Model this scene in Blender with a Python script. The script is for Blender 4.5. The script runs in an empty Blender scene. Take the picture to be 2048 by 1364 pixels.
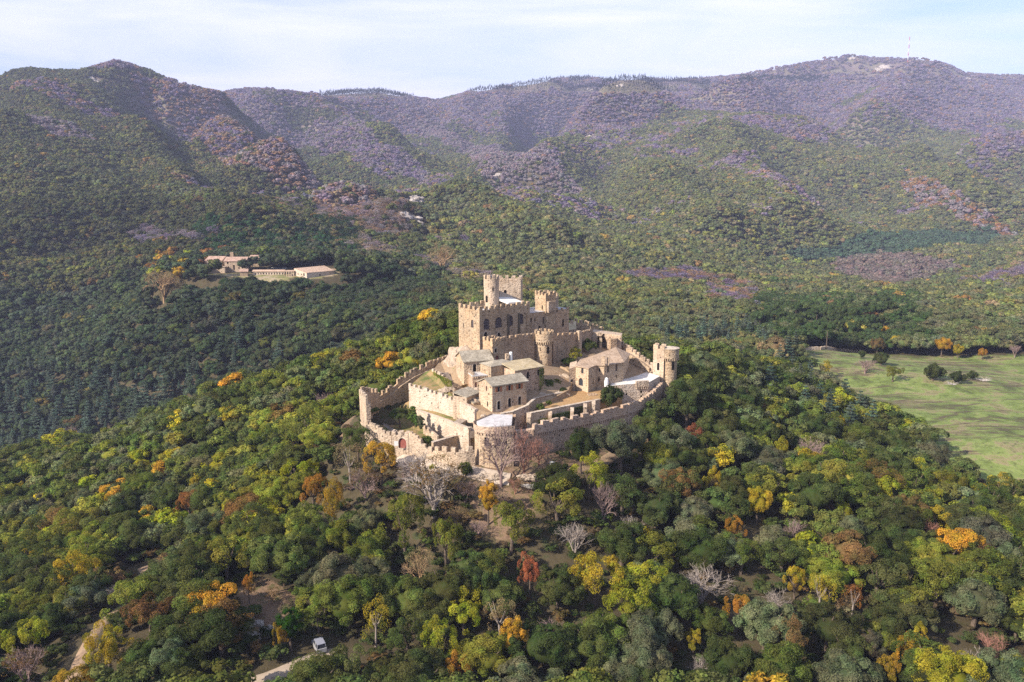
import bpy, math, random
import numpy as np
from mathutils import Vector
from mathutils.geometry import tessellate_polygon
from mathutils import noise as mnoise

R = math.radians
sc = bpy.context.scene
col = sc.collection
random.seed(7)
rng = np.random.default_rng(11)

# ------------------------------------------------------------ camera
CAMZ = 100.0
PITCH = R(10.2)
FPX = 1593.0
cd = bpy.data.cameras.new('camera')
cam = bpy.data.objects.new('camera', cd)
col.objects.link(cam)
cam.location = (0, 0, CAMZ)
cam.rotation_euler = (R(90) - PITCH, 0, 0)
cd.sensor_width = 36.0
cd.lens = 36.0 * FPX / 2048.0
cd.clip_start = 1.0
cd.clip_end = 30000.0
sc.camera = cam

# ------------------------------------------------------------ light
SUN_EL = R(32)
SUN_AZ = math.atan2(-0.83, -0.56)          # direction to the sun, from +Y towards +X
w = bpy.data.worlds.new('World'); sc.world = w; w.use_nodes = True
nt = w.node_tree
bg = nt.nodes['Background']
sky = nt.nodes.new('ShaderNodeTexSky')
sky.sky_type = 'NISHITA'
sky.sun_disc = False
sky.sun_elevation = SUN_EL
sky.sun_rotation = SUN_AZ
sky.altitude = 600
sky.air_density = 1.0
sky.dust_density = 1.2
sky.ozone_density = 1.5
# thin high cloud: noise over the direction of view mixes the sky towards pale grey white
tc = nt.nodes.new('ShaderNodeTexCoord')
mp = nt.nodes.new('ShaderNodeMapping'); mp.inputs['Scale'].default_value = (1.3, 1.3, 9.0)
mp.inputs['Rotation'].default_value = (0.0, R(7), 0)
nz = nt.nodes.new('ShaderNodeTexNoise'); nz.inputs['Scale'].default_value = 1.6
nz.inputs['Detail'].default_value = 6; nz.inputs['Roughness'].default_value = 0.55; nz.inputs['Distortion'].default_value = 0.6
cr = nt.nodes.new('ShaderNodeValToRGB')
cr.color_ramp.elements[0].position = 0.30; cr.color_ramp.elements[0].color = (0.05, 0.05, 0.05, 1)
cr.color_ramp.elements[1].position = 0.68; cr.color_ramp.elements[1].color = (1.0, 1.0, 1.0, 1)
mx = nt.nodes.new('ShaderNodeMix'); mx.data_type = 'RGBA'
nt.links.new(tc.outputs['Generated'], mp.inputs['Vector'])
nt.links.new(mp.outputs['Vector'], nz.inputs['Vector'])
nt.links.new(nz.outputs['Fac'], cr.inputs['Fac'])
sepz = nt.nodes.new('ShaderNodeSeparateXYZ'); nt.links.new(tc.outputs['Generated'], sepz.inputs[0])
elv = nt.nodes.new('ShaderNodeMapRange'); elv.inputs['From Min'].default_value = 0.22; elv.inputs['From Max'].default_value = 0.55
elv.inputs['To Min'].default_value = 1.0; elv.inputs['To Max'].default_value = 0.30
nt.links.new(sepz.outputs['Z'], elv.inputs['Value'])
mlt = nt.nodes.new('ShaderNodeMath'); mlt.operation = 'MULTIPLY'
nt.links.new(cr.outputs['Color'], mlt.inputs[0]); nt.links.new(elv.outputs[0], mlt.inputs[1])
nt.links.new(mlt.outputs[0], mx.inputs['Factor'])
nt.links.new(sky.outputs['Color'], mx.inputs['A'])
mx.inputs['B'].default_value = (6.6, 6.45, 7.5, 1)
nt.links.new(mx.outputs['Result'], bg.inputs['Color'])
bg.inputs['Strength'].default_value = 0.114

sd = bpy.data.lights.new('sun', 'SUN')
sun = bpy.data.objects.new('sun', sd); col.objects.link(sun)
sd.energy = 5.0
sd.angle = R(0.6)
sd.color = (1.0, 0.89, 0.75)
tosun = Vector((math.sin(SUN_AZ) * math.cos(SUN_EL), math.cos(SUN_AZ) * math.cos(SUN_EL), math.sin(SUN_EL)))
sun.rotation_euler = tosun.to_track_quat('Z', 'Y').to_euler()

vs = sc.view_settings
vs.view_transform = 'Standard'
vs.look = 'None'
vs.gamma = 1
vs.use_curve_mapping = False
vs.exposure = 0.97
sc.render.engine = 'CYCLES'
cy = sc.cycles
cy.max_bounces = 4; cy.diffuse_bounces = 2; cy.glossy_bounces = 1; cy.transmission_bounces = 2
cy.volume_bounces = 0; cy.use_denoising = False; cy.transparent_max_bounces = 4

# ------------------------------------------------------------ geometry of the view, used to take sites off the survey picture
SP, CP = math.sin(PITCH), math.cos(PITCH)
def ray(px, py):
    u = (px - 1024) / FPX; v = (682 - py) / FPX
    y = CP + v * SP; z = -SP + v * CP
    return u / y, z / y                      # per metre of Y
def D(px, py, Y):
    a, b = ray(px, py); return (a * Y, Y, CAMZ + b * Y)
def Z(px, py, z):
    a, b = ray(px, py); Y = (z - CAMZ) / b; return (a * Y, Y, z)
def toplane(px, py, A, B):
    """where the line of sight meets the vertical plane through A and B: distance along AB, height"""
    a, b = ray(px, py)
    dx, dy = B[0] - A[0], B[1] - A[1]
    L = math.hypot(dx, dy); dx /= L; dy /= L
    Y = (A[0] * dy - A[1] * dx) / (a * dy - dx)
    s = (a * Y - A[0]) * dx + (Y - A[1]) * dy
    return s, CAMZ + b * Y
def proj(x, y, z):
    x = np.asarray(x, float); y = np.asarray(y, float); z = np.asarray(z, float) - CAMZ
    f = y * CP - z * SP
    up = y * SP + z * CP
    f = np.where(f < 1, 1, f)
    return 1024 + FPX * x / f, 682 - FPX * up / f, f

# ------------------------------------------------------------ numpy noise
def _h(ix, iy, s):
    n = (ix * 374761393 + iy * 668265263 + s * 1274126177) & 0xffffffff
    n = ((n ^ (n >> 13)) * 1274126177) & 0xffffffff
    return ((n ^ (n >> 16)) & 0xffffff) / float(0xffffff)
def vnoise(x, y, s=0):
    x = np.asarray(x, float); y = np.asarray(y, float)
    ix = np.floor(x).astype(np.int64); iy = np.floor(y).astype(np.int64)
    fx = x - ix; fy = y - iy
    fx = fx * fx * (3 - 2 * fx); fy = fy * fy * (3 - 2 * fy)
    a = _h(ix, iy, s); b = _h(ix + 1, iy, s); c = _h(ix, iy + 1, s); d = _h(ix + 1, iy + 1, s)
    return (a * (1 - fx) + b * fx) * (1 - fy) + (c * (1 - fx) + d * fx) * fy
def fbm(x, y, s=0, o=4):
    t = 0; a = 0.5; n = 0
    for i in range(o):
        t = t + a * vnoise(x * 2 ** i + 17.3 * i, y * 2 ** i - 9.1 * i, s + i); n += a; a *= 0.5
    return t / n
def inpoly(x, y, poly):
    x = np.asarray(x, float); y = np.asarray(y, float)
    r = np.zeros(x.shape, bool)
    n = len(poly)
    for i in range(n):
        x1, y1 = poly[i][:2]; x2, y2 = poly[(i + 1) % n][:2]
        if y1 == y2: continue
        c = ((y1 > y) != (y2 > y)) & (x < (x2 - x1) * (y - y1) / (y2 - y1) + x1)
        r ^= c
    return r

# ------------------------------------------------------------ terrain heights
# points of the open ground: (px, py, Y, how far the ground lies under the seen surface)
GP = [
 # foreground slope
 (1024,1364,112,7),(700,1364,112,6.5),(1400,1364,112,7),(0,1364,115,6.5),(2048,1364,115,7),(300,1364,114,5),
 (1024,1150,138,7),(700,1150,140,6),(1400,1150,140,7),(0,1150,160,7),(300,1150,148,5),(500,1160,143,1),(2048,1150,143,7.5),(1750,1150,140,7),
 (1024,1020,155,4),(800,1030,157,5),(1300,1020,157,7),(560,1010,172,7),(0,1000,230,7),(300,1000,200,7),(1600,1000,163,7),(1900,1020,168,7),
 (590,1320,124,0),(480,1240,132,1),(180,1290,128,0),
 # ring round the castle
 (800,905,180,0),(870,930,172,0),(960,938,169,0),(1040,945,169,0),(1103,935,171,0),(1180,915,177,1),(1240,885,188,1),(1290,862,200,1),
 (1350,800,216,1),(1370,760,232,3),(690,850,191,0),(640,885,192,4),(760,885,185,1),(735,800,207,2),
 (1400,880,185,8),(1500,760,225,12),(1400,680,252,10),(1300,700,250,9),(1600,860,200,11),(1600,780,232,13),(1700,900,184,10),(1900,1000,182,9),(2048,960,192,9),(1560,700,275,16),(1620,720,330,3),
 # left flank of the castle hill and its crest
 (0,940,300,6),(150,890,296,6),(300,860,290,6),(450,780,285,6),(600,735,276,6),(750,680,270,6),(900,625,262,6),
 (450,900,225,6),(600,850,225,6),(750,760,240,6),(880,690,240,5),
 # meadow
 (1900,900,230,0),(2048,900,226,0),(2048,1000,200,1),(1900,800,290,0),(1650,760,325,0),(1750,740,335,0),(1800,715,372,0),(2048,720,370,0),(1640,700,372,0),
 (2048,800,290,0),(1750,820,262,3),
 # valley behind the castle
 (100,850,440,12),(300,790,420,13),(480,730,415,13),(100,800,470,12),(300,700,455,11),(600,660,415,9),(850,605,430,8),(1100,575,500,8),(1300,600,470,8),(1450,620,460,8),
 (1500,660,400,9),(1700,645,402,14),(1850,620,430,12),(2000,650,420,9),(2048,600,520,8),(1900,590,560,8),(1300,660,400,9),
 # farm
 (440,545,520,0),(500,545,515,0),(560,555,512,0),(620,556,512,0),(680,550,520,0),(560,590,480,1),(470,600,470,2),(380,560,515,4),(700,570,500,7),(300,600,500,9),
 # right hill and plain
 (2048,515,820,8),(1900,560,760,8),(1780,545,900,5),(1650,540,960,6),(1600,580,640,5),(1500,540,800,8),(1450,575,640,7),(1900,490,1050,8),(2048,490,1080,8),
 # left mountain
 (100,650,590,8),(100,500,720,8),(100,400,920,8),(100,300,1180,8),(100,210,1470,8),(30,140,1680,6),(130,140,1700,6),(230,124,1720,4),(330,155,1760,5),(400,178,1800,6),
 (0,220,1400,8),(0,500,700,8),(300,500,660,8),(300,420,860,8),(300,340,1080,8),(300,260,1320,8),(230,180,1560,6),
 (520,350,1080,8),(640,410,900,8),(760,462,760,8),(860,502,670,8),(500,470,680,8),(650,500,620,8),(450,400,860,8),
 # gully behind the left spur and the middle spur
 (700,380,1350,8),(560,290,1700,8),(790,400,1080,8),(900,470,800,8),(860,420,960,8),(960,400,1080,8),
 (680,264,1900,8),(742,272,1810,8),(810,305,1680,8),(435,302,1320,8),(534,342,1100,8),(960,350,1480,8),(1060,385,1320,8),(1150,420,1100,8),(700,320,1560,8),(1000,450,860,8),(1000,500,680,8),
 # central and right spur
 (1340,217,2300,8),(1230,262,2050,8),(1120,320,1800,8),(1085,370,1450,8),(1500,242,2200,8),(1650,270,2050,8),(1800,330,1800,8),(1950,400,1500,8),(2048,450,1300,8),
 (1400,300,1750,8),(1400,370,1350,8),(1600,380,1400,8),(1300,420,1150,8),(1500,440,1080,8),(1200,470,930,8),(1350,500,800,8),(1650,460,1150,8),(1750,400,1450,8),(1250,540,640,8),
 # far range: faces, then skyline
 (1000,270,2750,8),(900,290,2400,8),(960,330,2150,8),(1050,330,2250,8),(1150,250,2800,8),(700,235,2350,8),(600,300,1980,8),(640,340,1750,8),(1100,200,3100,8),(1300,205,2950,8),
 (1500,200,3000,8),(1700,200,3100,8),(1900,230,2900,8),(1600,160,3550,8),(2048,300,2300,8),(1900,300,2250,8),(2048,220,3000,8),(1400,200,2950,8),(820,250,2500,8),
 (430,186,2350,8),(520,178,2500,8),(620,190,2650,8),(700,184,2750,8),(760,181,2850,8),(870,199,3050,8),(890,197,3200,8),(980,175,3450,8),(1100,158,3600,8),(1180,156,3700,8),
 (1280,158,3750,8),(1400,160,3800,8),(1500,142,3900,8),(1600,130,4000,5),(1700,115,4100,2),(1760,118,4100,2),(1830,118,4150,5),(1880,126,4200,6),(1930,152,4200,3),(2048,156,4300,3),
]
# hidden ground behind the crests: (px, Y, z)
GH = [(430,2050,290),(300,2100,300),(200,2100,330),(50,2050,330),(1340,2550,330),(1500,2450,320),(1700,2350,300),(1900,1950,240),(1200,2250,300),
 (870,760,55),(800,830,70),(700,1000,95),(600,1180,130),(480,1500,190),(950,1650,200),(830,1850,220),(720,2050,240),(1100,1650,170),
 (2048,950,20),(1950,900,18),(300,362,-34),(0,375,-52),(600,350,0),(900,310,35),(1200,320,32),(1400,310,33),(1500,330,28),(450,365,-26),
 (1024,60,14),(0,60,5),(2048,60,5),(1024,30,5),(1024,5200,500),(200,5200,300),(1900,5500,500),(1900,380,24),(1024,255,54),(1100,265,53),(1024,225,50),(1024,200,46),(1150,200,44),(900,205,46),(1200,225,46)]
_c = []
for px, py, Y, d in GP:
    x, y, z = D(px, py, Y); _c.append((x, y, z - d))
for px, Y, z in GH:
    _c.append(((px - 1024) / FPX * Y, Y, z))
# the far flanks, outside the view, keep the heights of the picture's edges
for x, y, z in [(-300,120,-10),(300,120,0),(-420,300,-20),(400,250,22),(520,500,25),(-600,600,80),(-900,900,190),(-1500,1500,380),(900,900,60),(1400,1500,200),(2200,2200,400),(3400,3800,700),(-2500,2500,500),(-3500,4200,500),
                (-200,40,0),(200,40,0),(0,-60,0),(-200,-60,0),(200,-60,0),(5000,3000,600),(-5000,3000,500),(0,6500,300)]:
    _c.append((x, y, z))
# ground hidden just behind the crests: (px, py of the crest, Y, metres under the line of sight)
for px, py, Y, dr in [(435,302,1450,45),(520,350,1250,38),(640,410,1030,34),(760,462,890,28),(860,502,770,16),(340,262,1700,40),
   (680,264,2060,45),(742,272,1960,50),(810,305,1810,45),(920,340,1640,38),(1056,391,1410,28),
   (1340,217,2500,65),(1230,262,2220,55),(1120,305,1970,45),(1500,242,2400,55),(1650,270,2240,50),(1800,330,1970,45),(1950,400,1660,32),
   (0,940,338,26),(150,890,333,26),(300,860,328,26),(450,780,323,26),(600,735,312,24),(750,680,305,22),(900,625,296,14),
   (2048,515,910,20),(1900,560,860,14)]:
    x, y, z = D(px, py, Y); _c.append((x, y, z - dr))
_c = np.array(_c)
def _warp(x, y):
    r = np.hypot(x, y + 20)
    a = np.arctan2(x, y + 20)
    lr = np.log(np.maximum(r, 12))
    return np.stack([a * 1.15, lr], -1)
_q = _warp(_c[:, 0], _c[:, 1])
_EPS = 0.05
def _phi(d2): return np.sqrt(d2 + _EPS ** 2)
_d2 = ((_q[:, None, :] - _q[None]) ** 2).sum(-1)
_n = len(_q)
_A = np.zeros((_n + 3, _n + 3))
_A[:_n, :_n] = _phi(_d2) - np.eye(_n) * 0.003
_A[:_n, _n] = 1; _A[:_n, _n + 1:] = _q; _A[_n, :_n] = 1; _A[_n + 1:, :_n] = _q.T
_wt = np.linalg.solve(_A, np.concatenate([_c[:, 2], [0, 0, 0]]))
def H0(x, y):
    x = np.asarray(x, float); y = np.asarray(y, float); sh = x.shape
    x = x.ravel(); y = y.ravel(); out = np.empty(x.shape)
    for i in range(0, len(x), 20000):
        q = _warp(x[i:i + 20000], y[i:i + 20000])
        d2 = (q * q).sum(1)[:, None] + (_q * _q).sum(1)[None] - 2 * q @ _q.T
        out[i:i + 20000] = _phi(np.maximum(d2, 0)) @ _wt[:_n] + _wt[_n] + q @ _wt[_n + 1:]
    return out.reshape(sh)
CASTLE = [D(722,862,187),D(765,880,182.5),D(800,890,179.5),D(850,905,175.5),D(900,922,171.5),D(950,930,171),D(1030,932,171.5),D(1075,905,176),D(1160,890,184),
          D(1240,868,194),D(1285,850,201),D(1318,810,212),D(1345,780,219),D(1310,735,223),D(1262,705,233),D(1200,665,247),D(1150,648,253),D(1060,620,245),D(990,620,238),D(915,640,224),D(905,720,219.5),D(780,800,203.5)]
MEADOW = [Z(1600,703,34),Z(1650,735,35.5),Z(1700,768,35),Z(1745,806,32),D(1800,855,247),D(1850,900,227),D(1900,940,214),D(1990,970,207),D(2060,980,204),D(2300,1000,200),D(2500,760,330),D(2300,722,372),D(2060,716,376),D(1800,706,382),D(1700,697,386),D(1610,697,386)]
def hit0(px, py, h=8.0):
    a, b = ray(px, py); t = np.geomspace(300, 6500, 1200)
    k = np.nonzero(CAMZ + b * t < H0(a * t, t) + h)[0]
    Y = t[k[0]] if len(k) else 4200
    return (a * Y, Y)
# spurs (+) and gullies (-) running down the mountains: strength, width factor, line in the survey picture
FOLDS = [(1.0, 1.0, [(300,175),(345,215),(435,300),(534,342),(650,394),(760,440),(850,492)]), (1.0, 1.0, [(540,190),(600,215),(680,258),(742,272),(810,305),(920,340),(1056,391)]),
 (.8, .8, [(740,192),(820,230),(880,262),(960,300)]), (.8, .8, [(1040,178),(1060,215),(1010,262),(975,300)]), (1.1, 1.0, [(1340,222),(1193,268),(1090,312),(1052,346)]),
 (.9, 1.1, [(1690,130),(1600,170),(1500,208),(1430,225)]), (.9, .9, [(1690,285),(1800,330),(1900,400),(2010,470)]), (.8, .9, [(1400,250),(1480,330),(1560,420),(1600,480)]), (.8, .9, [(1240,290),(1300,380),(1400,440),(1490,500)]),
 (.6, 1.1, [(60,150),(130,260),(200,380),(260,470)]), (.8, .8, [(230,200),(330,330),(430,430),(560,480)]), (.8, .8, [(0,260),(60,380),(110,500)]), (.7, .8, [(1850,150),(1800,220),(1700,270)]), (.7, .8, [(900,400),(1000,440),(1150,500)]), (.6,.8,[(1000,200),(930,240),(900,270)]),
 (-1.1, .8, [(430,195),(500,260),(560,300),(620,340),(700,385),(745,430)]), (-1.0, .8, [(660,215),(730,245),(800,285),(900,318),(1000,350),(1060,372)]), (-.9, .9, [(1150,200),(1130,235),(1060,295),(1040,345),(1090,385)]),
 (-.45, 1.0, [(150,180),(220,300),(330,420),(420,470)]), (-.8, .8, [(1200,310),(1225,380),(1250,450)]), (-.8, .8, [(1540,300),(1640,380),(1700,450)]), (-.9, .9, [(1560,190),(1650,230),(1760,290),(1900,350),(2040,400)]), (-.4, .8, [(30,300),(80,430),(120,520)]), (-.7, .8, [(290,220),(370,330),(480,420)]), (-.8,.8,[(760,190),(850,230),(930,280),(1000,330)])]
_FS = []
for _st, _wd, _ln in FOLDS:
    _P = []
    for (ax, ay), (bx, by) in zip(_ln[:-1], _ln[1:]):
        for q in range(3): _P.append(hit0(ax + (bx - ax) * q / 3, ay + (by - ay) * q / 3))
    _P.append(hit0(*_ln[-1])); _P = np.array(_P)
    for _ in range(2): _P[1:-1] = (_P[:-2] + 2 * _P[1:-1] + _P[2:]) / 4
    _FS.append((_st, _wd, _P))
def folds(x, y):
    sh = np.shape(x); x = np.ravel(x); y = np.ravel(y); out = np.zeros(x.shape)
    far = np.nonzero(np.hypot(x, y) > 450)[0]
    if not len(far): return out.reshape(sh)
    X = x[far]; Y = y[far]; rr = np.hypot(X, Y); acc = np.zeros(X.shape)
    wob = (fbm(X / 150, Y / 150, 77, 3) - .5) * 0.05 * rr
    for st, wd, P in _FS:
        best = np.full(X.shape, 1e9); tt = np.zeros(X.shape); m = len(P) - 1
        for i in range(m):
            ax, ay = P[i]; bx, by = P[i + 1]; L2 = (bx - ax) ** 2 + (by - ay) ** 2 + 1e-6
            t = np.clip(((X - ax) * (bx - ax) + (Y - ay) * (by - ay)) / L2, 0, 1)
            d = np.hypot(X - ax - t * (bx - ax), Y - ay - t * (by - ay)); b = d < best
            best = np.where(b, d, best); tt = np.where(b, (i + t) / m, tt)
        w_ = wd * (0.043 * rr + 14) ; d = np.abs(best + wob * .5)
        acc += st * 0.041 * rr * np.exp(-(d / w_) ** 1.5) * np.clip(tt / .16, 0, 1) * np.clip((1 - tt) / .14, 0.15, 1)
    out[far] = acc * np.clip((rr - 450) / 350, 0, 1)
    return out.reshape(sh)
def HR(x, y):
    x = np.asarray(x, float); y = np.asarray(y, float)
    z = H0(x, y)
    r = np.hypot(x, y)
    k = np.clip((r - 350) / 900, 0, 1)
    z = z + (fbm(x / 230, y / 230, 3, 5) - 0.5) * 85 * k * np.clip(r / 2200, 0.2, 1.0) + (fbm(x / 28, y / 28, 5, 3) - 0.5) * 3.0 * np.clip((r - 150) / 200, 0.25, 1)
    z = z + folds(x, y)
    e = np.hypot((x + 155) / 66, (y - 517) / 27); f = np.clip((1.35 - e) / .35, 0, 1); f = f * f * (3 - 2 * f)
    z = z * (1 - f) + (51.3 + (y - 500) * .09) * f
    ic = inpoly(x, y, CASTLE)
    z = np.where(ic, np.minimum(z, 39.5 + np.clip(y - 172, 0, 200) * 0.19), z)
    return z
# the crest line surveyed against the sky; the far range is raised or lowered as a whole, azimuth by azimuth, to meet it
SKYL = [(-300,190),(-100,175),(0,163),(30,146),(60,144),(130,151),(170,147),(200,138),(230,127),(260,135),(300,150),(350,170),(430,191),(470,185),(520,181),(570,187),(620,193),(700,188),(760,185),(800,194),(870,204),(890,201),(940,186),(1000,177),(1060,170),(1100,162),(1180,159),(1210,164),(1280,160),(1310,163),(1400,162),(1480,152),(1560,138),(1640,123),(1690,114),(1705,113),(1730,118),(1780,120),(1815,120),(1850,121),(1885,128),(1905,138),(1930,150),(2048,155),(2200,165),(2400,185)]
_az = np.linspace(math.radians(-40), math.radians(40), 321); _rg = np.geomspace(1000, 5200, 260)
_tpx = 1024 + FPX * np.tan(_az) * 1.03
_sk = np.interp(_tpx, [p[0] for p in SKYL], [p[1] for p in SKYL]); _tz = np.array([ray(a, b) for a, b in zip(_tpx, _sk)])
_taz = np.arctan(_tz[:, 0]); _ttan = _tz[:, 1] * np.cos(_taz)
_ttan = np.interp(_az, _taz, _ttan)
_cd = np.zeros(321); _cr = np.full(321, 3000.0)
def _corr(x, y):
    az = np.arctan2(x, y); r = np.hypot(x, y)
    d = np.interp(az, _az, _cd); rc = np.interp(az, _az, _cr)
    u = np.clip((r / rc - .62) / .38, 0, 1.0); return d * (u * u * (3 - 2 * u)) * np.clip(r / rc, 0, 1.15) * (y > 0)
def H(x, y):
    x = np.asarray(x, float); y = np.asarray(y, float)
    return HR(x, y) + _corr(x, y)
_A3, _R3 = np.meshgrid(_az, _rg, indexing='ij'); _H3 = HR(_R3 * np.sin(_A3), _R3 * np.cos(_A3))
for _it in range(4):
    _hh = _H3 + _corr(_R3 * np.sin(_A3), _R3 * np.cos(_A3)); _t = (_hh - CAMZ) / _R3; _k = _t.argmax(1)
    if _it == 0: _cr = np.clip(_rg[_k], 1300, 4600); _cr = np.convolve(np.pad(_cr, 6, 'edge'), np.ones(13) / 13, 'valid')
    _cd = _cd + (_ttan - _t[np.arange(321), _k]) * _rg[_k]
    _cd = np.convolve(np.pad(_cd, 1, 'edge'), [.25, .5, .25], 'valid')
def hit(px, py, h=0.0):
    a, b = ray(px, py)
    t = np.geomspace(60, 6500, 2600)
    zt = CAMZ + b * t
    k = np.nonzero(zt < H(a * t, t) + h)[0]
    Y = t[k[0]] if len(k) else 6000
    return (a * Y, Y, float(H(np.array([a * Y]), np.array([Y]))[0]))

# ------------------------------------------------------------ objects
ORG = {}
def tag(o, label=None, cat=None, group=None, kind=None):
    if label: o['label'] = label
    if cat: o['category'] = cat
    if group: o['group'] = group
    if kind: o['kind'] = kind
    return o
def empty(name, loc, label, cat, group=None):
    o = bpy.data.objects.new(name, None); col.objects.link(o)
    o.location = loc; o.empty_display_size = 0.5
    ORG[o] = Vector(loc)
    return tag(o, label, cat, group)
def mk(name, verts, faces, m, parent=None, loc=None, smooth=False, mats=None, midx=None):
    org = ORG[parent] if parent is not None else Vector(loc if loc is not None else (0, 0, 0))
    me = bpy.data.meshes.new(name)
    me.from_pydata([(v[0] - org[0], v[1] - org[1], v[2] - org[2]) for v in verts], [], faces)
    for mm in (mats or [m]): me.materials.append(mm)
    if midx: me.polygons.foreach_set('material_index', midx)
    if smooth: me.polygons.foreach_set('use_smooth', [True] * len(me.polygons))
    me.update()
    o = bpy.data.objects.new(name, me); col.objects.link(o)
    if parent is not None: o.parent = parent
    else: o.location = org
    ORG[o] = org
    return o

class MB:
    def __init__(s): s.v = []; s.f = []
    def add(s, vs, fs):
        b = len(s.v); s.v += [tuple(p) for p in vs]; s.f += [tuple(i + b for i in f) for f in fs]
    def box(s, c, sx, sy, sz, a=0.0):
        """c = centre of the base"""
        ca, sa = math.cos(a), math.sin(a); vs = []
        for z in (0, sz):
            for x, y in ((-1, -1), (1, -1), (1, 1), (-1, 1)):
                X, Y = x * sx / 2, y * sy / 2
                vs.append((c[0] + X * ca - Y * sa, c[1] + X * sa + Y * ca, c[2] + z))
        s.add(vs, [(3, 2, 1, 0), (4, 5, 6, 7), (0, 1, 5, 4), (1, 2, 6, 5), (2, 3, 7, 6), (3, 0, 4, 7)])
    def prism(s, pts, z0):
        """pts = [(x, y, ztop)]"""
        n = len(pts)
        vs = [(p[0], p[1], z0) for p in pts] + [tuple(p) for p in pts]
        s.add(vs, [tuple(range(n - 1, -1, -1)), tuple(range(n, 2 * n))] + [(i, (i + 1) % n, n + (i + 1) % n, n + i) for i in range(n)])
    def tube(s, a, b, r0, r1, n=5):
        a = Vector(a); b = Vector(b); d = b - a
        if d.length < 1e-6: return
        q = d.to_track_quat('Z', 'Y'); vs = []
        for p, r in ((a, r0), (b, r1)):
            for i in range(n):
                t = 2 * math.pi * i / n
                vs.append(p + q @ Vector((r * math.cos(t), r * math.sin(t), 0)))
        s.add(vs, [(i, (i + 1) % n, n + (i + 1) % n, n + i) for i in range(n)] + [tuple(range(n - 1, -1, -1)), tuple(range(n, 2 * n))])
    def ring(s, c, r0, r1, z0, z1, n=28, a0=0.0, a1=2 * math.pi):
        """upright ring wall, inner radius r0, outer r1"""
        full = abs(a1 - a0 - 2 * math.pi) < 1e-6
        k = n if full else n + 1; vs = []
        for i in range(k):
            t = a0 + (a1 - a0) * i / n
            for r, z in ((r0, z0), (r1, z0), (r1, z1), (r0, z1)):
                vs.append((c[0] + r * math.cos(t), c[1] + r * math.sin(t), z))
        fs = []
        for i in range(n):
            j = (i + 1) % k
            for q in range(4): fs.append((4 * i + q, 4 * j + q, 4 * j + (q + 1) % 4, 4 * i + (q + 1) % 4))
        if not full: fs += [(0, 3, 2, 1), (4 * n, 4 * n + 1, 4 * n + 2, 4 * n + 3)]
        s.add(vs, fs)
    def lathe(s, c, prof, n=28):
        """prof = [(r, z)]"""
        vs = [];
        for r, z in prof:
            for i in range(n):
                t = 2 * math.pi * i / n; vs.append((c[0] + r * math.cos(t), c[1] + r * math.sin(t), z))
        fs = [(k * n + i, k * n + (i + 1) % n, (k + 1) * n + (i + 1) % n, (k + 1) * n + i) for k in range(len(prof) - 1) for i in range(n)]
        s.add(vs, fs)
    def out(s, name, m, parent=None, **k):
        return mk(name, s.v, s.f, m, parent, **k)

# ------------------------------------------------------------ materials
def mat(name):
    m = bpy.data.materials.new(name); m.use_nodes = True
    t = m.node_tree; b = t.nodes['Principled BSDF']; b.inputs['Roughness'].default_value = 0.9
    b.inputs['Specular IOR Level'].default_value = 0.15
    return m, t, b
def N(t, typ, **k):
    n = t.nodes.new(typ)
    for a, v in k.items(): setattr(n, a, v)
    return n
def ramp(t, stops, interp='LINEAR'):
    n = t.nodes.new('ShaderNodeValToRGB'); r = n.color_ramp; r.interpolation = interp
    while len(r.elements) < len(stops): r.elements.new(0.5)
    for e, (p, c) in zip(r.elements, stops): e.position = p; e.color = (*c, 1) if len(c) == 3 else c
    return n
def mixc(t, fac, a, b, mode='MIX'):
    n = N(t, 'ShaderNodeMix', data_type='RGBA', blend_type=mode)
    for s, x in (('Factor', fac), ('A', a), ('B', b)):
        if isinstance(x, bpy.types.NodeSocket): t.links.new(x, n.inputs[s])
        elif s == 'Factor': n.inputs[s].default_value = x
        else: n.inputs[s].default_value = (*x, 1)
    return n.outputs['Result']
def worldpos(t): return N(t, 'ShaderNodeNewGeometry').outputs['Position']
def tnoise(t, vec, scale, detail=3, rough=0.55, dist=0.0):
    n = N(t, 'ShaderNodeTexNoise'); n.inputs['Scale'].default_value = scale; n.inputs['Detail'].default_value = detail
    n.inputs['Roughness'].default_value = rough; n.inputs['Distortion'].default_value = dist
    t.links.new(vec, n.inputs['Vector']); return n.outputs['Fac']

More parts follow.
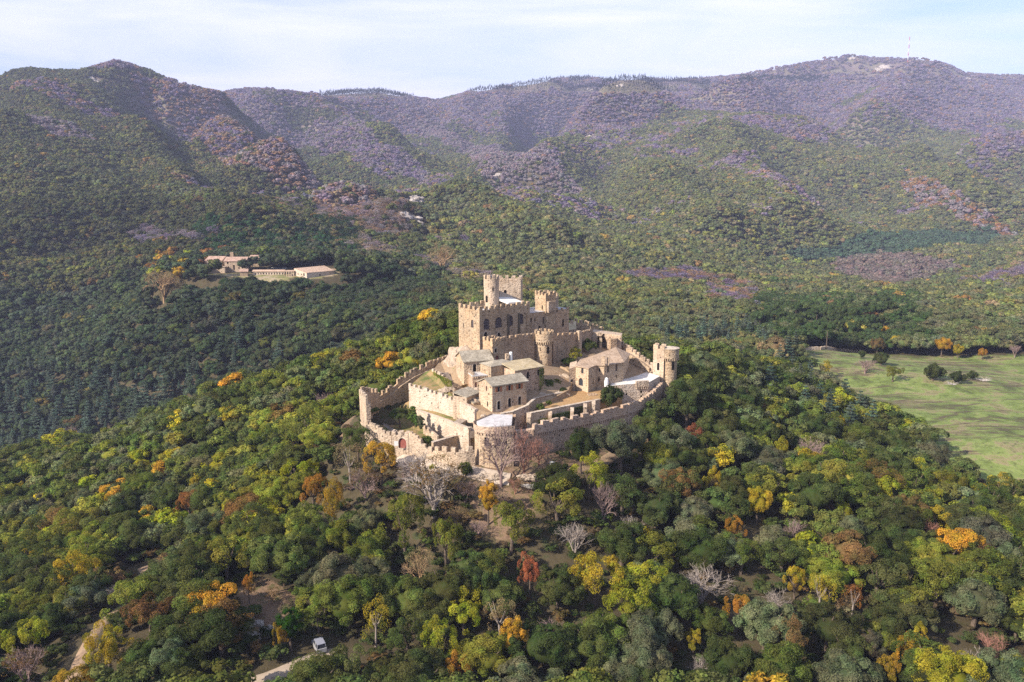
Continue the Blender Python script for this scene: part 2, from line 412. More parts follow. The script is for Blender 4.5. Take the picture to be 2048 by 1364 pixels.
def masonry(name, tones, stone=0.55, mortar=(0.46, 0.36, 0.25), stain=(0.16, 0.125, 0.10), stain_amt=0.5, moss=0.0, plaster=0.0):
    m, t, b = mat(name)
    P = worldpos(t)
    mpn = N(t, 'ShaderNodeMapping'); mpn.inputs['Scale'].default_value = (1, 1, 1.35); t.links.new(P, mpn.inputs['Vector'])
    v = N(t, 'ShaderNodeTexVoronoi', feature='F1'); v.inputs['Scale'].default_value = 1 / stone; v.inputs['Randomness'].default_value = 0.9
    t.links.new(mpn.outputs['Vector'], v.inputs['Vector'])
    sep = N(t, 'ShaderNodeSeparateColor'); t.links.new(v.outputs['Color'], sep.inputs['Color'])
    rp = ramp(t, [(i / (len(tones) - 1), c) for i, c in enumerate(tones)]); t.links.new(sep.outputs[0], rp.inputs['Fac'])
    edge = ramp(t, [(0.30, (0, 0, 0)), (0.62, (1, 1, 1))]); t.links.new(v.outputs['Distance'], edge.inputs['Fac'])
    c = mixc(t, edge.outputs['Color'], rp.outputs['Color'], mortar)
    big = ramp(t, [(0.40, (0, 0, 0)), (0.72, (1, 1, 1))]); t.links.new(tnoise(t, P, 0.22, 5, 0.62), big.inputs['Fac'])
    mu = N(t, 'ShaderNodeMath', operation='MULTIPLY'); mu.inputs[1].default_value = stain_amt; t.links.new(big.outputs['Color'], mu.inputs[0])
    c = mixc(t, mu.outputs[0], c, stain)
    pn_ = ramp(t, [(0.42, (1.0, 1.0, 1.0)), (0.62, (1.01, 0.95, 0.88))]); t.links.new(tnoise(t, P, 0.13, 3, 0.6), pn_.inputs['Fac'])
    c = mixc(t, 1.0, c, pn_.outputs['Color'], 'MULTIPLY')
    # rain streaks run down the face
    st = N(t, 'ShaderNodeMapping'); st.inputs['Scale'].default_value = (1.4, 1.4, 0.10); t.links.new(P, st.inputs['Vector'])
    sr = ramp(t, [(0.50, (0, 0, 0)), (0.66, (1, 1, 1))]); t.links.new(tnoise(t, st.outputs['Vector'], 1.0, 3), sr.inputs['Fac'])
    mu2 = N(t, 'ShaderNodeMath', operation='MULTIPLY'); mu2.inputs[1].default_value = stain_amt * 0.75; t.links.new(sr.outputs['Color'], mu2.inputs[0])
    c = mixc(t, mu2.outputs[0], c, stain)
    if plaster:
        pr = ramp(t, [(0.5 - plaster * 0.3, (0, 0, 0)), (0.62, (1, 1, 1))]); t.links.new(tnoise(t, P, 0.45, 4, 0.6), pr.inputs['Fac'])
        mp_ = N(t, 'ShaderNodeMath', operation='MULTIPLY'); mp_.inputs[1].default_value = 0.6; t.links.new(pr.outputs['Color'], mp_.inputs[0])
        c = mixc(t, mp_.outputs[0], c, (0.62, 0.54, 0.45))
    if moss:
        gr = ramp(t, [(0.55, (0, 0, 0)), (0.70, (1, 1, 1))]); t.links.new(tnoise(t, P, 0.6, 4, 0.6, 0.5), gr.inputs['Fac'])
        mg = N(t, 'ShaderNodeMath', operation='MULTIPLY'); mg.inputs[1].default_value = moss; t.links.new(gr.outputs['Color'], mg.inputs[0])
        c = mixc(t, mg.outputs[0], c, (0.14, 0.15, 0.04))
    # putlog holes and missing stones
    hv = N(t, 'ShaderNodeTexVoronoi', feature='F1'); hv.inputs['Scale'].default_value = 0.62; t.links.new(P, hv.inputs['Vector'])
    hr = ramp(t, [(0.11, (0.85, 0.85, 0.85)), (0.17, (0, 0, 0))]); t.links.new(hv.outputs['Distance'], hr.inputs['Fac'])
    c = mixc(t, hr.outputs['Color'], c, (0.05, 0.04, 0.03))
    t.links.new(c, b.inputs['Base Color'])
    bp = N(t, 'ShaderNodeBump'); bp.inputs['Strength'].default_value = 0.8; bp.inputs['Distance'].default_value = 0.08
    iv = N(t, 'ShaderNodeMath', operation='SUBTRACT'); iv.inputs[0].default_value = 1.0; t.links.new(edge.outputs['Color'], iv.inputs[1])
    t.links.new(iv.outputs[0], bp.inputs['Height']); t.links.new(bp.outputs['Normal'], b.inputs['Normal'])
    return m
TAN = [(0.15, 0.10, 0.06), (0.48, 0.35, 0.22), (0.33, 0.22, 0.135), (0.64, 0.49, 0.33), (0.25, 0.17, 0.115), (0.54, 0.40, 0.26)]
ROSE = [(0.28, 0.19, 0.135), (0.56, 0.40, 0.29), (0.40, 0.27, 0.20), (0.66, 0.49, 0.37), (0.33, 0.23, 0.17), (0.58, 0.43, 0.33)]
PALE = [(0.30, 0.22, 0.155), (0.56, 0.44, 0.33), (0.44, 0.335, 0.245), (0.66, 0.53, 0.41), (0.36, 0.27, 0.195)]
M = {}
M['stone'] = masonry('rubble_stone', TAN, stain_amt=0.42)
M['stone_warm'] = masonry('warm_rubble_stone', [(0.24, 0.16, 0.10), (0.55, 0.42, 0.29), (0.42, 0.29, 0.19), (0.68, 0.54, 0.39), (0.34, 0.24, 0.165), (0.60, 0.46, 0.32)], mortar=(0.54, 0.43, 0.31), stain_amt=0.35)
M['stone_pale'] = masonry('pale_rubble_stone', PALE, mortar=(0.52, 0.42, 0.32), stain_amt=0.42)
M['stone_rose'] = masonry('rosy_rubble_stone', ROSE, mortar=(0.52, 0.40, 0.30), stain_amt=0.32)
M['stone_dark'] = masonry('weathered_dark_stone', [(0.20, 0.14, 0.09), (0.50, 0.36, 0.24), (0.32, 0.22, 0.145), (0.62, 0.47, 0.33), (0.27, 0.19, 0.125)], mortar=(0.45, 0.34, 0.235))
M['stone_moss'] = masonry('mossy_stone', PALE, mortar=(0.58, 0.48, 0.38), stain_amt=0.45, moss=0.7)
M['stone_blackish'] = masonry('blackish_stone', [(0.07, 0.06, 0.045), (0.14, 0.12, 0.085), (0.10, 0.09, 0.05)], mortar=(0.12, 0.10, 0.075))
M['plaster'] = masonry('worn_plaster_on_stone', PALE, mortar=(0.52, 0.42, 0.33), stain_amt=0.42, plaster=0.6)
M['coping'] = masonry('pale_coping', [(0.55, 0.46, 0.37), (0.66, 0.57, 0.46)], stone=0.9, mortar=(0.56, 0.48, 0.39), stain_amt=0.4)

def simple(name, c1, c2=None, scale=1.0, rough=0.9, bump=0.0, metal=0.0, c3=None, detail=5):
    m, t, b = mat(name); b.inputs['Roughness'].default_value = rough; b.inputs['Metallic'].default_value = metal
    if c2 is None: c2 = tuple(x * 0.8 for x in c1)
    P = worldpos(t); f = tnoise(t, P, scale, detail, 0.6)
    st = [(0.35, c1), (0.62, c2)] + ([(0.72, c3)] if c3 else [])
    rp = ramp(t, st); t.links.new(f, rp.inputs['Fac']); t.links.new(rp.outputs['Color'], b.inputs['Base Color'])
    if bump:
        bp = N(t, 'ShaderNodeBump'); bp.inputs['Strength'].default_value = bump; bp.inputs['Distance'].default_value = 0.3
        t.links.new(tnoise(t, P, scale * 3, 4), bp.inputs['Height']); t.links.new(bp.outputs['Normal'], b.inputs['Normal'])
    return m
def tiles(name, c1, c2, c3, direction, scale=1.1):
    """roof tile courses: bands across the slope + random tile tone; direction = horizontal direction of the slope"""
    m, t, b = mat(name); P = worldpos(t)
    mpn = N(t, 'ShaderNodeMapping'); mpn.inputs['Rotation'].default_value = (0, 0, -direction); t.links.new(P, mpn.inputs['Vector'])
    v = N(t, 'ShaderNodeTexVoronoi'); v.inputs['Scale'].default_value = 3.2
    sc2 = N(t, 'ShaderNodeMapping'); sc2.inputs['Scale'].default_value = (0.7, 1.0, 0.0); t.links.new(mpn.outputs['Vector'], sc2.inputs['Vector'])
    t.links.new(sc2.outputs['Vector'], v.inputs['Vector'])
    sp = N(t, 'ShaderNodeSeparateColor'); t.links.new(v.outputs['Color'], sp.inputs['Color'])
    rp = ramp(t, [(0.0, c1), (0.5, c2), (1.0, c3)]); t.links.new(sp.outputs[0], rp.inputs['Fac'])
    big = ramp(t, [(0.4, (0, 0, 0)), (0.75, (1, 1, 1))]); t.links.new(tnoise(t, P, 0.5, 5, 0.65), big.inputs['Fac'])
    c = mixc(t, big.outputs['Color'], rp.outputs['Color'], tuple(x * 0.6 for x in c2))
    t.links.new(c, b.inputs['Base Color'])
    wv = N(t, 'ShaderNodeTexWave', wave_type='BANDS', bands_direction='Y'); wv.inputs['Scale'].default_value = scale
    wv.inputs['Distortion'].default_value = 1.0
    t.links.new(mpn.outputs['Vector'], wv.inputs['Vector'])
    bp = N(t, 'ShaderNodeBump'); bp.inputs['Strength'].default_value = 0.6; bp.inputs['Distance'].default_value = 0.1
    t.links.new(wv.outputs['Fac'], bp.inputs['Height']); t.links.new(bp.outputs['Normal'], b.inputs['Normal'])
    return m
M['slate'] = tiles('grey_stone_slates', (0.27, 0.235, 0.18), (0.40, 0.35, 0.27), (0.50, 0.445, 0.35), 0.25)
M['tile_tan'] = tiles('tan_roof_tiles', (0.36, 0.25, 0.17), (0.48, 0.35, 0.245), (0.56, 0.43, 0.32), -0.9)
M['tile_yellow'] = tiles('lichen_roof_tiles', (0.42, 0.33, 0.18), (0.55, 0.45, 0.28), (0.60, 0.50, 0.36), 0.4)
M['tile_red'] = tiles('red_roof_tiles', (0.40, 0.24, 0.17), (0.50, 0.33, 0.25), (0.58, 0.43, 0.34), 0.0)
M['tile_pink'] = tiles('pale_roof_tiles', (0.52, 0.34, 0.23), (0.60, 0.42, 0.30), (0.66, 0.50, 0.38), 0.0)
M['concrete'] = simple('pale_concrete_screed', (0.66, 0.62, 0.56), (0.76, 0.73, 0.68), 0.5, c3=(0.50, 0.47, 0.44))
M['concrete_grey'] = simple('weathered_screed', (0.44, 0.42, 0.41), (0.60, 0.58, 0.57), 0.6, c3=(0.34, 0.32, 0.30))
M['white'] = simple('white_sheet', (0.78, 0.78, 0.78), (0.72, 0.72, 0.72), 2.0, rough=0.5)
M['dark'] = simple('dark_interior', (0.012, 0.010, 0.009), (0.02, 0.017, 0.015), 2.0)
M['glass'] = simple('window_glass', (0.03, 0.035, 0.045), (0.05, 0.055, 0.065), 1.0, rough=0.12)
M['wood'] = simple('orange_shutter_wood', (0.40, 0.17, 0.08), (0.30, 0.12, 0.06), 3.0)
M['redwood'] = simple('faded_red_door_wood', (0.30, 0.10, 0.08), (0.22, 0.075, 0.06), 2.0)
M['iron'] = simple('rusty_iron', (0.24, 0.19, 0.20), (0.17, 0.13, 0.13), 3.0)
M['plain_white'] = simple('white_paint', (0.80, 0.80, 0.78), (0.74, 0.74, 0.72), 3.0)
M['red'] = simple('red_paint', (0.60, 0.06, 0.04), (0.52, 0.05, 0.04), 3.0)
M['dirt'] = simple('dry_earth', (0.26, 0.18, 0.11), (0.36, 0.26, 0.165), 0.8, bump=0.4, c3=(0.14, 0.15, 0.05))
M['garden'] = simple('bare_orange_earth', (0.34, 0.20, 0.09), (0.42, 0.27, 0.13), 0.7, bump=0.4, c3=(0.16, 0.16, 0.05))
M['grass_dirt'] = simple('thin_grass', (0.10, 0.13, 0.035), (0.30, 0.20, 0.10), 0.45, bump=0.3)
M['path'] = simple('pale_gravel', (0.44, 0.36, 0.28), (0.54, 0.45, 0.36), 0.7, c3=(0.30, 0.26, 0.17))
M['paving'] = simple('worn_paving', (0.40, 0.33, 0.27), (0.30, 0.25, 0.20), 0.6, bump=0.3)
M['rock'] = simple('grey_outcrop_rock', (0.50, 0.46, 0.42), (0.34, 0.31, 0.27), 1.1, bump=1.0, c3=(0.20, 0.18, 0.14))
M['rock_warm'] = simple('tan_outcrop_rock', (0.50, 0.41, 0.32), (0.36, 0.28, 0.21), 0.9, bump=1.0, c3=(0.24, 0.18, 0.12))
M['rock_far'] = simple('bare_rock_face', (0.44, 0.39, 0.35), (0.30, 0.265, 0.24), 0.12, bump=1.0, c3=(0.24, 0.22, 0.18))
M['step'] = simple('worn_steps', (0.36, 0.30, 0.25), (0.26, 0.21, 0.17), 1.5)
M['carpaint'] = simple('off_white_car_paint', (0.36, 0.36, 0.36), (0.30, 0.30, 0.31), 1.0, rough=0.4)
M['carroof'] = simple('grey_car_roof', (0.30, 0.31, 0.36), (0.24, 0.25, 0.30), 1.0, rough=0.4)
M['rubber'] = simple('black_rubber', (0.015, 0.015, 0.015), (0.025, 0.025, 0.025), 3.0)
M['log'] = simple('bleached_wood', (0.48, 0.44, 0.42), (0.36, 0.32, 0.30), 2.0)

def bark(name, c1, c2): return simple(name, c1, c2, 2.0)
M['bark'] = bark('oak_bark', (0.16, 0.12, 0.09), (0.09, 0.07, 0.055))
M['bark_pale'] = bark('bleached_bark', (0.34, 0.29, 0.25), (0.25, 0.21, 0.185))
M['bark_purple'] = bark('purple_grey_twigs', (0.28, 0.20, 0.18), (0.20, 0.14, 0.13))
M['bark_red'] = bark('reddish_twigs', (0.34, 0.17, 0.12), (0.26, 0.13, 0.10))
M['bark_tan'] = bark('tan_twigs', (0.42, 0.29, 0.16), (0.34, 0.22, 0.12))

def leafmat(name, source, translucent=0.40, var=0.55):
    """source 'object' = the object's own colour, 'tint' = attribute of the scattered point"""
    m = bpy.data.materials.new(name); m.use_nodes = True; t = m.node_tree
    t.nodes.clear()
    o = N(t, 'ShaderNodeOutputMaterial')
    if source == 'object':
        c = N(t, 'ShaderNodeObjectInfo').outputs['Color']
    else:
        a = N(t, 'ShaderNodeAttribute', attribute_type='INSTANCER', attribute_name='tint'); c = a.outputs['Color']
    hv = ramp(t, [(0.42, (0, 0, 0)), (0.66, (1, 1, 1))]); t.links.new(tnoise(t, worldpos(t), 0.33, 3, 0.6), hv.inputs['Fac'])
    hq = N(t, 'ShaderNodeMath', operation='MULTIPLY'); hq.inputs[1].default_value = 0.75; t.links.new(hv.outputs['Color'], hq.inputs[0])
    c = mixc(t, hq.outputs[0], c, mixc(t, 1.0, c, (0.62, 1.0, 0.85), 'MULTIPLY'))
    v = N(t, 'ShaderNodeAttribute', attribute_name='leafv').outputs['Fac']
    mr = N(t, 'ShaderNodeMapRange'); mr.inputs['To Min'].default_value = 1 - var; mr.inputs['To Max'].default_value = 1 + var
    t.links.new(v, mr.inputs['Value'])
    P = worldpos(t)
    n2 = N(t, 'ShaderNodeMapRange'); n2.inputs['From Min'].default_value = 0.3; n2.inputs['From Max'].default_value = 0.7
    n2.inputs['To Min'].default_value = 0.72; n2.inputs['To Max'].default_value = 1.28
    t.links.new(tnoise(t, P, 0.7, 3), n2.inputs['Value'])
    pr = N(t, 'ShaderNodeMath', operation='MULTIPLY'); t.links.new(mr.outputs[0], pr.inputs[0]); t.links.new(n2.outputs[0], pr.inputs[1])
    vm = N(t, 'ShaderNodeVectorMath', operation='SCALE'); t.links.new(c, vm.inputs[0]); t.links.new(pr.outputs[0], vm.inputs['Scale'])
    d = N(t, 'ShaderNodeBsdfDiffuse'); t.links.new(vm.outputs[0], d.inputs['Color'])
    if translucent:
        tr = N(t, 'ShaderNodeBsdfTranslucent'); t.links.new(vm.outputs[0], tr.inputs['Color'])
        ms = N(t, 'ShaderNodeMixShader'); ms.inputs[0].default_value = translucent
        t.links.new(d.outputs[0], ms.inputs[1]); t.links.new(tr.outputs[0], ms.inputs[2]); t.links.new(ms.outputs[0], o.inputs['Surface'])
    else: t.links.new(d.outputs[0], o.inputs['Surface'])
    return m
M['leaf'] = leafmat('leaves', 'object')
M['leaf_far'] = leafmat('forest_leaves', 'tint', 0.30, 0.5)
# ============================================================ GROUND
def cover_masks(x, y):
    """green meadow, bare earth, in the ground sheet's real cover"""
    me = inpoly(x, y, MEADOW).astype(float)
    earth = np.zeros(np.shape(x))
    for pl in EARTH: earth = np.maximum(earth, inpoly(x, y, pl).astype(float))
    return me, earth
EARTH = [
 [D(690,870,188),D(690,835,192),D(735,790,206),D(700,800,208),D(655,860,195)],                                   # beside the left turret
 [D(780,905,179),D(880,935,171.5),D(1000,962,166),D(1110,965,165),D(1180,935,171),D(1310,855,200),D(1290,840,203),D(1180,880,184),D(1060,900,176),D(940,915,174),D(850,900,176)],
 [D(940,960,166),D(1060,965,165),D(1090,990,160),D(1010,1050,152),D(940,1020,156)],
 [D(440,1180,140),D(520,1130,147),D(600,1190,140),D(590,1250,133),D(500,1290,128),D(430,1240,133)],
]
FIELDS = [
 [D(400,554,509),D(520,553,510),D(680,552,515),D(672,566,503),D(630,576,494),D(590,572,497),D(560,586,483),D(520,582,486),D(490,572,495),D(450,565,500)],
 [D(1545,570,640),D(1640,572,640),D(1640,582,625),D(1550,582,625)],
]
G_AZ = np.concatenate([np.linspace(-180, -76, 16, endpoint=False), np.linspace(-76, -42, 40, endpoint=False), np.linspace(-42, 42, 560, endpoint=False), np.linspace(42, 76, 40, endpoint=False), np.linspace(76, 180, 16, endpoint=False)])
G_RR = np.concatenate([[6.0, 14.0], np.geomspace(25, 95, 24, endpoint=False), np.geomspace(95, 420, 190, endpoint=False), np.geomspace(420, 1300, 150, endpoint=False), np.geomspace(1300, 5200, 330), [6000, 7200]])
_A2, _R2 = np.meshgrid(np.radians(G_AZ), G_RR)
GX = _R2 * np.sin(_A2); GY = _R2 * np.cos(_A2); GZ = H(GX, GY)
def HM(x, y):
    """height of the ground sheet itself"""
    az = np.degrees(np.arctan2(x, y)); r = np.hypot(x, y)
    i = np.clip(np.searchsorted(G_RR, r) - 1, 0, len(G_RR) - 2); j = np.clip(np.searchsorted(G_AZ, az) - 1, 0, len(G_AZ) - 2)
    u = (r - G_RR[i]) / (G_RR[i + 1] - G_RR[i]); v = (az - G_AZ[j]) / (G_AZ[j + 1] - G_AZ[j])
    return (GZ[i, j] * (1 - u) + GZ[i + 1, j] * u) * (1 - v) + (GZ[i, j + 1] * (1 - u) + GZ[i + 1, j + 1] * u) * v
def build_ground():
    X, Y, Zz = GX, GY, GZ
    nr, na = X.shape
    v = np.stack([X, Y, Zz], -1).reshape(-1, 3)
    i, j = np.meshgrid(np.arange(nr - 1), np.arange(na), indexing='ij'); j2 = (j + 1) % na
    f = np.stack([i * na + j, i * na + j2, (i + 1) * na + j2, (i + 1) * na + j], -1).reshape(-1, 4)
    f = f[:, ::-1]
    me = bpy.data.meshes.new('ground')
    nv = len(v); nf = len(f)
    me.vertices.add(nv); me.vertices.foreach_set('co', v.ravel())
    me.loops.add(nf * 4); me.polygons.add(nf)
    me.polygons.foreach_set('loop_start', np.arange(nf) * 4); me.loops.foreach_set('vertex_index', f.ravel())
    me.polygons.foreach_set('use_smooth', np.ones(nf, bool))
    me.update(); me.validate()
    gm, ge = cover_masks(v[:, 0], v[:, 1])
    gf = np.zeros(nv)
    for p in FIELDS: gf = np.maximum(gf, inpoly(v[:, 0], v[:, 1], p))
    a = me.color_attributes.new('cover', 'FLOAT_COLOR', 'POINT')
    a.data.foreach_set('color', np.stack([gm, ge, gf, np.ones(nv)], -1).astype(np.float32).ravel())
    m, t, b = mat('hillside_ground')
    P = worldpos(t)
    at = N(t, 'ShaderNodeAttribute', attribute_name='cover'); sp = N(t, 'ShaderNodeSeparateColor'); t.links.new(at.outputs['Color'], sp.inputs['Color'])
    litter = ramp(t, [(0.3, (0.05, 0.042, 0.025)), (0.55, (0.085, 0.068, 0.038)), (0.7, (0.055, 0.065, 0.026))]); t.links.new(tnoise(t, P, 0.35, 5), litter.inputs['Fac'])
    green = ramp(t, [(0.36, (0.085, 0.10, 0.035)), (0.44, (0.145, 0.19, 0.05)), (0.52, (0.205, 0.25, 0.075)), (0.58, (0.25, 0.20, 0.115)), (0.63, (0.17, 0.19, 0.06))]); t.links.new(tnoise(t, P, 0.085, 7, 0.68, 0.4), green.inputs['Fac'])
    tuf = ramp(t, [(0.54, (0, 0, 0)), (0.66, (1, 1, 1))]); t.links.new(tnoise(t, P, 0.55, 4, 0.7), tuf.inputs['Fac'])
    mm = N(t, 'ShaderNodeMath', operation='MULTIPLY'); mm.inputs[1].default_value = 0.8; t.links.new(tuf.outputs['Color'], mm.inputs[0])
    green_o = mixc(t, mm.outputs[0], green.outputs['Color'], (0.085, 0.095, 0.035))
    # eroded gullies running down the meadow
    gs = N(t, 'ShaderNodeMapping'); gs.inputs['Rotation'].default_value = (0, 0, 0.5); gs.inputs['Scale'].default_value = (0.016, 0.085, 0.0); t.links.new(P, gs.inputs['Vector'])
    gr = ramp(t, [(0.455, (0, 0, 0)), (0.5, (1, 1, 1)), (0.545, (0, 0, 0))]); t.links.new(tnoise(t, gs.outputs['Vector'], 1.0, 5, 0.6, 1.0), gr.inputs['Fac'])
    gk = ramp(t, [(0.40, (0, 0, 0)), (0.5, (1, 1, 1))]); t.links.new(tnoise(t, P, 0.03, 2), gk.inputs['Fac'])
    g3 = N(t, 'ShaderNodeMath', operation='MULTIPLY'); t.links.new(gr.outputs['Color'], g3.inputs[0]); t.links.new(gk.outputs['Color'], g3.inputs[1])
    green_o = mixc(t, g3.outputs[0], green_o, (0.10, 0.075, 0.05))
    earth = ramp(t, [(0.32, (0.15, 0.095, 0.06)), (0.50, (0.23, 0.155, 0.10)), (0.60, (0.13, 0.11, 0.05)), (0.7, (0.09, 0.09, 0.035))]); t.links.new(tnoise(t, P, 0.5, 6, 0.65), earth.inputs['Fac'])
    field = ramp(t, [(0.34, (0.12, 0.14, 0.05)), (0.48, (0.24, 0.22, 0.09)), (0.56, (0.38, 0.30, 0.20)), (0.68, (0.22, 0.17, 0.10))]); t.links.new(tnoise(t, P, 0.11, 6, 0.65), field.inputs['Fac'])
    hs = N(t, 'ShaderNodeSeparateXYZ'); t.links.new(P, hs.inputs[0])
    hm_ = N(t, 'ShaderNodeMapRange'); hm_.inputs['From Min'].default_value = 120; hm_.inputs['From Max'].default_value = 260; t.links.new(hs.outputs['Z'], hm_.inputs['Value'])
    high = ramp(t, [(0.35, (0.17, 0.125, 0.125)), (0.6, (0.15, 0.135, 0.09))]); t.links.new(tnoise(t, P, 0.01, 5), high.inputs['Fac'])
    lit2 = mixc(t, hm_.outputs[0], litter.outputs['Color'], high.outputs['Color'])
    c = mixc(t, sp.outputs[0], lit2, green_o)
    c = mixc(t, sp.outputs[1], c, earth.outputs['Color'])
    c = mixc(t, sp.outputs[2], c, field.outputs['Color'])
    t.links.new(c, b.inputs['Base Color'])
    bp = N(t, 'ShaderNodeBump'); bp.inputs['Strength'].default_value = 0.5; bp.inputs['Distance'].default_value = 0.5
    t.links.new(tnoise(t, P, 1.2, 5, 0.7), bp.inputs['Height']); t.links.new(bp.outputs['Normal'], b.inputs['Normal'])
    me.materials.append(m)
    o = bpy.data.objects.new('ground', me); col.objects.link(o); tag(o, kind='structure')
build_ground()

def strip(name, pts, width, m, lift=0.12, kind='structure', n=60):
    """a ribbon laid on the ground; pts world (x, y)"""
    P = []
    for i in range(len(pts) - 1):
        k = max(2, int(math.hypot(pts[i + 1][0] - pts[i][0], pts[i + 1][1] - pts[i][1]) / 1.2))
        for j in range(k): P.append((pts[i][0] + (pts[i + 1][0] - pts[i][0]) * j / k, pts[i][1] + (pts[i + 1][1] - pts[i][1]) * j / k))
    P.append(pts[-1][:2]); P = np.array(P)
    for _ in range(4): P[1:-1] = (P[:-2] + 2 * P[1:-1] + P[2:]) / 4
    T = np.gradient(P, axis=0); T /= np.linalg.norm(T, axis=1)[:, None]
    Nn = np.stack([-T[:, 1], T[:, 0]], -1); vs = []; K = 5
    for i in range(len(P)):
        ww = width * (0.85 + 0.3 * float(vnoise(P[i, 0] * 0.2, P[i, 1] * 0.2, 9)))
        for k in range(K + 1):
            q = P[i] + Nn[i] * (k / K - 0.5) * ww
            vs.append((q[0], q[1]))
    vs = np.array(vs); z = H(vs[:, 0], vs[:, 1])
    edge = np.tile([-0.25] + [lift] * (K - 1) + [-0.25], len(P))
    v = np.stack([vs[:, 0], vs[:, 1], z + edge], -1)
    f = [(i * (K + 1) + k, i * (K + 1) + k + 1, (i + 1) * (K + 1) + k + 1, (i + 1) * (K + 1) + k) for i in range(len(P) - 1) for k in range(K)]
    o = mk(name, v.tolist(), f, m, smooth=True); tag(o, kind=kind); return o
strip('path', [D(803,900,178.5), D(800,912,177), D(850,928,173.5), D(900,940,170.5), D(960,950,168), D(1020,955,167)], 4.5, M['path'], 0.3)
strip('path', [D(1040,955,167), D(1100,945,168.5), D(1165,925,172.5), D(1210,905,179), D(1270,872,194)], 3.2, M['dirt'], 0.3)
TRK = [D(60,1440,105), D(110,1370,113), D(155,1300,124), D(190,1240,134), D(225,1190,143), D(290,1140,152), D(300,1100,160), D(280,1060,170)]
strip('track', TRK, 3.0, simple('shaded_track_earth', (0.24, 0.16, 0.10), (0.34, 0.24, 0.155), 0.9, bump=0.3), 0.2)  # brown earth, mottled by noise alone
RD = [D(440,1350,118), D(520,1345,119), D(590,1325,122.5), D(640,1305,125.5), D(690,1296,126.6)]
strip('road', RD, 3.6, simple('dirt_road_gravel', (0.34, 0.27, 0.20), (0.42, 0.34, 0.26), 0.7, c3=(0.24, 0.19, 0.13)), 0.25)
strip('farm_road', [D(660,549,523), D(700,546,528), D(740,544,532)], 4, M['dirt'], 0.5)

# ============================================================ BUILDING TOOLS
def inset(poly, d):
    n = len(poly); out = []
    for i in range(n):
        p0, p1, p2 = Vector(poly[i - 1][:2]), Vector(poly[i][:2]), Vector(poly[(i + 1) % n][:2])
        a = (p1 - p0).normalized(); b = (p2 - p1).normalized()
        na = Vector((-a.y, a.x)); nb = Vector((-b.y, b.x)); m_ = (na + nb).normalized()
        q = p1 + m_ * (d / max(0.3, m_.dot(na))); out.append((q.x, q.y))
    return out
def holepoly(s, z, w_, h, arch):
    """(s, z) = centre of the opening"""
    z0 = z - h / 2; z1 = z + h / 2
    if not arch: return [(s - w_ / 2, z0), (s + w_ / 2, z0), (s + w_ / 2, z1), (s - w_ / 2, z1)]
    r = w_ / 2; zc = z1 - r
    return [(s - r, z0), (s + r, z0)] + [(s + r * math.cos(t), zc + r * math.sin(t)) for t in [math.pi * k / 8 for k in range(9)]]
def facade(mb, A, B, z0, zA, zB, holes, depth=0.4, apex=None):
    dx, dy = B[0] - A[0], B[1] - A[1]; L = math.hypot(dx, dy); dx /= L; dy /= L; nx, ny = dy, -dx
    def pt(s, z, o=0.0): return (A[0] + dx * s + nx * o, A[1] + dy * s + ny * o, z)
    outer = [(0, z0), (L, z0), (L, zB)] + ([(apex[0] * L, apex[1])] if apex else []) + [(0, zA)]
    loops = [outer] + holes
    flat = [p for l in loops for p in l]
    tri = tessellate_polygon([[Vector((s, z, 0)) for s, z in l] for l in loops])
    mb.add([pt(s, z) for s, z in flat], [tuple(t) for t in tri])
    for h in holes:
        k = len(h)
        mb.add([pt(s, z) for s, z in h] + [pt(s, z, -depth) for s, z in h], [(i, (i + 1) % k, k + (i + 1) % k, k + i) for i in range(k)])
    return pt, L
def merlons(mb, A, B, zA, zB, w_=1.0, gap=0.8, h=1.0, t=0.5, off=0.0, phase=0.0, slits=None):
    """A, B on the outer face; the inside is on the left of A->B"""
    L = math.hypot(B[0] - A[0], B[1] - A[1]); dx, dy = (B[0] - A[0]) / L, (B[1] - A[1]) / L; a = math.atan2(dy, dx)
    n = max(1, int(round((L + gap - phase) / (w_ + gap)))); g = (L - n * w_) / max(1, n - 1) if n > 1 else 0
    for i in range(n):
        s = w_ / 2 + i * (w_ + g) if n > 1 else L / 2
        z = zA + (zB - zA) * s / L
        hh = h * (random.uniform(0.82, 1.08) if random.random() > .08 else random.uniform(.3, .65)); ww = w_ * random.uniform(0.78, 1.10)
        c = (A[0] + dx * s - dy * (t / 2 + off), A[1] + dy * s + dx * (t / 2 + off), z - 0.3)
        mb.box(c, ww, t + 0.05, hh + 0.3, a + random.uniform(-.02, .02))
        if slits is not None:
            slits.box((c[0], c[1], z + 0.3 * h), 0.14, t + 0.12, 0.4 * h, a)
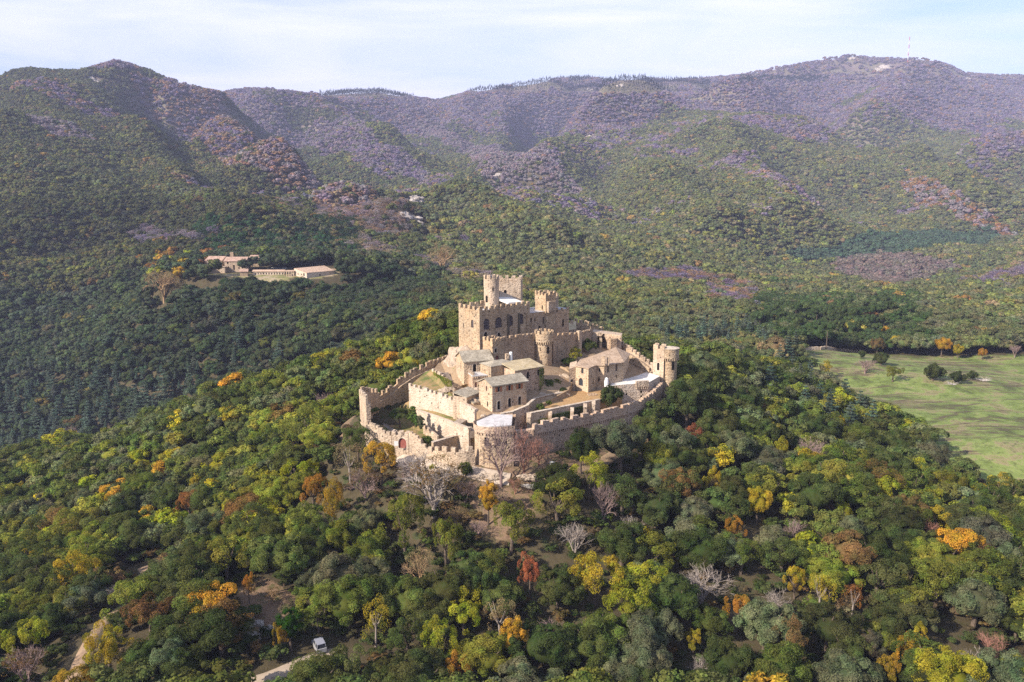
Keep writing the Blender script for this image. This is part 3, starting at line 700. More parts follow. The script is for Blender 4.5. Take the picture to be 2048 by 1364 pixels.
class Bld:
    def __init__(s, name, label, cat, at, group=None):
        s.root = empty(name, at, label, cat, group)
    def block(s, corners, z0, ztop, m, openings={}, part='wall', cren=None, roof='flat', label=None, depth=0.4, ph=1.0, fm=None, apex={}, parent=None, pm=None):
        """corners CCW (x, y); ztop = number or list per corner; cren = (w, gap, h) on every side"""
        n = len(corners); zt = ztop if isinstance(ztop, (list, tuple)) else [ztop] * n
        mb = MB(); todo = []
        for i in range(n):
            A, B = corners[i], corners[(i + 1) % n]
            hs = []
            for o in openings.get(i, []):
                sz = toplane(o[0], o[1], A, B); hp = holepoly(sz[0], sz[1], o[2], o[3], o[4])
                hs.append(hp); todo.append((i, hp, o))
            pt, L = facade(mb, A, B, z0, zt[i], zt[(i + 1) % n], hs, depth, apex.get(i))
        ins = inset(corners, 0.5)
        if cren:
            k = len(mb.v)
            for i in range(n):
                j = (i + 1) % n; z_i, z_j = zt[i], zt[j]
                mb.add([(*corners[i][:2], z_i), (*corners[j][:2], z_j), (*ins[j], z_j), (*ins[i], z_i), (*ins[i], z_i - ph), (*ins[j], z_j - ph)], [(0, 1, 2, 3), (3, 2, 5, 4)])
                merlons(mb, corners[i], corners[j], z_i, z_j, cren[0], cren[1], cren[2], off=-0.02)
            if roof == 'flat' and not fm: mb.add([(*ins[i], zt[i] - ph) for i in range(n)], [tuple(range(n))])
        elif roof == 'flat' and not fm:
            mb.add([(*corners[i][:2], zt[i]) for i in range(n)], [tuple(range(n))])
        par = parent or s.root
        w_ = mb.out(part, m, par)
        if label: w_['label'] = label
        if fm:
            f = MB(); zz = [z - ph for z in zt] if cren else [z + 0.06 for z in zt]
            pp = ins if cren else corners
            f.prism([(p[0], p[1], z) for p, z in zip(pp, zz)], min(zz) - 0.3) if cren else f.add([(p[0], p[1], z) for p, z in zip(pp, zz)], [tuple(range(n))])
            f.out('roof_terrace', fm, par)
        for i, hp, o in todo:
            A, B = corners[i], corners[(i + 1) % n]
            L = math.hypot(B[0] - A[0], B[1] - A[1]); dx, dy = (B[0] - A[0]) / L, (B[1] - A[1]) / L; nx, ny = dy, -dx
            def pt(q, z, off): return (A[0] + dx * q + nx * off, A[1] + dy * q + ny * off, z)
            style = o[5]; p_ = MB()
            cs = sum(q[0] for q in hp) / len(hp); s0 = min(q[0] for q in hp); s1 = max(q[0] for q in hp); za = min(q[1] for q in hp); zb = max(q[1] for q in hp)
            p_.add([pt(q, z, -depth + 0.04) for q, z in hp], [tuple(range(len(hp)))])
            pane = p_.out('door' if 'door' in style else 'window', M['redwood'] if 'reddoor' in style else M['dark'] if 'glass' not in style else M['glass'], par)
            if 'grille' in style:
                g = MB(); nb = max(3, int((s1 - s0) / 0.28))
                for k in range(1, nb):
                    q = s0 + (s1 - s0) * k / nb; top = zb - (0 if not o[4] else ((s1 - s0) / 2 - math.sqrt(max(0, ((s1 - s0) / 2) ** 2 - (q - (s0 + s1) / 2) ** 2))))
                    g.add([pt(q - .035, za, -.12), pt(q + .035, za, -.12), pt(q + .035, top, -.12), pt(q - .035, top, -.12), pt(q - .035, za, -.17), pt(q + .035, za, -.17), pt(q + .035, top, -.17), pt(q - .035, top, -.17)], [(0, 1, 2, 3), (7, 6, 5, 4), (0, 3, 7, 4), (1, 5, 6, 2)])
                for k in range(1, 4):
                    z = za + (zb - za) * 0.72 * k / 3
                    g.add([pt(s0, z - .035, -.11), pt(s1, z - .035, -.11), pt(s1, z + .035, -.11), pt(s0, z + .035, -.11)], [(0, 1, 2, 3)])
                g.out('grille', M['iron'], pane)
            if 'frame' in style:
                wd = 0.22; g = MB(); k = len(hp); cz = (za + zb) / 2; cq = (s0 + s1) / 2
                outp = [(cq + (q - cq) * (1 + 2 * wd / (s1 - s0)), cz + (z - cz) * (1 + 2 * wd / (zb - za))) for q, z in hp]
                g.add([pt(q, z, .03) for q, z in hp] + [pt(q, z, .03) for q, z in outp] + [pt(q, z, -.1) for q, z in hp] + [pt(q, z, -.02) for q, z in outp],
                      [(i_, (i_ + 1) % k, k + (i_ + 1) % k, k + i_) for i_ in range(k)] + [(i_, (i_ + 1) % k, 2 * k + (i_ + 1) % k, 2 * k + i_) for i_ in range(k)] + [(k + i_, k + (i_ + 1) % k, 3 * k + (i_ + 1) % k, 3 * k + i_) for i_ in range(k)])
                g.out('frame', M['coping'], pane)
            if 'shutter' in style:
                for sd_ in (-1, 1):
                    g = MB(); q = s1 + 0.28 if sd_ > 0 else s0 - 0.28
                    g.add([pt(q - .27, za, .03), pt(q + .27, za, .03), pt(q + .27, zb, .03), pt(q - .27, zb, .03), pt(q - .27, za, .09), pt(q + .27, za, .09), pt(q + .27, zb, .09), pt(q - .27, zb, .09)],
                          [(4, 5, 6, 7), (0, 1, 5, 4), (1, 2, 6, 5), (2, 3, 7, 6), (3, 0, 4, 7)])
                    g.out('shutter', M['wood'], pane)
        return w_
    def roof(s, pts, m, th=0.16, name='roof'):
        """pts = list of polygons [(x, y, z)...]; each gets thickness"""
        mb = MB()
        for p in pts:
            n = len(p); mb.add([(q[0], q[1], q[2]) for q in p] + [(q[0], q[1], q[2] - th) for q in p], [tuple(range(n)), tuple(range(2 * n - 1, n - 1, -1))] + [(i, n + i, n + (i + 1) % n, (i + 1) % n) for i in range(n)])
        return mb.out(name, m, s.root)

def sweep(mb, pts, o0, o1, zlo, zhi, side=1):
    """rectangular section swept along the plan line pts between offsets o0 and o1 (towards the inside)"""
    P = [Vector(p[:2]) for p in pts]; n = len(P); rows = []
    for i in range(n):
        a = (P[i] - P[i - 1]).normalized() if i > 0 else (P[1] - P[0]).normalized()
        b = (P[i + 1] - P[i]).normalized() if i < n - 1 else a
        na = Vector((-a.y, a.x)); nb = Vector((-b.y, b.x)); m_ = (na + nb).normalized(); k = side / max(0.35, m_.dot(na))
        q0 = P[i] + m_ * o0 * k; q1 = P[i] + m_ * o1 * k
        rows.append([(q0.x, q0.y, zlo[i]), (q1.x, q1.y, zlo[i]), (q1.x, q1.y, zhi[i]), (q0.x, q0.y, zhi[i])])
    vs = [v for r in rows for v in r]; fs = []
    for i in range(n - 1):
        for k in range(4): fs.append((4 * i + k, 4 * i + (k + 1) % 4, 4 * i + 4 + (k + 1) % 4, 4 * i + 4 + k))
    fs += [(0, 3, 2, 1), (4 * n - 4, 4 * n - 3, 4 * n - 2, 4 * n - 1)]
    mb.add(vs, fs); return rows
def cwall(name, label, pts, zb, t=1.2, mer=(1.05, 0.75, 0.9), walk=0.9, m='stone', side=1, corb=None, cat='castle wall', group='crenellated walls of the castle', slits=False, cop=None):
    """pts = (x, y, z of the merlon tops) along the OUTER face; side=1: the inside lies left of the direction"""
    n = len(pts); zt = [p[2] for p in pts]; mh = mer[2] if mer else 0
    zb = zb if isinstance(zb, (list, tuple)) else [zb] * n
    cx = sum(p[0] for p in pts) / n; cy = sum(p[1] for p in pts) / n
    root = empty(name, (cx, cy, min(zb)), label, cat, group)
    core = MB(); par = MB()
    o = -0.30 if corb else 0.0
    sweep(core, pts, 0.03, t, zb, [z - mh - walk for z in zt] if walk else [z - mh - 0.02 for z in zt], side)
    lo = [z - corb for z in zt] if corb else [z - mh - walk - 0.3 for z in zt]
    if walk or corb: sweep(par, pts, o, 0.5, lo, [z - mh for z in zt], side)
    sl = MB() if slits else None
    if mer:
        mbm = par if (walk or corb) else core
        for i in range(n - 1):
            A, B = pts[i], pts[i + 1]
            if side < 0: A, B = B, A
            merlons(mbm, A, B, A[2] - mh, B[2] - mh, mer[0], mer[1], mh, t=0.5 - o if (walk or corb) else t, off=o - 0.02, slits=sl)
    core.out('wall_core', M[m], root)
    if walk or corb: par.out('parapet', M[m], root)
    if sl: sl.out('arrow_slit', M['dark'], root)
    if corb:
        cb = MB()
        for i in range(n - 1):
            A, B = pts[i], pts[i + 1]; L = math.hypot(B[0] - A[0], B[1] - A[1]); a = math.atan2(B[1] - A[1], B[0] - A[0]); k = int(L / 0.62)
            nx, ny = -math.sin(a) * side, math.cos(a) * side
            for j in range(k):
                f = (j + 0.5) / k; z = A[2] + (B[2] - A[2]) * f - corb
                cb.box((A[0] + (B[0] - A[0]) * f - nx * 0.11, A[1] + (B[1] - A[1]) * f - ny * 0.11, z - 0.45), 0.24, 0.32, 0.45, a)
        cb.out('corbelling', M[m], root)
    if cop:
        c = MB(); sweep(c, pts, o - 0.06, t + 0.05, [z - mh + 0.01 for z in zt], [z - mh + 0.14 for z in zt], side); c.out('coping', M['coping'], root)
    return root

def round_tower(name, label, c, rs, rh, z0, zc, ztop, m='stone', mer=(0.8, 0.6, 0.9), cone=None, corb=True, doors=(), group=None, arc=None):
    """shaft radius rs to height zc, wider head radius rh to ztop (merlon tops)"""
    root = empty(name, (c[0], c[1], z0), label, 'tower', group)
    mh = mer[2] if mer else 0
    s = MB(); s.lathe(c, [(rs * 1.06, z0), (rs * 1.02, z0 + (zc - z0) * 0.4), (rs, zc)], 36); s.out('shaft', M[m], root, smooth=True)
    h = MB(); h.ring(c, rh - 0.42, rh, zc, ztop - mh, 36)
    if mer:
        n = int(2 * math.pi * rh / (mer[0] + mer[1]))
        for i in range(n):
            a0 = 2 * math.pi * i / n + 0.2; a1 = a0 + 2 * math.pi / n * mer[0] / (mer[0] + mer[1])
            if arc and not arc(0.5 * (a0 + a1)): continue
            h.ring(c, rh - 0.44, rh + 0.02, ztop - mh - 0.2, ztop + random.uniform(-0.08, 0.05), 4, a0, a1)
    h.out('parapet', M[m], root)
    f = MB(); f.lathe(c, [(0.01, zc + 0.2 if not cone else ztop + cone), (rh - 0.2 if not cone else rh + 0.12, zc + 0.2 if not cone else ztop - mh + 0.05)] + ([(rh + 0.12, ztop - mh - 0.05)] if cone else []), 36)
    f.out('roof' if cone else 'roof_terrace', M['coping'] if cone else M['concrete_grey'], root)
    if corb:
        cb = MB(); n = int(2 * math.pi * rh / 0.62)
        for i in range(n):
            a = 2 * math.pi * i / n; r_ = (rs + rh) / 2
            cb.box((c[0] + r_ * math.cos(a), c[1] + r_ * math.sin(a), zc - 0.6), rh - rs + 0.12, 0.26, 0.6, a)
        cb.out('corbelling', M[m], root)
    for (ang, z, w_, hh) in doors:
        d = MB(); R_ = rs + 0.03; k = 5; pts = []
        for i in range(k + 1):
            a = ang + (i / k - 0.5) * w_ / rs; top = z + hh - (w_ / 2 - math.sqrt(max(0, (w_ / 2) ** 2 - ((i / k - 0.5) * w_) ** 2)))
            for zz in (z, top): pts.append((c[0] + R_ * 1.02 * math.cos(a), c[1] + R_ * 1.02 * math.sin(a), zz))
        d.add(pts, [(2 * i, 2 * i + 2, 2 * i + 3, 2 * i + 1) for i in range(k)]); d.out('window', M['dark'], root)
    return root

def plat(name, pts, zb, m, kind='structure'):
    """court or terrace; pts = seen outline (px, py, Y)"""
    mb = MB(); mb.prism([D(*p) for p in pts], zb); return tag(mb.out(name, m), kind=kind)

def steps(name, label, P, Q, width, n, side=1, m='step'):
    P = Vector(P); Q = Vector(Q); d = Vector((Q.x - P.x, Q.y - P.y)); L = d.length; d /= L; a = math.atan2(d.y, d.x)
    mb = MB()
    for i in range(n):
        s = (i + 0.5) * L / n; z = P.z + (Q.z - P.z) * (i + 1) / n
        mb.box((P.x + d.x * s, P.y + d.y * s, min(P.z, Q.z) - 1.5), L / n + 0.02, width, z - min(P.z, Q.z) + 1.5, a)
    return tag(mb.out(name, M[m], loc=P), label, 'stairs', 'stone stairs of the castle')

# ============================================================ CASTLE
random.seed(3)
# ---- keep
F = Z(959, 612.8, 71.6)
U = Vector((0.765, 0.643)); Wv = Vector((-0.643, 0.765))
def K(s, w_): return (F[0] + U.x * s + Wv.x * w_, F[1] + U.y * s + Wv.y * w_)
kp = Bld('castle_keep', 'tall crenellated keep with a row of arched grilled windows, highest building of the castle', 'castle keep', (K(15, 5)[0], K(15, 5)[1], 54))
big = lambda px, py: (px, py, 1.55, 2.6, True, 'glassgrilleframe')
kp.block([K(0, 0), K(17.8, 0), K(17.8, 9.4), K(0, 9.4)], 52, 70.4, M['stone'], {
    0: [(973.3, 648.3, 2.0, 3.0, True, 'glassgrille'), (997.2, 645, 2.3, 2.9, True, 'glassgrille'), (1020, 641.3, 2.1, 2.9, True, 'glassgrille'), (1042, 638, 1.9, 2.9, True, 'glassgrille'), (971.4, 670, 1.2, 1.7, True, 'frame'), (1039.4, 665, 0.4, 1.0, False, ''), (997.9, 671, 1.0, 1.7, True, 'frame')],
    3: [(944.5, 647.5, 1.1, 2.2, True, 'glassgrille'), (927.3, 651, 0.3, 1.2, False, ''), (951.5, 630, 0.25, 0.5, False, '')]},
    cren=(1.05, 0.85, 1.15), fm=M['concrete_grey'], label='main block with bright end wall')
kp.block([K(17.85, 0.5), K(33.6, 0.5), K(33.6, 9.2), K(17.85, 9.2)], 52, 68.0, M['stone_dark'], {
    0: [(1062.5, 640, 0.6, 1.3, False, ''), (1070, 640, 0.5, 1.2, False, ''), (1087, 641, 0.6, 2.0, False, ''), (1079, 656, 0.8, 1.2, False, ''), (1126.5, 646, 0.8, 2.2, False, ''), (1114, 620, 0.8, 1.2, False, ''), (1125, 619, 0.7, 0.9, False, ''), (1136, 617, 0.7, 0.9, False, '')]},
    fm=M['concrete_grey'], label='lower darker wing')
# thin buttresses, the first two in much darker stone
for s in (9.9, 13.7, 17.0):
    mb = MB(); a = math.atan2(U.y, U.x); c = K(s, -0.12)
    mb.box((c[0], c[1], 52), 0.55, 0.34, 16.5, a); mb.out('buttress', M['stone_blackish'] if s < 17 else M['stone'], kp.root)
# white low roof on the main block and its coping ramp
kp.roof([[(*K(11.8, 2.2), 71.4), (*K(17.2, 2.2), 71.2), (*K(17.2, 8.6), 72.2), (*K(11.8, 8.6), 72.4)]], M['concrete'], 0.5, 'white_roof')
mb = MB(); q0, q1 = K(13.2, 8.8), K(20.5, 6.0)
mb.prism([(q0[0], q0[1], 74.3), (q1[0], q1[1], 71.0), (q1[0] - 0.4, q1[1] + 0.6, 71.0), (q0[0] - 0.4, q0[1] + 0.6, 74.3)], 68.5); mb.out('sloping_parapet', M['coping'], kp.root)
# rear square tower: broad flat face to the front
Y2 = 232.0
ta, tb = D(999, 600, Y2), D(1041.5, 600, Y2 + 0.4)
ztr = D(1020, 554, Y2)[2]
kp.block([(ta[0], ta[1]), (tb[0], tb[1]), (tb[0] + 0.6, tb[1] + 6.0), (ta[0] - 0.5, ta[1] + 6.0)], 55, ztr - 1.0, M['stone_pale'], {0: [(1010.6, 583.5, 0.8, 1.1, True, ''), (1032, 585, 0.25, 0.35, False, '')]}, part='rear_tower', cren=(1.05, 0.9, 1.0), fm=M['concrete_grey'], ph=1.2)
# square turret at the right end
zt2 = 73.6
tq = [K(24, 0.2), K(28, 0.2), K(28, 4.9), K(24, 4.9)]
kp.block(tq, 60, zt2 - 1.1, M['stone'], {3: [(1084.5, 614.5, 0.5, 1.2, True, ''), (1077, 596, 0.3, 0.5, False, '')], 0: [(1105, 597, 0.25, 0.4, False, '')]}, part='square_turret', cren=(0.75, 0.55, 1.1), fm=M['concrete_grey'])
mb = MB(); q = [K(24.3, -0.75), K(27.2, -0.75), K(27.2, 0.18), K(24.3, 0.18)]
mb.prism([(*p, 70.9) for p in q], 68.2)
for k in range(6):
    c = K(24.55 + k * 0.48, -0.3); mb.box((c[0], c[1], 67.7), 0.22, 0.8, 0.5, math.atan2(U.y, U.x))
mb.out('box_machicolation', M['stone_pale'], kp.root)
kp.block([K(29.4, 4.6), K(33.2, 4.6), K(33.2, 8.9), K(29.4, 8.9)], 60, 71.0, M['stone_pale'], {}, part='small_turret', cren=(1.0, 0.9, 1.2), fm=M['concrete_grey'])
# low rear wing with a lean-to roof at the keep's right foot
lw = Bld('low_range', 'low yellowish tiled range at the right foot of the keep, behind the inner wall', 'building', D(1125, 665, 238))
q = [D(1117, 668, 234), D(1150, 662, 243), D(1152, 655, 250), D(1117, 658, 240)]
lw.block([p[:2] for p in q], 52, [60.3, 60.3, 61.0, 61.0], M['stone_pale'], {0: [(1138, 664, 0.8, 1.1, False, ''), (1128, 666, 0.6, 1.0, False, '')]})
lw.roof([[(q[0][0] - .3, q[0][1] - .5, 60.35), (q[1][0] + .3, q[1][1] - .5, 60.3), (q[2][0], q[2][1], 61.5), (q[3][0] - .3, q[3][1], 61.5)]], M['tile_yellow'])
mb = MB(); p = D(1143.5, 652, 246); mb.box((p[0], p[1], 60.5), 0.7, 0.7, 1.8, .6); mb.out('chimney', M['stone_pale'], lw.root)
# round tower of the keep
rc = K(10.7, 8.3)
ztp = D(981, 551, rc[1] - 2)[2]
round_tower('round_keep_tower', 'tall pale round tower rising from the keep roof beside the white roof', rc, 2.12, 2.2, 60, ztp - 3.4, ztp, 'stone_pale', (0.95, 0.7, 1.1), corb=False, doors=[(math.radians(-128), 71.2, 0.7, 1.9), (math.radians(-78), 74.4, 0.35, 1.3)])
# pale bulging rock under the keep's left end
def rockmesh(c, sx, sy, sz, seed, n=3, sub=24, rough=0.35):
    mb = MB(); rs = random.Random(seed)
    for k in range(n):
        o = (c[0] + (rs.random() - .5) * sx * 0.9 * (n > 1), c[1] + (rs.random() - .5) * sy * 0.9 * (n > 1), c[2])
        f = rs.uniform(0.55, 1.0) if n > 1 else 1
        vs = []; nu, nv = sub, sub // 2
        for j in range(nv + 1):
            ph_ = math.pi * j / nv
            for i in range(nu):
                th = 2 * math.pi * i / nu
                d = Vector((math.sin(ph_) * math.cos(th), math.sin(ph_) * math.sin(th), math.cos(ph_)))
                r = 1 + rough * (mnoise.noise(d * 1.6 + Vector((seed * 3.1 + k * 7, 0, 0))) * 1.3 + mnoise.noise(d * 4.5 + Vector((0, seed + k * 3, 0))) * 0.5)
                g = math.floor(r * 7) / 7 * 0.5 + r * 0.5
                vs.append((o[0] + d.x * g * sx * f / 2, o[1] + d.y * g * sy * f / 2, o[2] + d.z * g * sz * f))
        mb.add(vs, [(j * nu + i, j * nu + (i + 1) % nu, (j + 1) * nu + (i + 1) % nu, (j + 1) * nu + i) for j in range(nv) for i in range(nu)])
    return mb
pr = D(926, 700, 214); tag(rockmesh((pr[0], pr[1], 55.0), 11, 8, 5.2, 4, 1, 40, 0.18).out('rock_outcrop', M['rock_warm'], loc=pr), 'pale bulging bedrock under the left end of the keep', 'rock')

# ---- low square bastion before the keep's corner
G = D(985, 677.5, 203)
lb = Bld('entrance_bastion', 'low square crenellated bastion with two small openings, against the keep corner', 'bastion', (G[0], G[1], 54))
gc = [(G[0], G[1]), (G[0] + U.x * 3.9, G[1] + U.y * 3.9), (G[0] + U.x * 3.9 + Wv.x * 4.1, G[1] + U.y * 3.9 + Wv.y * 4.1), (G[0] + Wv.x * 4.1, G[1] + Wv.y * 4.1)]
lb.block(gc, 50, G[2] - 0.9, M['stone'], {0: [(991.3, 701, 0.8, 1.1, False, 'frame'), (994.5, 716, 1.1, 1.1, False, 'reddoor')], 3: []}, cren=(0.95, 0.75, 0.9))
# ---- second enclosure
c2 = [D(1008.5, 672.5, 206.2), D(1038, 668.5, 209.8), D(1069, 665.5, 213.5)]
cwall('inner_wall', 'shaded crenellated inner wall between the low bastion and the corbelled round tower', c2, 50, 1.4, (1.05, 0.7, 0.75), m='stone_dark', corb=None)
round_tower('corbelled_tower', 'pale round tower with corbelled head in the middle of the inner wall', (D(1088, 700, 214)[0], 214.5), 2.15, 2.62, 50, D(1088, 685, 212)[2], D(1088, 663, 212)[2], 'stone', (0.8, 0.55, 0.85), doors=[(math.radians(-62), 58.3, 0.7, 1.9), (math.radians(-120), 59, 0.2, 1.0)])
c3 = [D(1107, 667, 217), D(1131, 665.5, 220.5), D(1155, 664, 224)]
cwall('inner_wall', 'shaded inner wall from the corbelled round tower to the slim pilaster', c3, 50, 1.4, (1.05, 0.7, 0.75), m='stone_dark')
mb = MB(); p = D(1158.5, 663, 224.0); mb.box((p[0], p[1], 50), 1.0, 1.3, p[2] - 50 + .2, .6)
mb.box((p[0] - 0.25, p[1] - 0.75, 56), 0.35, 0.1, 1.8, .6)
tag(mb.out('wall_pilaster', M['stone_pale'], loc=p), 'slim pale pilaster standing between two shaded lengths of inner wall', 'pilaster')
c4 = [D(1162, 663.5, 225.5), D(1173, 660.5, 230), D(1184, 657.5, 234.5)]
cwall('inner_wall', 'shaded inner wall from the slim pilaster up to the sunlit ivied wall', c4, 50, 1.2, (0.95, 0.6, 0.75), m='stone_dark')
# sunlit segment with a projecting pier
sl = Bld('sunlit_range', 'roofless sunlit wall with a dark projecting pier above the ivy', 'building', D(1215, 690, 232))
a0, a1 = D(1185, 662, 234.5), D(1243, 671, 231.5)
sl.block([a0[:2], a1[:2], (a1[0] + .8, a1[1] + 4.5), (a0[0] + .8, a0[1] + 4.5)], 48, [60.6, 60.0, 60.0, 60.6], M['stone_pale'], {0: [(1200, 669, 0.9, 1.0, False, ''), (1207.5, 670, 0.5, 0.8, False, ''), (1202, 697, 0.5, 1.2, False, ''), (1211, 700, 0.4, 1.0, False, '')]}, ph=1.2, cren=None)
for px in (1201, 1216.5):
    p = D(px, 690, 233.0); mb = MB(); mb.box((p[0], p[1] - .1, 48), 0.7, 1.2, 11.0, 0); mb.out('buttress', M['stone_moss'], sl.root)
p0 = D(1222, 674, 229.5); q = [(p0[0], p0[1]), (p0[0] + 1.9, p0[1] + .9), (p0[0] + 2.2, p0[1] + 3), (p0[0] - .1, p0[1] + 3)]
mb = MB(); mb.prism([(*c, 59.2) for c in q], 48); mb.out('pier', M['stone_dark'], sl.root)
# back wall of the castle, stepping down to the right tower
cb_ = [D(1150, 636, 252), D(1176, 641, 249), D(1206, 654, 243)]
cwall('back_wall', 'high back wall with tall merlons behind the low yellowish range', [cb_[0], cb_[1], cb_[2]], 46, 1.0, (1.1, 0.9, 1.3), m='stone', slits=True, side=-1)
cwall('back_wall', 'plain sunlit back wall behind the roofless range', [D(1206.5, 665, 242), D(1243, 671.5, 236)], 46, 1.0, None, walk=0, m='stone_pale', side=-1)
cwall('stepped_wall', 'back wall stepping downhill with single tall merlons towards the right tower', [D(1244, 681, 235), D(1262.5, 692, 231.2), D(1288, 711, 225.5), D(1308, 726, 221.5)], 44, 1.1, (1.1, 0.95, 1.25), m='stone_pale', side=-1, slits=True, walk=1.2)
# ---- right corner tower
rt = D(1338.5, 720, 219.3)
round_tower('corner_tower', 'big round corbelled tower with a shallow stone cap, at the end of the curved wall', (rt[0], rt[1]), 2.15, 2.65, 40, D(1338, 718, 216.7)[2], D(1338, 699, 216.7)[2], 'stone', (0.5, 0.5, 0.01), cone=0.55, doors=[(math.radians(-72), D(1338, 740, 217)[2], 0.8, 2.3)])
at_ = Bld('stair_turret', 'square crenellated turret joined to the left of the big round corner tower', 'turret', D(1318, 750, 219))
qa, qb = D(1305.5, 745, 219.5), D(1327, 745, 217.3)
at_.block([qa[:2], qb[:2], (qb[0] + 1.2, qb[1] + 3.2), (qa[0] + 1.2, qa[1] + 3.2)], 44, D(1318, 697.5, 218.5)[2], M['stone_pale'], {0: [(1316.5, 733, 0.8, 2.2, True, 'frame'), (1309, 742, .2, .3, False, '')]}, cren=(1.35, 0.9, 1.0))
# ---- outer curved wall on the right
ow = [D(1067, 844.4, 174.2), D(1090, 840.5, 176.6), D(1110, 837, 178.6), D(1130, 833.8, 180.8), D(1149, 830.5, 183.2), D(1170, 826.5, 185.7), D(1190, 822.3, 188), D(1210, 818, 190.3), D(1230, 813.2, 192.8), D(1249, 808.3, 195.2), D(1268, 802.5, 198.6), D(1285, 795.5, 202), D(1299, 786, 205.5), D(1312, 775.5, 209.6), D(1324, 763.5, 214.5)]
cwall('outer_wall', 'long curved crenellated outer wall with a corbel row, from the square bastion to the corner tower', ow, 38, 1.5, (1.05, 0.72, 0.8), m='stone_rose', corb=2.75, walk=1.0)
mb = MB(); p = D(1291.5, 842, 203.2); mb.box((p[0], p[1], 40), 1.2, 1.0, 4.5, .9); tag(mb.out('wall_recess', M['dark'], loc=p), 'dark recess low in the curved outer wall', 'gate')  # dark block set where the wall has a recess
# ---- front bastion
fa, fb = D(949, 853, 170.2), D(1029.5, 851.5, 171.0)
FBZ = fa[2]
fbst = Bld('front_bastion', 'broad sunlit bastion with a white terrace, corbel row and arched windows, behind the bare trees', 'bastion', D(990, 930, 172))
_bl = D(946.5, 853, 174.5); NA = 9
fc = []
for k in range(NA + 1):
    t_ = k / NA; q0 = np.array(_bl[:2]); q1 = np.array([fa[0] - .3, fa[1] - 1.6]); q2 = np.array([fa[0] + 4.5, fa[1] - 1.3]); q3 = np.array(fb[:2])
    q = (1 - t_) ** 3 * q0 + 3 * (1 - t_) ** 2 * t_ * q1 + 3 * (1 - t_) * t_ ** 2 * q2 + t_ ** 3 * q3; fc.append((float(q[0]), float(q[1])))
fc += [(fb[0] + 0.3, fb[1] + 9.5), (fa[0] + 3.6, fa[1] + 11.0)]
lowz = D(990, 866.5, 170)[2]
off = inset(fc, 0.28)
def side_of(px):
    for i in range(NA):
        if proj(*off[i], 46)[0] <= px < proj(*off[i + 1], 46)[0]: return i
    return NA - 1
_op = {}
for o_ in [(972.5, 884, 1.9, 2.2, True, 'glassgrille'), (996.5, 884.5, 1.5, 2.0, True, 'glassgrille'), (1012, 886, 0.7, 1.0, True, '')]: _op.setdefault(side_of(o_[0]), []).append(o_)
fbst.block(off, 38, lowz, M['stone_warm'], _op, roof='none')
fbst.block(fc, lowz - 0.05, FBZ, M['stone_rose'], {}, part='parapet', cren=None, fm=None, roof='none')
f = MB(); f.prism([(*p, FBZ + .02) for p in inset(fc, 0.75)], lowz - .2); f.out('white_terrace', M['concrete_grey'], fbst.root)
mb = MB()
L = math.hypot(fb[0] - fa[0], fb[1] - fa[1])
for i in range(2, NA):
    A, B = fc[i], fc[i + 1]; L = math.hypot(B[0] - A[0], B[1] - A[1]); k = max(1, int(L / .6)); a_ = math.atan2(B[1] - A[1], B[0] - A[0])
    for j in range(k):
        s = (j + .5) / k; mb = MB(); mb.box((A[0] + (B[0] - A[0]) * s - math.sin(a_) * .16, A[1] + (B[1] - A[1]) * s + math.cos(a_) * .16, lowz - .5), .26, .32, .5, a_)
        mb.out('corbel', M['stone_rose'], fbst.root)
# link between bastion and curved wall
cwall('link_wall', 'short dark corbelled wall linking the square bastion and the long curved wall', [D(1030.5, 862, 173.5), D(1049, 861, 173.7), D(1066.5, 858, 174.1)], 38, 1.2, None, walk=0, m='stone_rose', corb=1.6)
# ---- low bastion left of it, open topped
lo = [D(866, 892, 173.8), D(880, 893, 172.4), D(897, 895, 171.0), D(915, 895.5, 170.1), D(932, 894.5, 169.9), D(950, 890, 170.4)]
cwall('low_bastion_wall', 'low curved front wall with five big merlons round a roofless chamber', lo, 38, 1.1, (1.25, 1.35, 1.15), m='stone_pale', walk=0.5)
cwall('chamber_wall', 'straight back wall of the roofless chamber beside the front bastion', [D(867, 885.5, 175), D(915, 871.5, 180), D(945, 866, 179.2)], 40, 0.8, None, walk=0, m='stone', cop=True, side=1)
# ---- gate and front wall
gl = [D(730, 839.6, 184.6), D(744, 846, 183.2), D(757, 853, 181.8), D(770, 860, 180.8), D(782, 865, 180.2)]
cwall('front_wall', 'curved crenellated front wall from the left corner turret to the red gate', gl, 38, 1.0, (1.0, 0.75, 0.85), m='stone_pale', walk=0.7)
gt = Bld('gatehouse', 'small crenellated gatehouse with an arched red double door', 'gatehouse', D(804, 895, 178))
ga, gb = D(783, 863, 179.3), D(816.5, 862, 178.2)
gt.block([ga[:2], gb[:2], (gb[0] + .3, gb[1] + 1.8), (ga[0] + .3, ga[1] + 1.8)], 38, ga[2] - .8, M['stone_pale'], {0: [(804.8, 886.5, 2.0, 2.5, True, 'reddoorframe')]}, cren=(0.95, 0.7, 0.8), ph=.6)
gr_ = [D(817, 862.5, 178.3), D(830, 869, 177.2), D(842, 880, 176), D(854, 890.5, 175), D(866, 898, 174)]
cwall('front_wall', 'crenellated front wall dropping from the red gate to the low bastion', gr_, 38, 1.0, (1.0, 0.8, 0.85), m='stone_pale', walk=0.7)
p = D(792.3, 887, 177.2); mb = MB(); mb.box((p[0], p[1], p[2] - .55), 0.9, 0.06, 1.1, 0.1); sg = empty('notice_board', (p[0], p[1], p[2] - 1.6), 'small white notice board leaning at the left of the red gate', 'notice board')
mb.out('board', M['plain_white'], sg); mb = MB()
for dx in (-.35, .35): mb.tube((p[0] + dx, p[1] + .06, p[2] - 1.7), (p[0] + dx, p[1] + .06, p[2] + .3), .04, .04)
mb.out('post', M['iron'], sg)
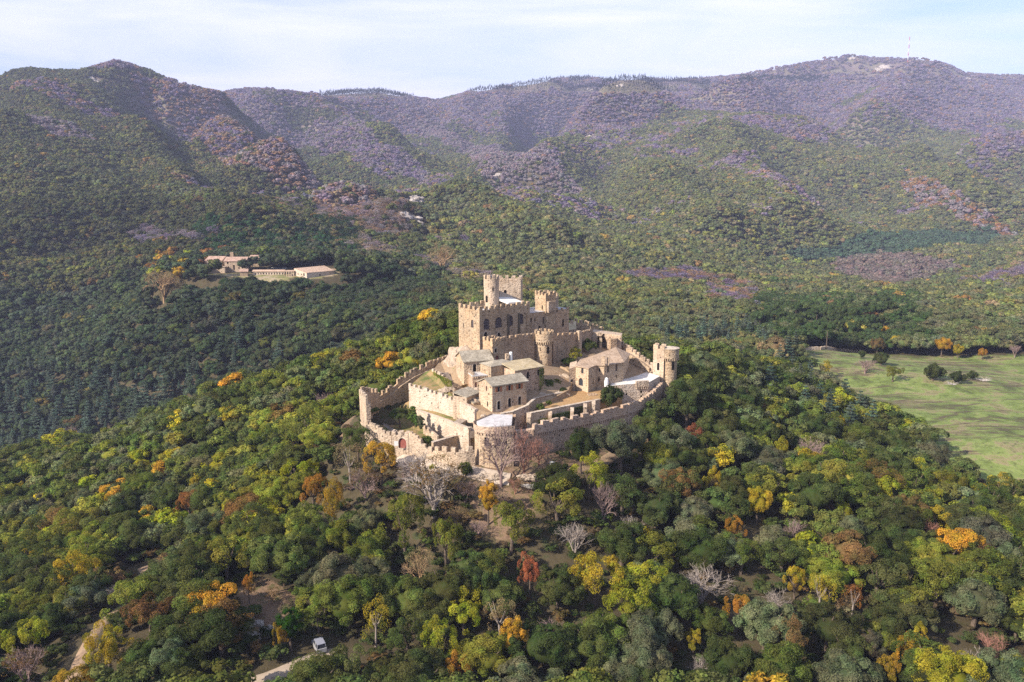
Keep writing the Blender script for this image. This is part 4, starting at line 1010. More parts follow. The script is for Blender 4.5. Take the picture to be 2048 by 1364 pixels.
# ---- left corner turret: open to the court
T0 = D(718, 777.5, 191.5); T1 = D(731, 781, 185.2)
cwall('corner_turret_wall', 'narrow bright outer face of the left corner turret', [T0, (T1[0], T1[1], T0[2])], 38, 1.1, (1.2, 0.7, 1.0), m='stone_pale', walk=1.2)
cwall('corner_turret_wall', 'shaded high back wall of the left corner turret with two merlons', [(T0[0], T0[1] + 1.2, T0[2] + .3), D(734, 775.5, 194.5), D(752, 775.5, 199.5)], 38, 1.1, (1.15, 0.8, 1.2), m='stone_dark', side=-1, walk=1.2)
lwall = [D(752, 786, 200.3), D(776, 773, 204.8), D(798, 753.5, 207.8), D(826, 735.5, 210.8), D(857, 722, 214.6), D(889, 711, 219), D(909, 708.5, 221.5)]
cwall('climbing_wall', 'outer wall climbing the hill on the left with tall pierced merlons', lwall, 42, 1.1, (1.1, 0.8, 1.2), m='stone', side=-1, slits=True, walk=1.0)
# ---- courts and terraces inside
plat('courtyard', [(731,862,186.5),(757,876,184),(784,888,181.2),(816,893,179.2),(842,901,177),(866,905,175.5),(915,886,181),(937,880,181.5),(935,862,186),(832,832,196),(790,822,203.5),(755,835,199.5)], 38, M['grass_dirt'])
plat('court_drive', [(735,866,186.3),(757,875,184.6),(784,886.5,182),(815,891,180),(812,878,184),(795,862,188.5),(770,846,194),(748,838,198.5)], 40, M['paving'])
plat('terrace', [(832,822,193.5),(937,862,179.5),(948,860,181),(935,842,187),(880,826,193),(818,802,202.5),(800,812,203.5),(815,815,199)], 38, M['grass_dirt'])
plat('terrace', [(819,772,201.5),(911,802,190.2),(925,795,192),(912,789,194.5),(890,752,203.5),(866,738,208),(850,745,209.5)], 40, M['grass_dirt'])
plat('castle_yard', [(866,741,209),(905,775,198.5),(925,800,191),(949,818,183.5),(960,836,182),(1030,836,182),(1063,822,186),(1100,800,193),(1137,780,199),(1150,752,211),(1130,735,214),(1107,728,216.5),(1070,715,215.5),(1010,712,209),(925,712,214),(905,715,221),(880,722,218)], 40, M['dirt'])
plat('garden', [(1057,829,183.5),(1100,819.5,187),(1150,809,191.5),(1201,799.5,196.5),(1245,791,200),(1240,778,207),(1190,785,205),(1140,783,203),(1100,797,197),(1063,815,190)], 40, M['garden'])
plat('wall_walk_court', [(1035,865,174.6),(1067,862,175.6),(1110,858,180),(1150,851,184.5),(1210,838,191.7),(1249,828,196.6),(1285,815,203.3),(1312,795,210.8),(1300,790,215),(1246,810,205),(1200,822,197.5),(1100,846,187.5),(1057,855,184)], 38, M['grass_dirt'])
plat('upper_yard', [(1107,728,217.5),(1160,700,226.5),(1186,690,236),(1240,700,233.5),(1300,745,222.5),(1256,755,214),(1210,760,211),(1150,757,210),(1137,750,211.5)], 42, M['dirt'])
# ---- retaining walls on the left
wa = [D(864, 737, 207.5), D(878, 744, 204.5), D(891, 754, 201.3), D(903, 771, 197), D(912, 789, 192.6)]
cwall('ramp_wall', 'uppermost retaining wall beside the long stair, draped with yellow green creeper', wa, 42, 0.8, (0.8, 0.55, 0.7), m='stone_moss', walk=0.5, side=1)
wb = [D(817, 765.5, 200.8), D(850, 775.5, 196.8), D(880, 785.5, 193), D(911, 796.5, 189)]
cwall('retaining_wall', 'tall pale retaining wall with small merlons, above the grassy strip', wb, 42, 0.9, (0.85, 0.75, 0.75), m='plaster', walk=0.5, side=1)
cwall('retaining_wall', 'smooth pale end of the tall retaining wall sloping down to the arched stair', [D(911.3, 801, 188.9), D(930, 808.5, 185.7), D(949, 819, 182.6)], 42, 0.9, None, walk=0, m='plaster', side=1)
ar = D(940, 848, 182.3); mb = MB(); mb.box((ar[0], ar[1] - .1, 45), 1.9, 0.9, 2.4, -.5); tag(mb.out('arched_passage', M['dark'], loc=ar), 'dark arched passage under the end of the tall retaining wall', 'archway')
wc = [D(832, 820.5, 192.2), D(866, 831.5, 187.2), D(902, 844.5, 182), D(937, 857.5, 177.6)]
cwall('garden_wall', 'lowest plain retaining wall in front of the grassy strip', wc, 40, 0.7, None, walk=0, m='plaster', cop=True, side=1)
st_ = D(846, 847, 187.5), D(874, 872, 180.5)
cwall('kerb_wall', 'very low stone kerb on the grass between the cypresses and the chamber', [st_[0], st_[1]], 41, 0.5, None, walk=0, m='stone_pale')
steps('stone_stairs', 'long worn stair climbing beside the uppermost retaining wall', D(915, 795, 194), D(888, 745, 206.5), 2.2, 26)
steps('stone_stairs', 'stair running down beside the smooth end of the tall retaining wall', D(955, 822, 184), D(918, 792, 192.5), 1.6, 16)
steps('stone_stairs', 'short flight of four steps on the grassy strip by the dark arched passage', D(912, 847, 182.5), D(926, 838, 186), 2.2, 4)
steps('stone_stairs', 'short dark stair between the lowest retaining wall and the front bastion', D(945, 863, 178), D(937, 853, 181), 1.4, 6)
# ---- houses
def house(name, label, A, B, depth, z0, ze, rise, m, rm, ops={}, gable='side', over=0.35, cat='house', roofname='roof', ridge=0.5):
    """A, B = front eave corners (left to right). Ridge parallel to the front."""
    A = Vector(A[:2]); B = Vector(B[:2]); d = (B - A).normalized(); n = Vector((-d.y, d.x))
    C_, D_ = B + n * depth, A + n * depth
    b = Bld(name, label, cat, (A.x, A.y, z0))
    ap = {1: (ridge, ze + rise), 3: (1 - ridge, ze + rise)} if gable == 'side' else {}
    b.block([tuple(A), tuple(B), tuple(C_), tuple(D_)], z0, ze, m, ops, roof='none', apex=ap)
    if gable == 'side':
        zl = ze - over * rise / (depth * ridge); RA = A + n * depth * ridge; RB = B + n * depth * ridge; e = d * over
        f1 = [(*(A - e - n * over), zl + .08), (*(B + e - n * over), zl + .08), (*(RB + e), ze + rise + .08), (*(RA - e), ze + rise + .08)]
        f2 = [(*(RA - e), ze + rise + .08), (*(RB + e), ze + rise + .08), (*(C_ + e + n * over), ze - over * rise / (depth * (1 - ridge)) + .08), (*(D_ - e + n * over), ze - over * rise / (depth * (1 - ridge)) + .08)]
        b.roof([f1, f2], rm, .2, roofname)
    elif gable == 'hip':
        m0 = A + n * depth * .5 + d * (B - A).length * .35; m1 = B + n * depth * .5 - d * (B - A).length * .35; e = d * over; k = n * over; z = ze + .05; zr = ze + rise
        b.roof([[(*(A - e - k), z), (*(B + e - k), z), (*m1, zr), (*m0, zr)], [(*(B + e - k), z), (*(C_ + e + k), z), (*m1, zr)], [(*(C_ + e + k), z), (*(D_ - e + k), z), (*m0, zr), (*m1, zr)][::1], [(*(D_ - e + k), z), (*(A - e - k), z), (*m0, zr)]], rm, .15, roofname)
    else:  # single slope rising to the back
        e = d * over; k = n * over
        b.roof([[(*(A - e - k), ze + .08), (*(B + e - k), ze + .08), (*(C_ + e), ze + rise), (*(D_ - e), ze + rise)]], rm, .2, roofname)
        mb = MB(); mb.prism([(*(C_), ze + rise - .3), (*(D_), ze + rise - .3), (*(D_ - n * .3), ze + rise - .35), (*(C_ - n * .3), ze + rise - .35)], ze - .5); mb.out('back_wall', m, b.root)
    return b
ha, hb = Z(928, 722.5, 59.2), Z(985, 718.5, 59.2)
h1 = house('chapel', 'chapel-like stone house with two tall arched windows and a grey slate gable roof', ha, hb, 7.4, 48, 59.2, 1.9, M['stone_warm'], M['slate'],
    {0: [(949.3, 736.5, 0.95, 2.2, True, 'frame'), (966.7, 735, 0.95, 2.2, True, 'frame')], 3: [(917.5, 730.5, 0.4, 1.5, True, ''), (921.3, 732, 0.4, 1.5, True, '')]})
# crenellated block in front of the chapel
qa, qb = D(945, 752, 194.5), D(979, 748.5, 195.6)
tb_ = Bld('terrace_block', 'low crenellated stone block with a grey terrace between the chapel and the shuttered house', 'building', (qa[0], qa[1], 50))
qq = [qa[:2], qb[:2], (qb[0] - .6, qb[1] + 4.2), (qa[0] - 1.4, qa[1] + 4.2)]
tb_.block(qq, 46, D(950, 751.5, 194.5)[2], M['stone_rose'], {0: [(952, 770, 0.5, 1.4, False, 'reddoor')]}, roof='none')
mb = MB(); mb.prism([(*p, D(950, 751.5, 194.5)[2] + .05) for p in inset(qq, -.1)], D(950, 751.5, 194.5)[2] - .2); mb.out('roof_terrace', M['concrete_grey'], tb_.root)
for k in range(9):
    mb = MB(); s = (k + .5) / 9; mb.box((qa[0] + (qb[0] - qa[0]) * s, qa[1] + (qb[1] - qa[1]) * s - .05, D(950, 751.5, 194.5)[2] - .75), .2, .25, .5, 0); mb.out('corbel', M['stone'], tb_.root)
mb = MB(); merlons(mb, (qa[0] - 1.4, qa[1] + 4.2), qa[:2], D(950, 751.5, 194.5)[2], D(950, 751.5, 194.5)[2], .7, .6, .9); mb.out('merlon_row', M['stone_pale'], tb_.root)
# hipped house with chimney and water tank
hc, hd_ = Z(982, 733, 58.6), Z(1032, 726, 58.6)
h2 = house('hipped_house', 'small stone house with a hipped grey roof, chimney and white water tank', hc, hd_, 5.0, 48, 58.6, 0.9, M['stone'], M['slate'],
    {0: [(1007.6, 739.5, 0.55, 0.9, False, ''), (1024.5, 737, 0.6, 1.0, False, 'shutter')]}, gable='hip', over=.2)
p = D(1014, 716, 201); mb = MB(); mb.box((p[0], p[1], 58.2), .85, .85, 2.3, .3); mb.out('chimney', M['stone_pale'], h2.root)
p = D(1021.8, 712.5, 201.5); mb = MB(); mb.lathe((p[0], p[1]), [(0.01, 58.5), (.42, 58.5), (.42, 60.7), (.3, 60.9), (.01, 60.9)], 16); tag(mb.out('water_tank', M['plain_white'], loc=p), 'white drum-shaped water tank behind the hipped house roof', 'water tank')
# yellow-roofed house
he, hf = Z(1030, 741.5, 57.9), Z(1086.5, 732.8, 57.9)
h3 = house('mossy_roof_house', 'long stone house under a yellow lichen-covered roof with ivy on its right end', he, hf, 6.2, 48, 57.9, 1.15, M['stone_rose'], M['tile_yellow'],
    {0: [(1056, 750, .75, 1.7, True, ''), (1077.4, 745, .75, 1.6, True, ''), (1043, 752, .5, .8, False, '')]}, gable='mono', over=.3)
# shuttered house
hg, hh = Z(984.5, 771, 56.3), Z(1053, 760.5, 56.3)
h4 = house('shuttered_house', 'two-storey stone house with orange shutters above and three arched doorways below', hg, hh, 6.0, 44, 56.3, 1.25, M['stone_warm'], M['slate'],
    {0: [(997.3, 778.5, .75, 1.25, False, 'glassshutter'), (1019, 775.5, .75, 1.25, False, 'glassshutter'), (1039, 772.5, .75, 1.25, False, 'glassshutter'),
         (997.8, 810.5, .85, 2.1, True, 'framedoor'), (1019.4, 805, .85, 2.2, True, 'framedoor'), (1039.3, 801.5, .85, 2.2, True, 'framedoor')],
     3: [(973, 777, .6, 1.2, False, 'reddoor'), (975, 808, .5, 1.4, True, '')]}, over=.4)
# sheds by the stair
sa, sb = Z(933, 795, 52.6), Z(962, 784, 52.6)
house('stone_shed', 'low stone shed with a grey sloping roof left of the shuttered house', sa, sb, 4.0, 44, 52.6, .9, M['stone_pale'], M['slate'], {}, gable='mono', over=.15)
sa, sb = Z(947, 806, 51.2), Z(970, 801, 51.2)
house('stone_shed', 'lowest small shed with a slit window at the foot of the shuttered house', sa, sb, 3.0, 44, 51.2, .6, M['stone'], M['slate'], {0: [(955, 811, .25, .8, False, '')]}, gable='mono', over=.12)
# sloping yard wall before the shuttered house
cwall('yard_wall', 'plain rosy wall below the shuttered house doors beside the garden', [D(1002, 828, 180.5), D(1026, 824, 181.3), D(1058, 810.5, 184.5)], 42, .7, None, walk=0, m='stone_rose', cop=True)
cwall('yard_wall', 'curved low grey wall behind the garden bushes', [D(1058, 809, 185.5), D(1072, 797, 190.5), D(1100, 790, 195), D(1128, 785.5, 198), D(1140, 790, 198.5)], 44, .6, None, walk=0, m='stone_dark', cop=True)
# garden front wall with ivy and pillars
gw = [D(1057, 828, 182.5), D(1100, 819.5, 186), D(1150, 809.5, 190.6), D(1201, 799.5, 195.6)]
cwall('garden_front_wall', 'long straight retaining wall with pale coping in front of the orange garden', gw, 42, .8, None, walk=0, m='stone_pale', cop=True)
for k, (px, py, Y) in enumerate([(1058, 842, 181.5), (1100, 838, 185), (1144, 830, 188.5), (1170, 822, 190.8), (1187, 816, 192.5)]):
    p = D(px, py, Y); mb = MB(); mb.prism([(p[0] - .45, p[1] - .4, p[2] + 1.0), (p[0] + .35, p[1] - .4, p[2] + 1.0), (p[0] + .5, p[1] + .9, p[2] + 1.6), (p[0] - .3, p[1] + .9, p[2] + 1.6)], 43)
    mb.add([(p[0] - .52, p[1] - .48, p[2] + 1.0), (p[0] + .42, p[1] - .48, p[2] + 1.0), (p[0] + .55, p[1] + .95, p[2] + 1.7), (p[0] - .38, p[1] + .95, p[2] + 1.7)], [(0, 1, 2, 3)])
    tag(mb.out('garden_buttress', M['stone_pale'], loc=p), 'pale stone buttress against the garden retaining wall, ' + ['nearest the shuttered house', 'second from the shuttered house', 'third from the shuttered house', 'second from the big dark bush', 'nearest the big dark bush'][k], 'buttress', 'buttresses of the garden wall')
# round stone table
p = D(1134.5, 810, 195); mb = MB(); mb.lathe((p[0], p[1]), [(0.01, p[2] + .45), (1.25, p[2] + .45), (1.3, p[2] + .3), (1.25, p[2] - .4)], 28)
tag(mb.out('round_basin', M['white'], loc=p), 'round white stone slab lying in the orange garden', 'stone slab')
# ---- right building group
rb = Bld('great_house', 'large L-shaped stone house with a tan hipped roof, beside the white terrace', 'house', D(1165, 800, 203))
ZE = 57.4
r0, r1, r2, r3 = Z(1151.5, 730, 58.0), Z(1178.5, 737, 57.2), Z(1181, 736, 57.2), Z(1208, 731.5, 57.2)
r0 = D(1151.5, 731, 206.5); r1 = D(1177, 737, 202.5)
zr = r1[2]
r0 = Z(1151.5, 731, zr)
rr_ = Z(1208.5, 731, zr); r4 = Z(1246, 724.5, zr); r5 = Z(1258, 707.5, zr)
p1 = (r1[0], r1[1]); p2 = (r1[0] + 1.0, r1[1] + 2.2); p3 = (rr_[0] - 1.9, rr_[1] + .6); p4 = (rr_[0], rr_[1])
back1 = (r5[0] - .3, r5[1] + .5); back2 = (D(1230, 697, 224)[0], 224.0); back3 = (r0[0] + 2.0, r0[1] + 8.0)
outl = [r0[:2], p1, p2, p3, p4, r4[:2], r5[:2], back2, back3]
rb.block([tuple(q[:2]) for q in outl], 44, zr, M['stone_warm'], {
    0: [(1164.7, 741.5, .85, 1.5, False, 'glass'), (1161.7, 764, 1.6, 2.1, True, 'glass'), (1164.7, 789, 1.1, 1.9, False, 'door'), (1153.5, 783, .6, .6, False, '')],
    2: [(1186.5, 763, .55, 1.6, True, ''), (1183, 786, .5, .9, False, '')],
    3: [(1199, 740, .45, .9, False, ''), (1199, 786, .4, 1.2, False, ''), (1197.5, 760, .5, .9, False, '')],
    4: [(1216.5, 738, .7, 1.9, False, 'glass'), (1233, 735, .7, 1.9, False, 'glass'), (1233.5, 753.5, .4, .9, False, '')]}, roof='none')
apx = D(1231, 696.5, 221.0)
E_ = .35
rb.roof([[(r0[0] - .3, r0[1] - .4, zr + .1), (p1[0], p1[1] - .4, zr + .1), (p2[0] + .1, p2[1] - .3, zr + .1), (p3[0], p3[1] - .4, zr + .1), (p4[0] + .2, p4[1] - .4, zr + .1), (r4[0] + .3, r4[1] - .3, zr + .1), (apx[0], apx[1], apx[2] + .4)],
         [(r4[0] + .3, r4[1] - .3, zr + .1), (r5[0] + .4, r5[1], zr + .12), (apx[0], apx[1], apx[2] + .4)],
         [(r0[0] - .3, r0[1] - .4, zr + .1), (apx[0], apx[1], apx[2] + .4), (back2[0], back2[1] + .3, zr + .1), (back3[0], back3[1] + .3, zr + .1)],
         [(r5[0] + .4, r5[1], zr + .12), (back2[0], back2[1] + .3, zr + .1), (apx[0], apx[1], apx[2] + .4)]], M['tile_tan'], .18)
for px, py, Y, wd, hgt in ((1206.5, 722, 206.5, 1.0, 1.3), (1216, 724, 207, .6, 1.5)):
    p = D(px, py, Y); mb = MB(); mb.box((p[0], p[1], p[2] - 1.0), wd, .7, hgt + 1.0, -.2); mb.box((p[0], p[1], p[2] + hgt), wd + .15, .85, .12, -.2); mb.out('chimney', M['stone_pale'], rb.root)
# lean-to on its left
la, lb_ = Z(1138, 747, 56.2), Z(1151, 748.5, 55.4)
mb = MB(); A = D(1138, 746, 205.5); B = (r0[0] - .05, r0[1] + .05, 0)
mb.prism([(A[0], A[1], 55.6), (B[0], B[1], 55.9), (B[0] + .9, B[1] + 5, 56.6), (A[0] + .6, A[1] + 4.5, 56.3)], 46); mb.out('lean_to', M['stone_pale'], rb.root)
for px, py in ((1143, 761), (1143, 770.5)):
    mb = MB()
    s, z = toplane(px, py, A, B); dx, dy = B[0] - A[0], B[1] - A[1]; L = math.hypot(dx, dy)
    mb.box((A[0] + dx * s / L, A[1] + dy * s / L + .1, z - .3), .55, .5, .6, math.atan2(dy, dx)); mb.out('window', M['dark'], rb.root)
# stone trough
p = D(1186, 793, 200); tr = MB()
tr.box((p[0], p[1], p[2] - .6), 2.2, .14, 1.1, .25); tr.box((p[0] - .3, p[1] + 1.2, p[2] - .6), 2.2, .14, 1.1, .25); tr.box((p[0] - 1.2, p[1] + .45, p[2] - .6), .14, 1.2, 1.1, .25); tr.box((p[0] + .95, p[1] + .8, p[2] - .6), .14, 1.2, 1.1, .25)
tag(tr.out('water_trough', M['stone_pale'], loc=p), 'square pale stone trough at the foot of the great house', 'trough')
# white terrace block
ZT = 51.0
tA, tB, tC, tD_ = Z(1219, 772, ZT), Z(1296, 766, ZT), Z(1320, 752.5, ZT), Z(1259, 740.5, ZT)
tw = Bld('terrace_building', 'stone building with a wide flat white terrace between the great house and the corner tower', 'building', (tA[0], tA[1], 44))
tcs = [tA[:2], tB[:2], tC[:2], (tD_[0] + 2, tD_[1] + 2.5), (tD_[0] - 1.0, tD_[1] + 1.5)]
tw.block(tcs, 44, ZT, M['plaster'], {0: [(1253.8, 788, .55, .75, True, ''), (1282.5, 784, .6, .8, True, ''), (1282.5, 792.5, .6, .6, True, '')]}, fm=M['concrete'])
mb = MB(); bA = Z(1270, 765, ZT + .0); s0, z0_ = toplane(1271, 772, tA, tB); s1, _z = toplane(1296, 772, tA, tB)
dx, dy = tB[0] - tA[0], tB[1] - tA[1]; L = math.hypot(dx, dy); dx /= L; dy /= L
def wpt(s, o, z): return (tA[0] + dx * s + dy * o, tA[1] + dy * s - dx * o, z)
mb.prism([wpt(s0, .5, ZT + .75), wpt(s1, .5, ZT + .75), wpt(s1, -.2, ZT + .75), wpt(s0, -.2, ZT + .75)], ZT - .9)
for k in range(6):
    q = wpt(s0 + (s1 - s0) * (k + .5) / 6, .2, 0); mb.box((q[0], q[1], ZT - 1.4), .2, .5, .5, math.atan2(dy, dx))
mb.out('box_machicolation', M['stone_pale'], tw.root)
mb = MB(); p = D(1213, 764, 205.5)
mb.lathe((p[0], p[1]), [(.55, p[2] - 1.3), (.6, p[2]), (.45, p[2] + 1.0), (.01, p[2] + 1.3)], 12); tag(mb.out('covered_statue', M['white'], loc=p), 'white rounded covered object standing against the great house by the terrace corner', 'covered object')
# wall rising behind the terrace
cwall('terrace_back_wall', 'shaded sloping stone wall behind the white terrace', [D(1259, 707.5, 225.5), D(1280, 722, 223), D(1298, 736, 221)], 44, .7, None, walk=0, m='stone', side=1)
# ---- info board below the curved wall
p = D(1104, 934, 170.5); sg = empty('information_board', (p[0], p[1], p[2] - .5), 'white information board on two posts beside the reddish bare tree', 'sign')
mb = MB(); mb.box((p[0], p[1], p[2] + .55), 1.0, .08, .75, 0); mb.out('board', M['plain_white'], sg)
for dx in (-.42, .42): mb = MB(); mb.tube((p[0] + dx, p[1] + .05, p[2] - 1.5), (p[0] + dx, p[1] + .05, p[2] + 1.2), .05, .05, 6); mb.out('post', M['bark'], sg)
# low outcrops of dry walling under the bare trees
for px, py, Y, sx, lab in ((968, 949, 167, 5.0, 'long low pale rubble bank below the path, left of the bare tree trunks'), (1052, 950, 166, 3.2, 'short low pale rubble bank below the path, right of the bare tree trunks'), (890, 940, 168.5, 4.5, 'grassy rubble edge along the path below the low bastion')):
    p = D(px, py, Y); tag(rockmesh((p[0], p[1], p[2] - .5), sx, 1.2, .8, int(px), 4, 20, .4).out('rubble_bank', M['rock_warm'], loc=p), lab, 'rubble bank')
p = D(1064, 972, 163.5); tag(rockmesh((p[0], p[1], p[2] - .1), 3.5, 1.6, .5, 77, 5, 12, .5).out('stone_heap', M['rock'], loc=p), 'small heap of pale stones under the reddish bare tree', 'stone heap')

for i, (px, py, Y, sx, sz, lab) in enumerate(((1092, 768, 205, 5, 1.2, 'weathered bedrock between the lichen roofed house and the great house'), (1120, 757, 209, 6, 1.6, 'bedrock hump below the middle round tower'), (1068, 790, 196, 4, 1.0, 'low rock shelf right of the shuttered house'),
      (1112, 787, 199, 5, .9, 'flat rock slab above the orange garden'), (948, 779, 194, 2.5, .9, 'small rock at the foot of the terrace block'), (1165, 722, 222, 5, 1.2, 'rubble slope under the sunlit roofless range'), (893, 778, 196, 3, .7, 'grassy rubble at the foot of the uppermost retaining wall'), (977, 829, 183, 3, .8, 'rubble bank just behind the front bastion'))):
    p = D(px, py, Y); tag(rockmesh((p[0], p[1], p[2] - .3), sx, sx * .6, sz, i + 60, 4, 18, .45).out('bedrock', M['rock_warm'], loc=p), lab, 'bedrock')
for i, (a_, b_, lab) in enumerate((((1060, 800, 190.5), (1086, 781, 198), 'low broken wall climbing past the shuttered house'), ((1102, 760, 207), (1132, 752, 210), 'low broken wall above the bedrock hump'), ((955, 800, 187.5), (940, 790, 191), 'low wall edging the stair by the sheds'))):
    cwall('low_wall', lab, [D(*a_), D(*b_)], 46, .5, None, walk=0, m='stone_pale', cat='low wall', group='low yard walls')
# ============================================================ TREES
def leaf_quads(P, Nrm, size, rs, tilt=0.6):
    """numpy leaf cards at P with normals Nrm"""
    n = len(P)
    Nn = Nrm + rs.normal(0, tilt, (n, 3)); Nn /= np.linalg.norm(Nn, axis=1)[:, None] + 1e-9
    r = rs.normal(0, 1, (n, 3)); T = np.cross(Nn, r); T /= np.linalg.norm(T, axis=1)[:, None] + 1e-9
    B = np.cross(Nn, T)
    s = (size * rs.uniform(0.6, 1.35, n))[:, None]
    a = s * rs.uniform(0.7, 1.0, (n, 1)); b_ = s * rs.uniform(0.5, 0.9, (n, 1))
    V = np.stack([P - T * a * .5, P - B * b_ * .5 + T * a * .08, P + T * a * .5, P + B * b_ * .5 - T * a * .05], 1)
    return V.reshape(-1, 3), np.arange(n * 4).reshape(-1, 4)
_IC = None
def ico():
    global _IC
    if _IC is None:
        import bmesh
        bm = bmesh.new(); bmesh.ops.create_icosphere(bm, subdivisions=2, radius=1)
        _IC = (np.array([v.co[:] for v in bm.verts]), np.array([[v.index for v in f.verts] for f in bm.faces])); bm.free()
    return _IC
def npmesh(name, V, quads, tris, m, leafv=None, smooth=False):
    me = bpy.data.meshes.new(name)
    me.vertices.add(len(V)); me.vertices.foreach_set('co', np.asarray(V, np.float32).ravel())
    nq, nt_ = len(quads), len(tris)
    li = np.concatenate([np.asarray(quads, np.int32).ravel(), np.asarray(tris, np.int32).ravel()])
    me.loops.add(len(li)); me.loops.foreach_set('vertex_index', li)
    me.polygons.add(nq + nt_)
    me.polygons.foreach_set('loop_start', np.concatenate([np.arange(nq) * 4, nq * 4 + np.arange(nt_) * 3]).astype(np.int32))
    if smooth: me.polygons.foreach_set('use_smooth', np.ones(nq + nt_, bool))
    me.update(calc_edges=True)
    if leafv is not None:
        a = me.attributes.new('leafv', 'FLOAT', 'FACE'); a.data.foreach_set('value', leafv.astype(np.float32))
    me.materials.append(m)
    return me
def crown_mesh(name, seed, m, R_=1.0, Hh=0.85, lobes=34, leaves=4200, ls=0.085, lobe=(0.17, 0.30), bottom=-0.35, tilt=0.85, core=0.66, sparse=1.0, base=0.55, lift=None):
    """a crown of unit half-width; z=0 is the crown's middle height. Separate leafy clumps of uneven size over a dark interior."""
    rs = np.random.default_rng(seed)
    Lc = []; Lr = []
    stretch = rs.uniform(0.85, 1.12, 2)
    lob3 = rs.normal(0, 1, (3, 3))
    for k in range(lobes):
        d = rs.normal(0, 1, 3); d /= np.linalg.norm(d)
        if d[2] < bottom: d[2] = -d[2]
        if k < lobes * 0.12: d = d * rs.uniform(0.1, 0.5)
        f = rs.uniform(0.60, 0.86) + 0.13 * math.sin(3 * d @ lob3[0]) * rs.uniform(0.5, 1)
        Lc.append([d[0] * f * stretch[0], d[1] * f * stretch[1], d[2] * f * Hh]); Lr.append(rs.uniform(*lobe))
    Lc = np.array(Lc); Lr = np.array(Lr)
    w_ = Lr ** 2; w_ /= w_.sum(); which = rs.choice(lobes, leaves, p=w_)
    d = rs.normal(0, 1, (leaves, 3)); d /= np.linalg.norm(d, axis=1)[:, None]
    outw = Lc[which] / (np.linalg.norm(Lc[which], axis=1)[:, None] + 1e-6)
    bad = (d * outw).sum(1) < -0.25; d[bad] *= -1
    # each clump carries knots of leaves, so its surface is broken at a second, finer scale
    kn = rs.normal(0, 1, (lobes, 14, 3)); kn /= np.linalg.norm(kn, axis=2)[:, :, None]
    dot = np.einsum('nkj,nj->nk', kn[which], d).max(1)
    rad = Lr[which] * (0.62 + 0.42 * np.clip((dot - .72) / .28, 0, 1) + 0.16 * rs.random(leaves))
    P = (Lc[which] + d * rad[:, None]) * R_
    if lift: P[:, 2] += lift * (1 - (P[:, 0] ** 2 + P[:, 1] ** 2))
    keep = rs.random(leaves) < sparse
    V, Q = leaf_quads(P[keep], d[keep] * 0.8 + outw[keep] * 0.3 + np.array([0, 0, 0.25]), ls, rs, tilt)
    lobev = rs.random(lobes); lv = np.clip(lobev[which[keep]] * 0.5 + rs.random(keep.sum()) * 0.5, 0, 1)
    iv, it = ico(); CV = []; CT = []; cl = []
    if core:
        for k in range(lobes):
            CV.append(iv * Lr[k] * core * rs.uniform(0.9, 1.05, (len(iv), 1)) + Lc[k]); CT.append(it + len(V) + k * len(iv)); cl.append(np.full(len(it), lobev[k] * .5 + .15))
        if base:
            CV.append(iv * np.array([base * stretch[0], base * stretch[1], base * Hh])); CT.append(it + len(V) + lobes * len(iv)); cl.append(np.full(len(it), .3))
        V = np.concatenate([V] + [c * R_ for c in CV]); T = np.concatenate(CT); lv = np.concatenate([lv] + cl)
    else: T = np.zeros((0, 3), int)
    return npmesh(name, V, Q, T, m, lv)
def trunk_mesh(name, m, h=1.0, r=0.055, limbs=6, seed=0, spread=0.55):
    rs = random.Random(seed); mb = MB()
    bend = Vector((rs.uniform(-.08, .08), rs.uniform(-.08, .08), h * .55))
    mb.tube((0, 0, -0.25), (0, 0, 0), r * 1.5, r * 1.25, 7); mb.tube((0, 0, 0), bend, r * 1.2, r * .8, 7)
    for k in range(limbs):
        a = 2 * math.pi * k / limbs + rs.uniform(-.3, .3); e = bend + Vector((math.cos(a) * spread * rs.uniform(.4, .8), math.sin(a) * spread * rs.uniform(.4, .8), h * rs.uniform(.25, .55)))
        mid = (bend + e) / 2 + Vector((0, 0, -.05)); mb.tube(bend, mid, r * .6, r * .42, 5); mb.tube(mid, e, r * .42, r * .16, 5)
    me = bpy.data.meshes.new(name); me.from_pydata(mb.v, [], mb.f); me.materials.append(m); me.update(); return me
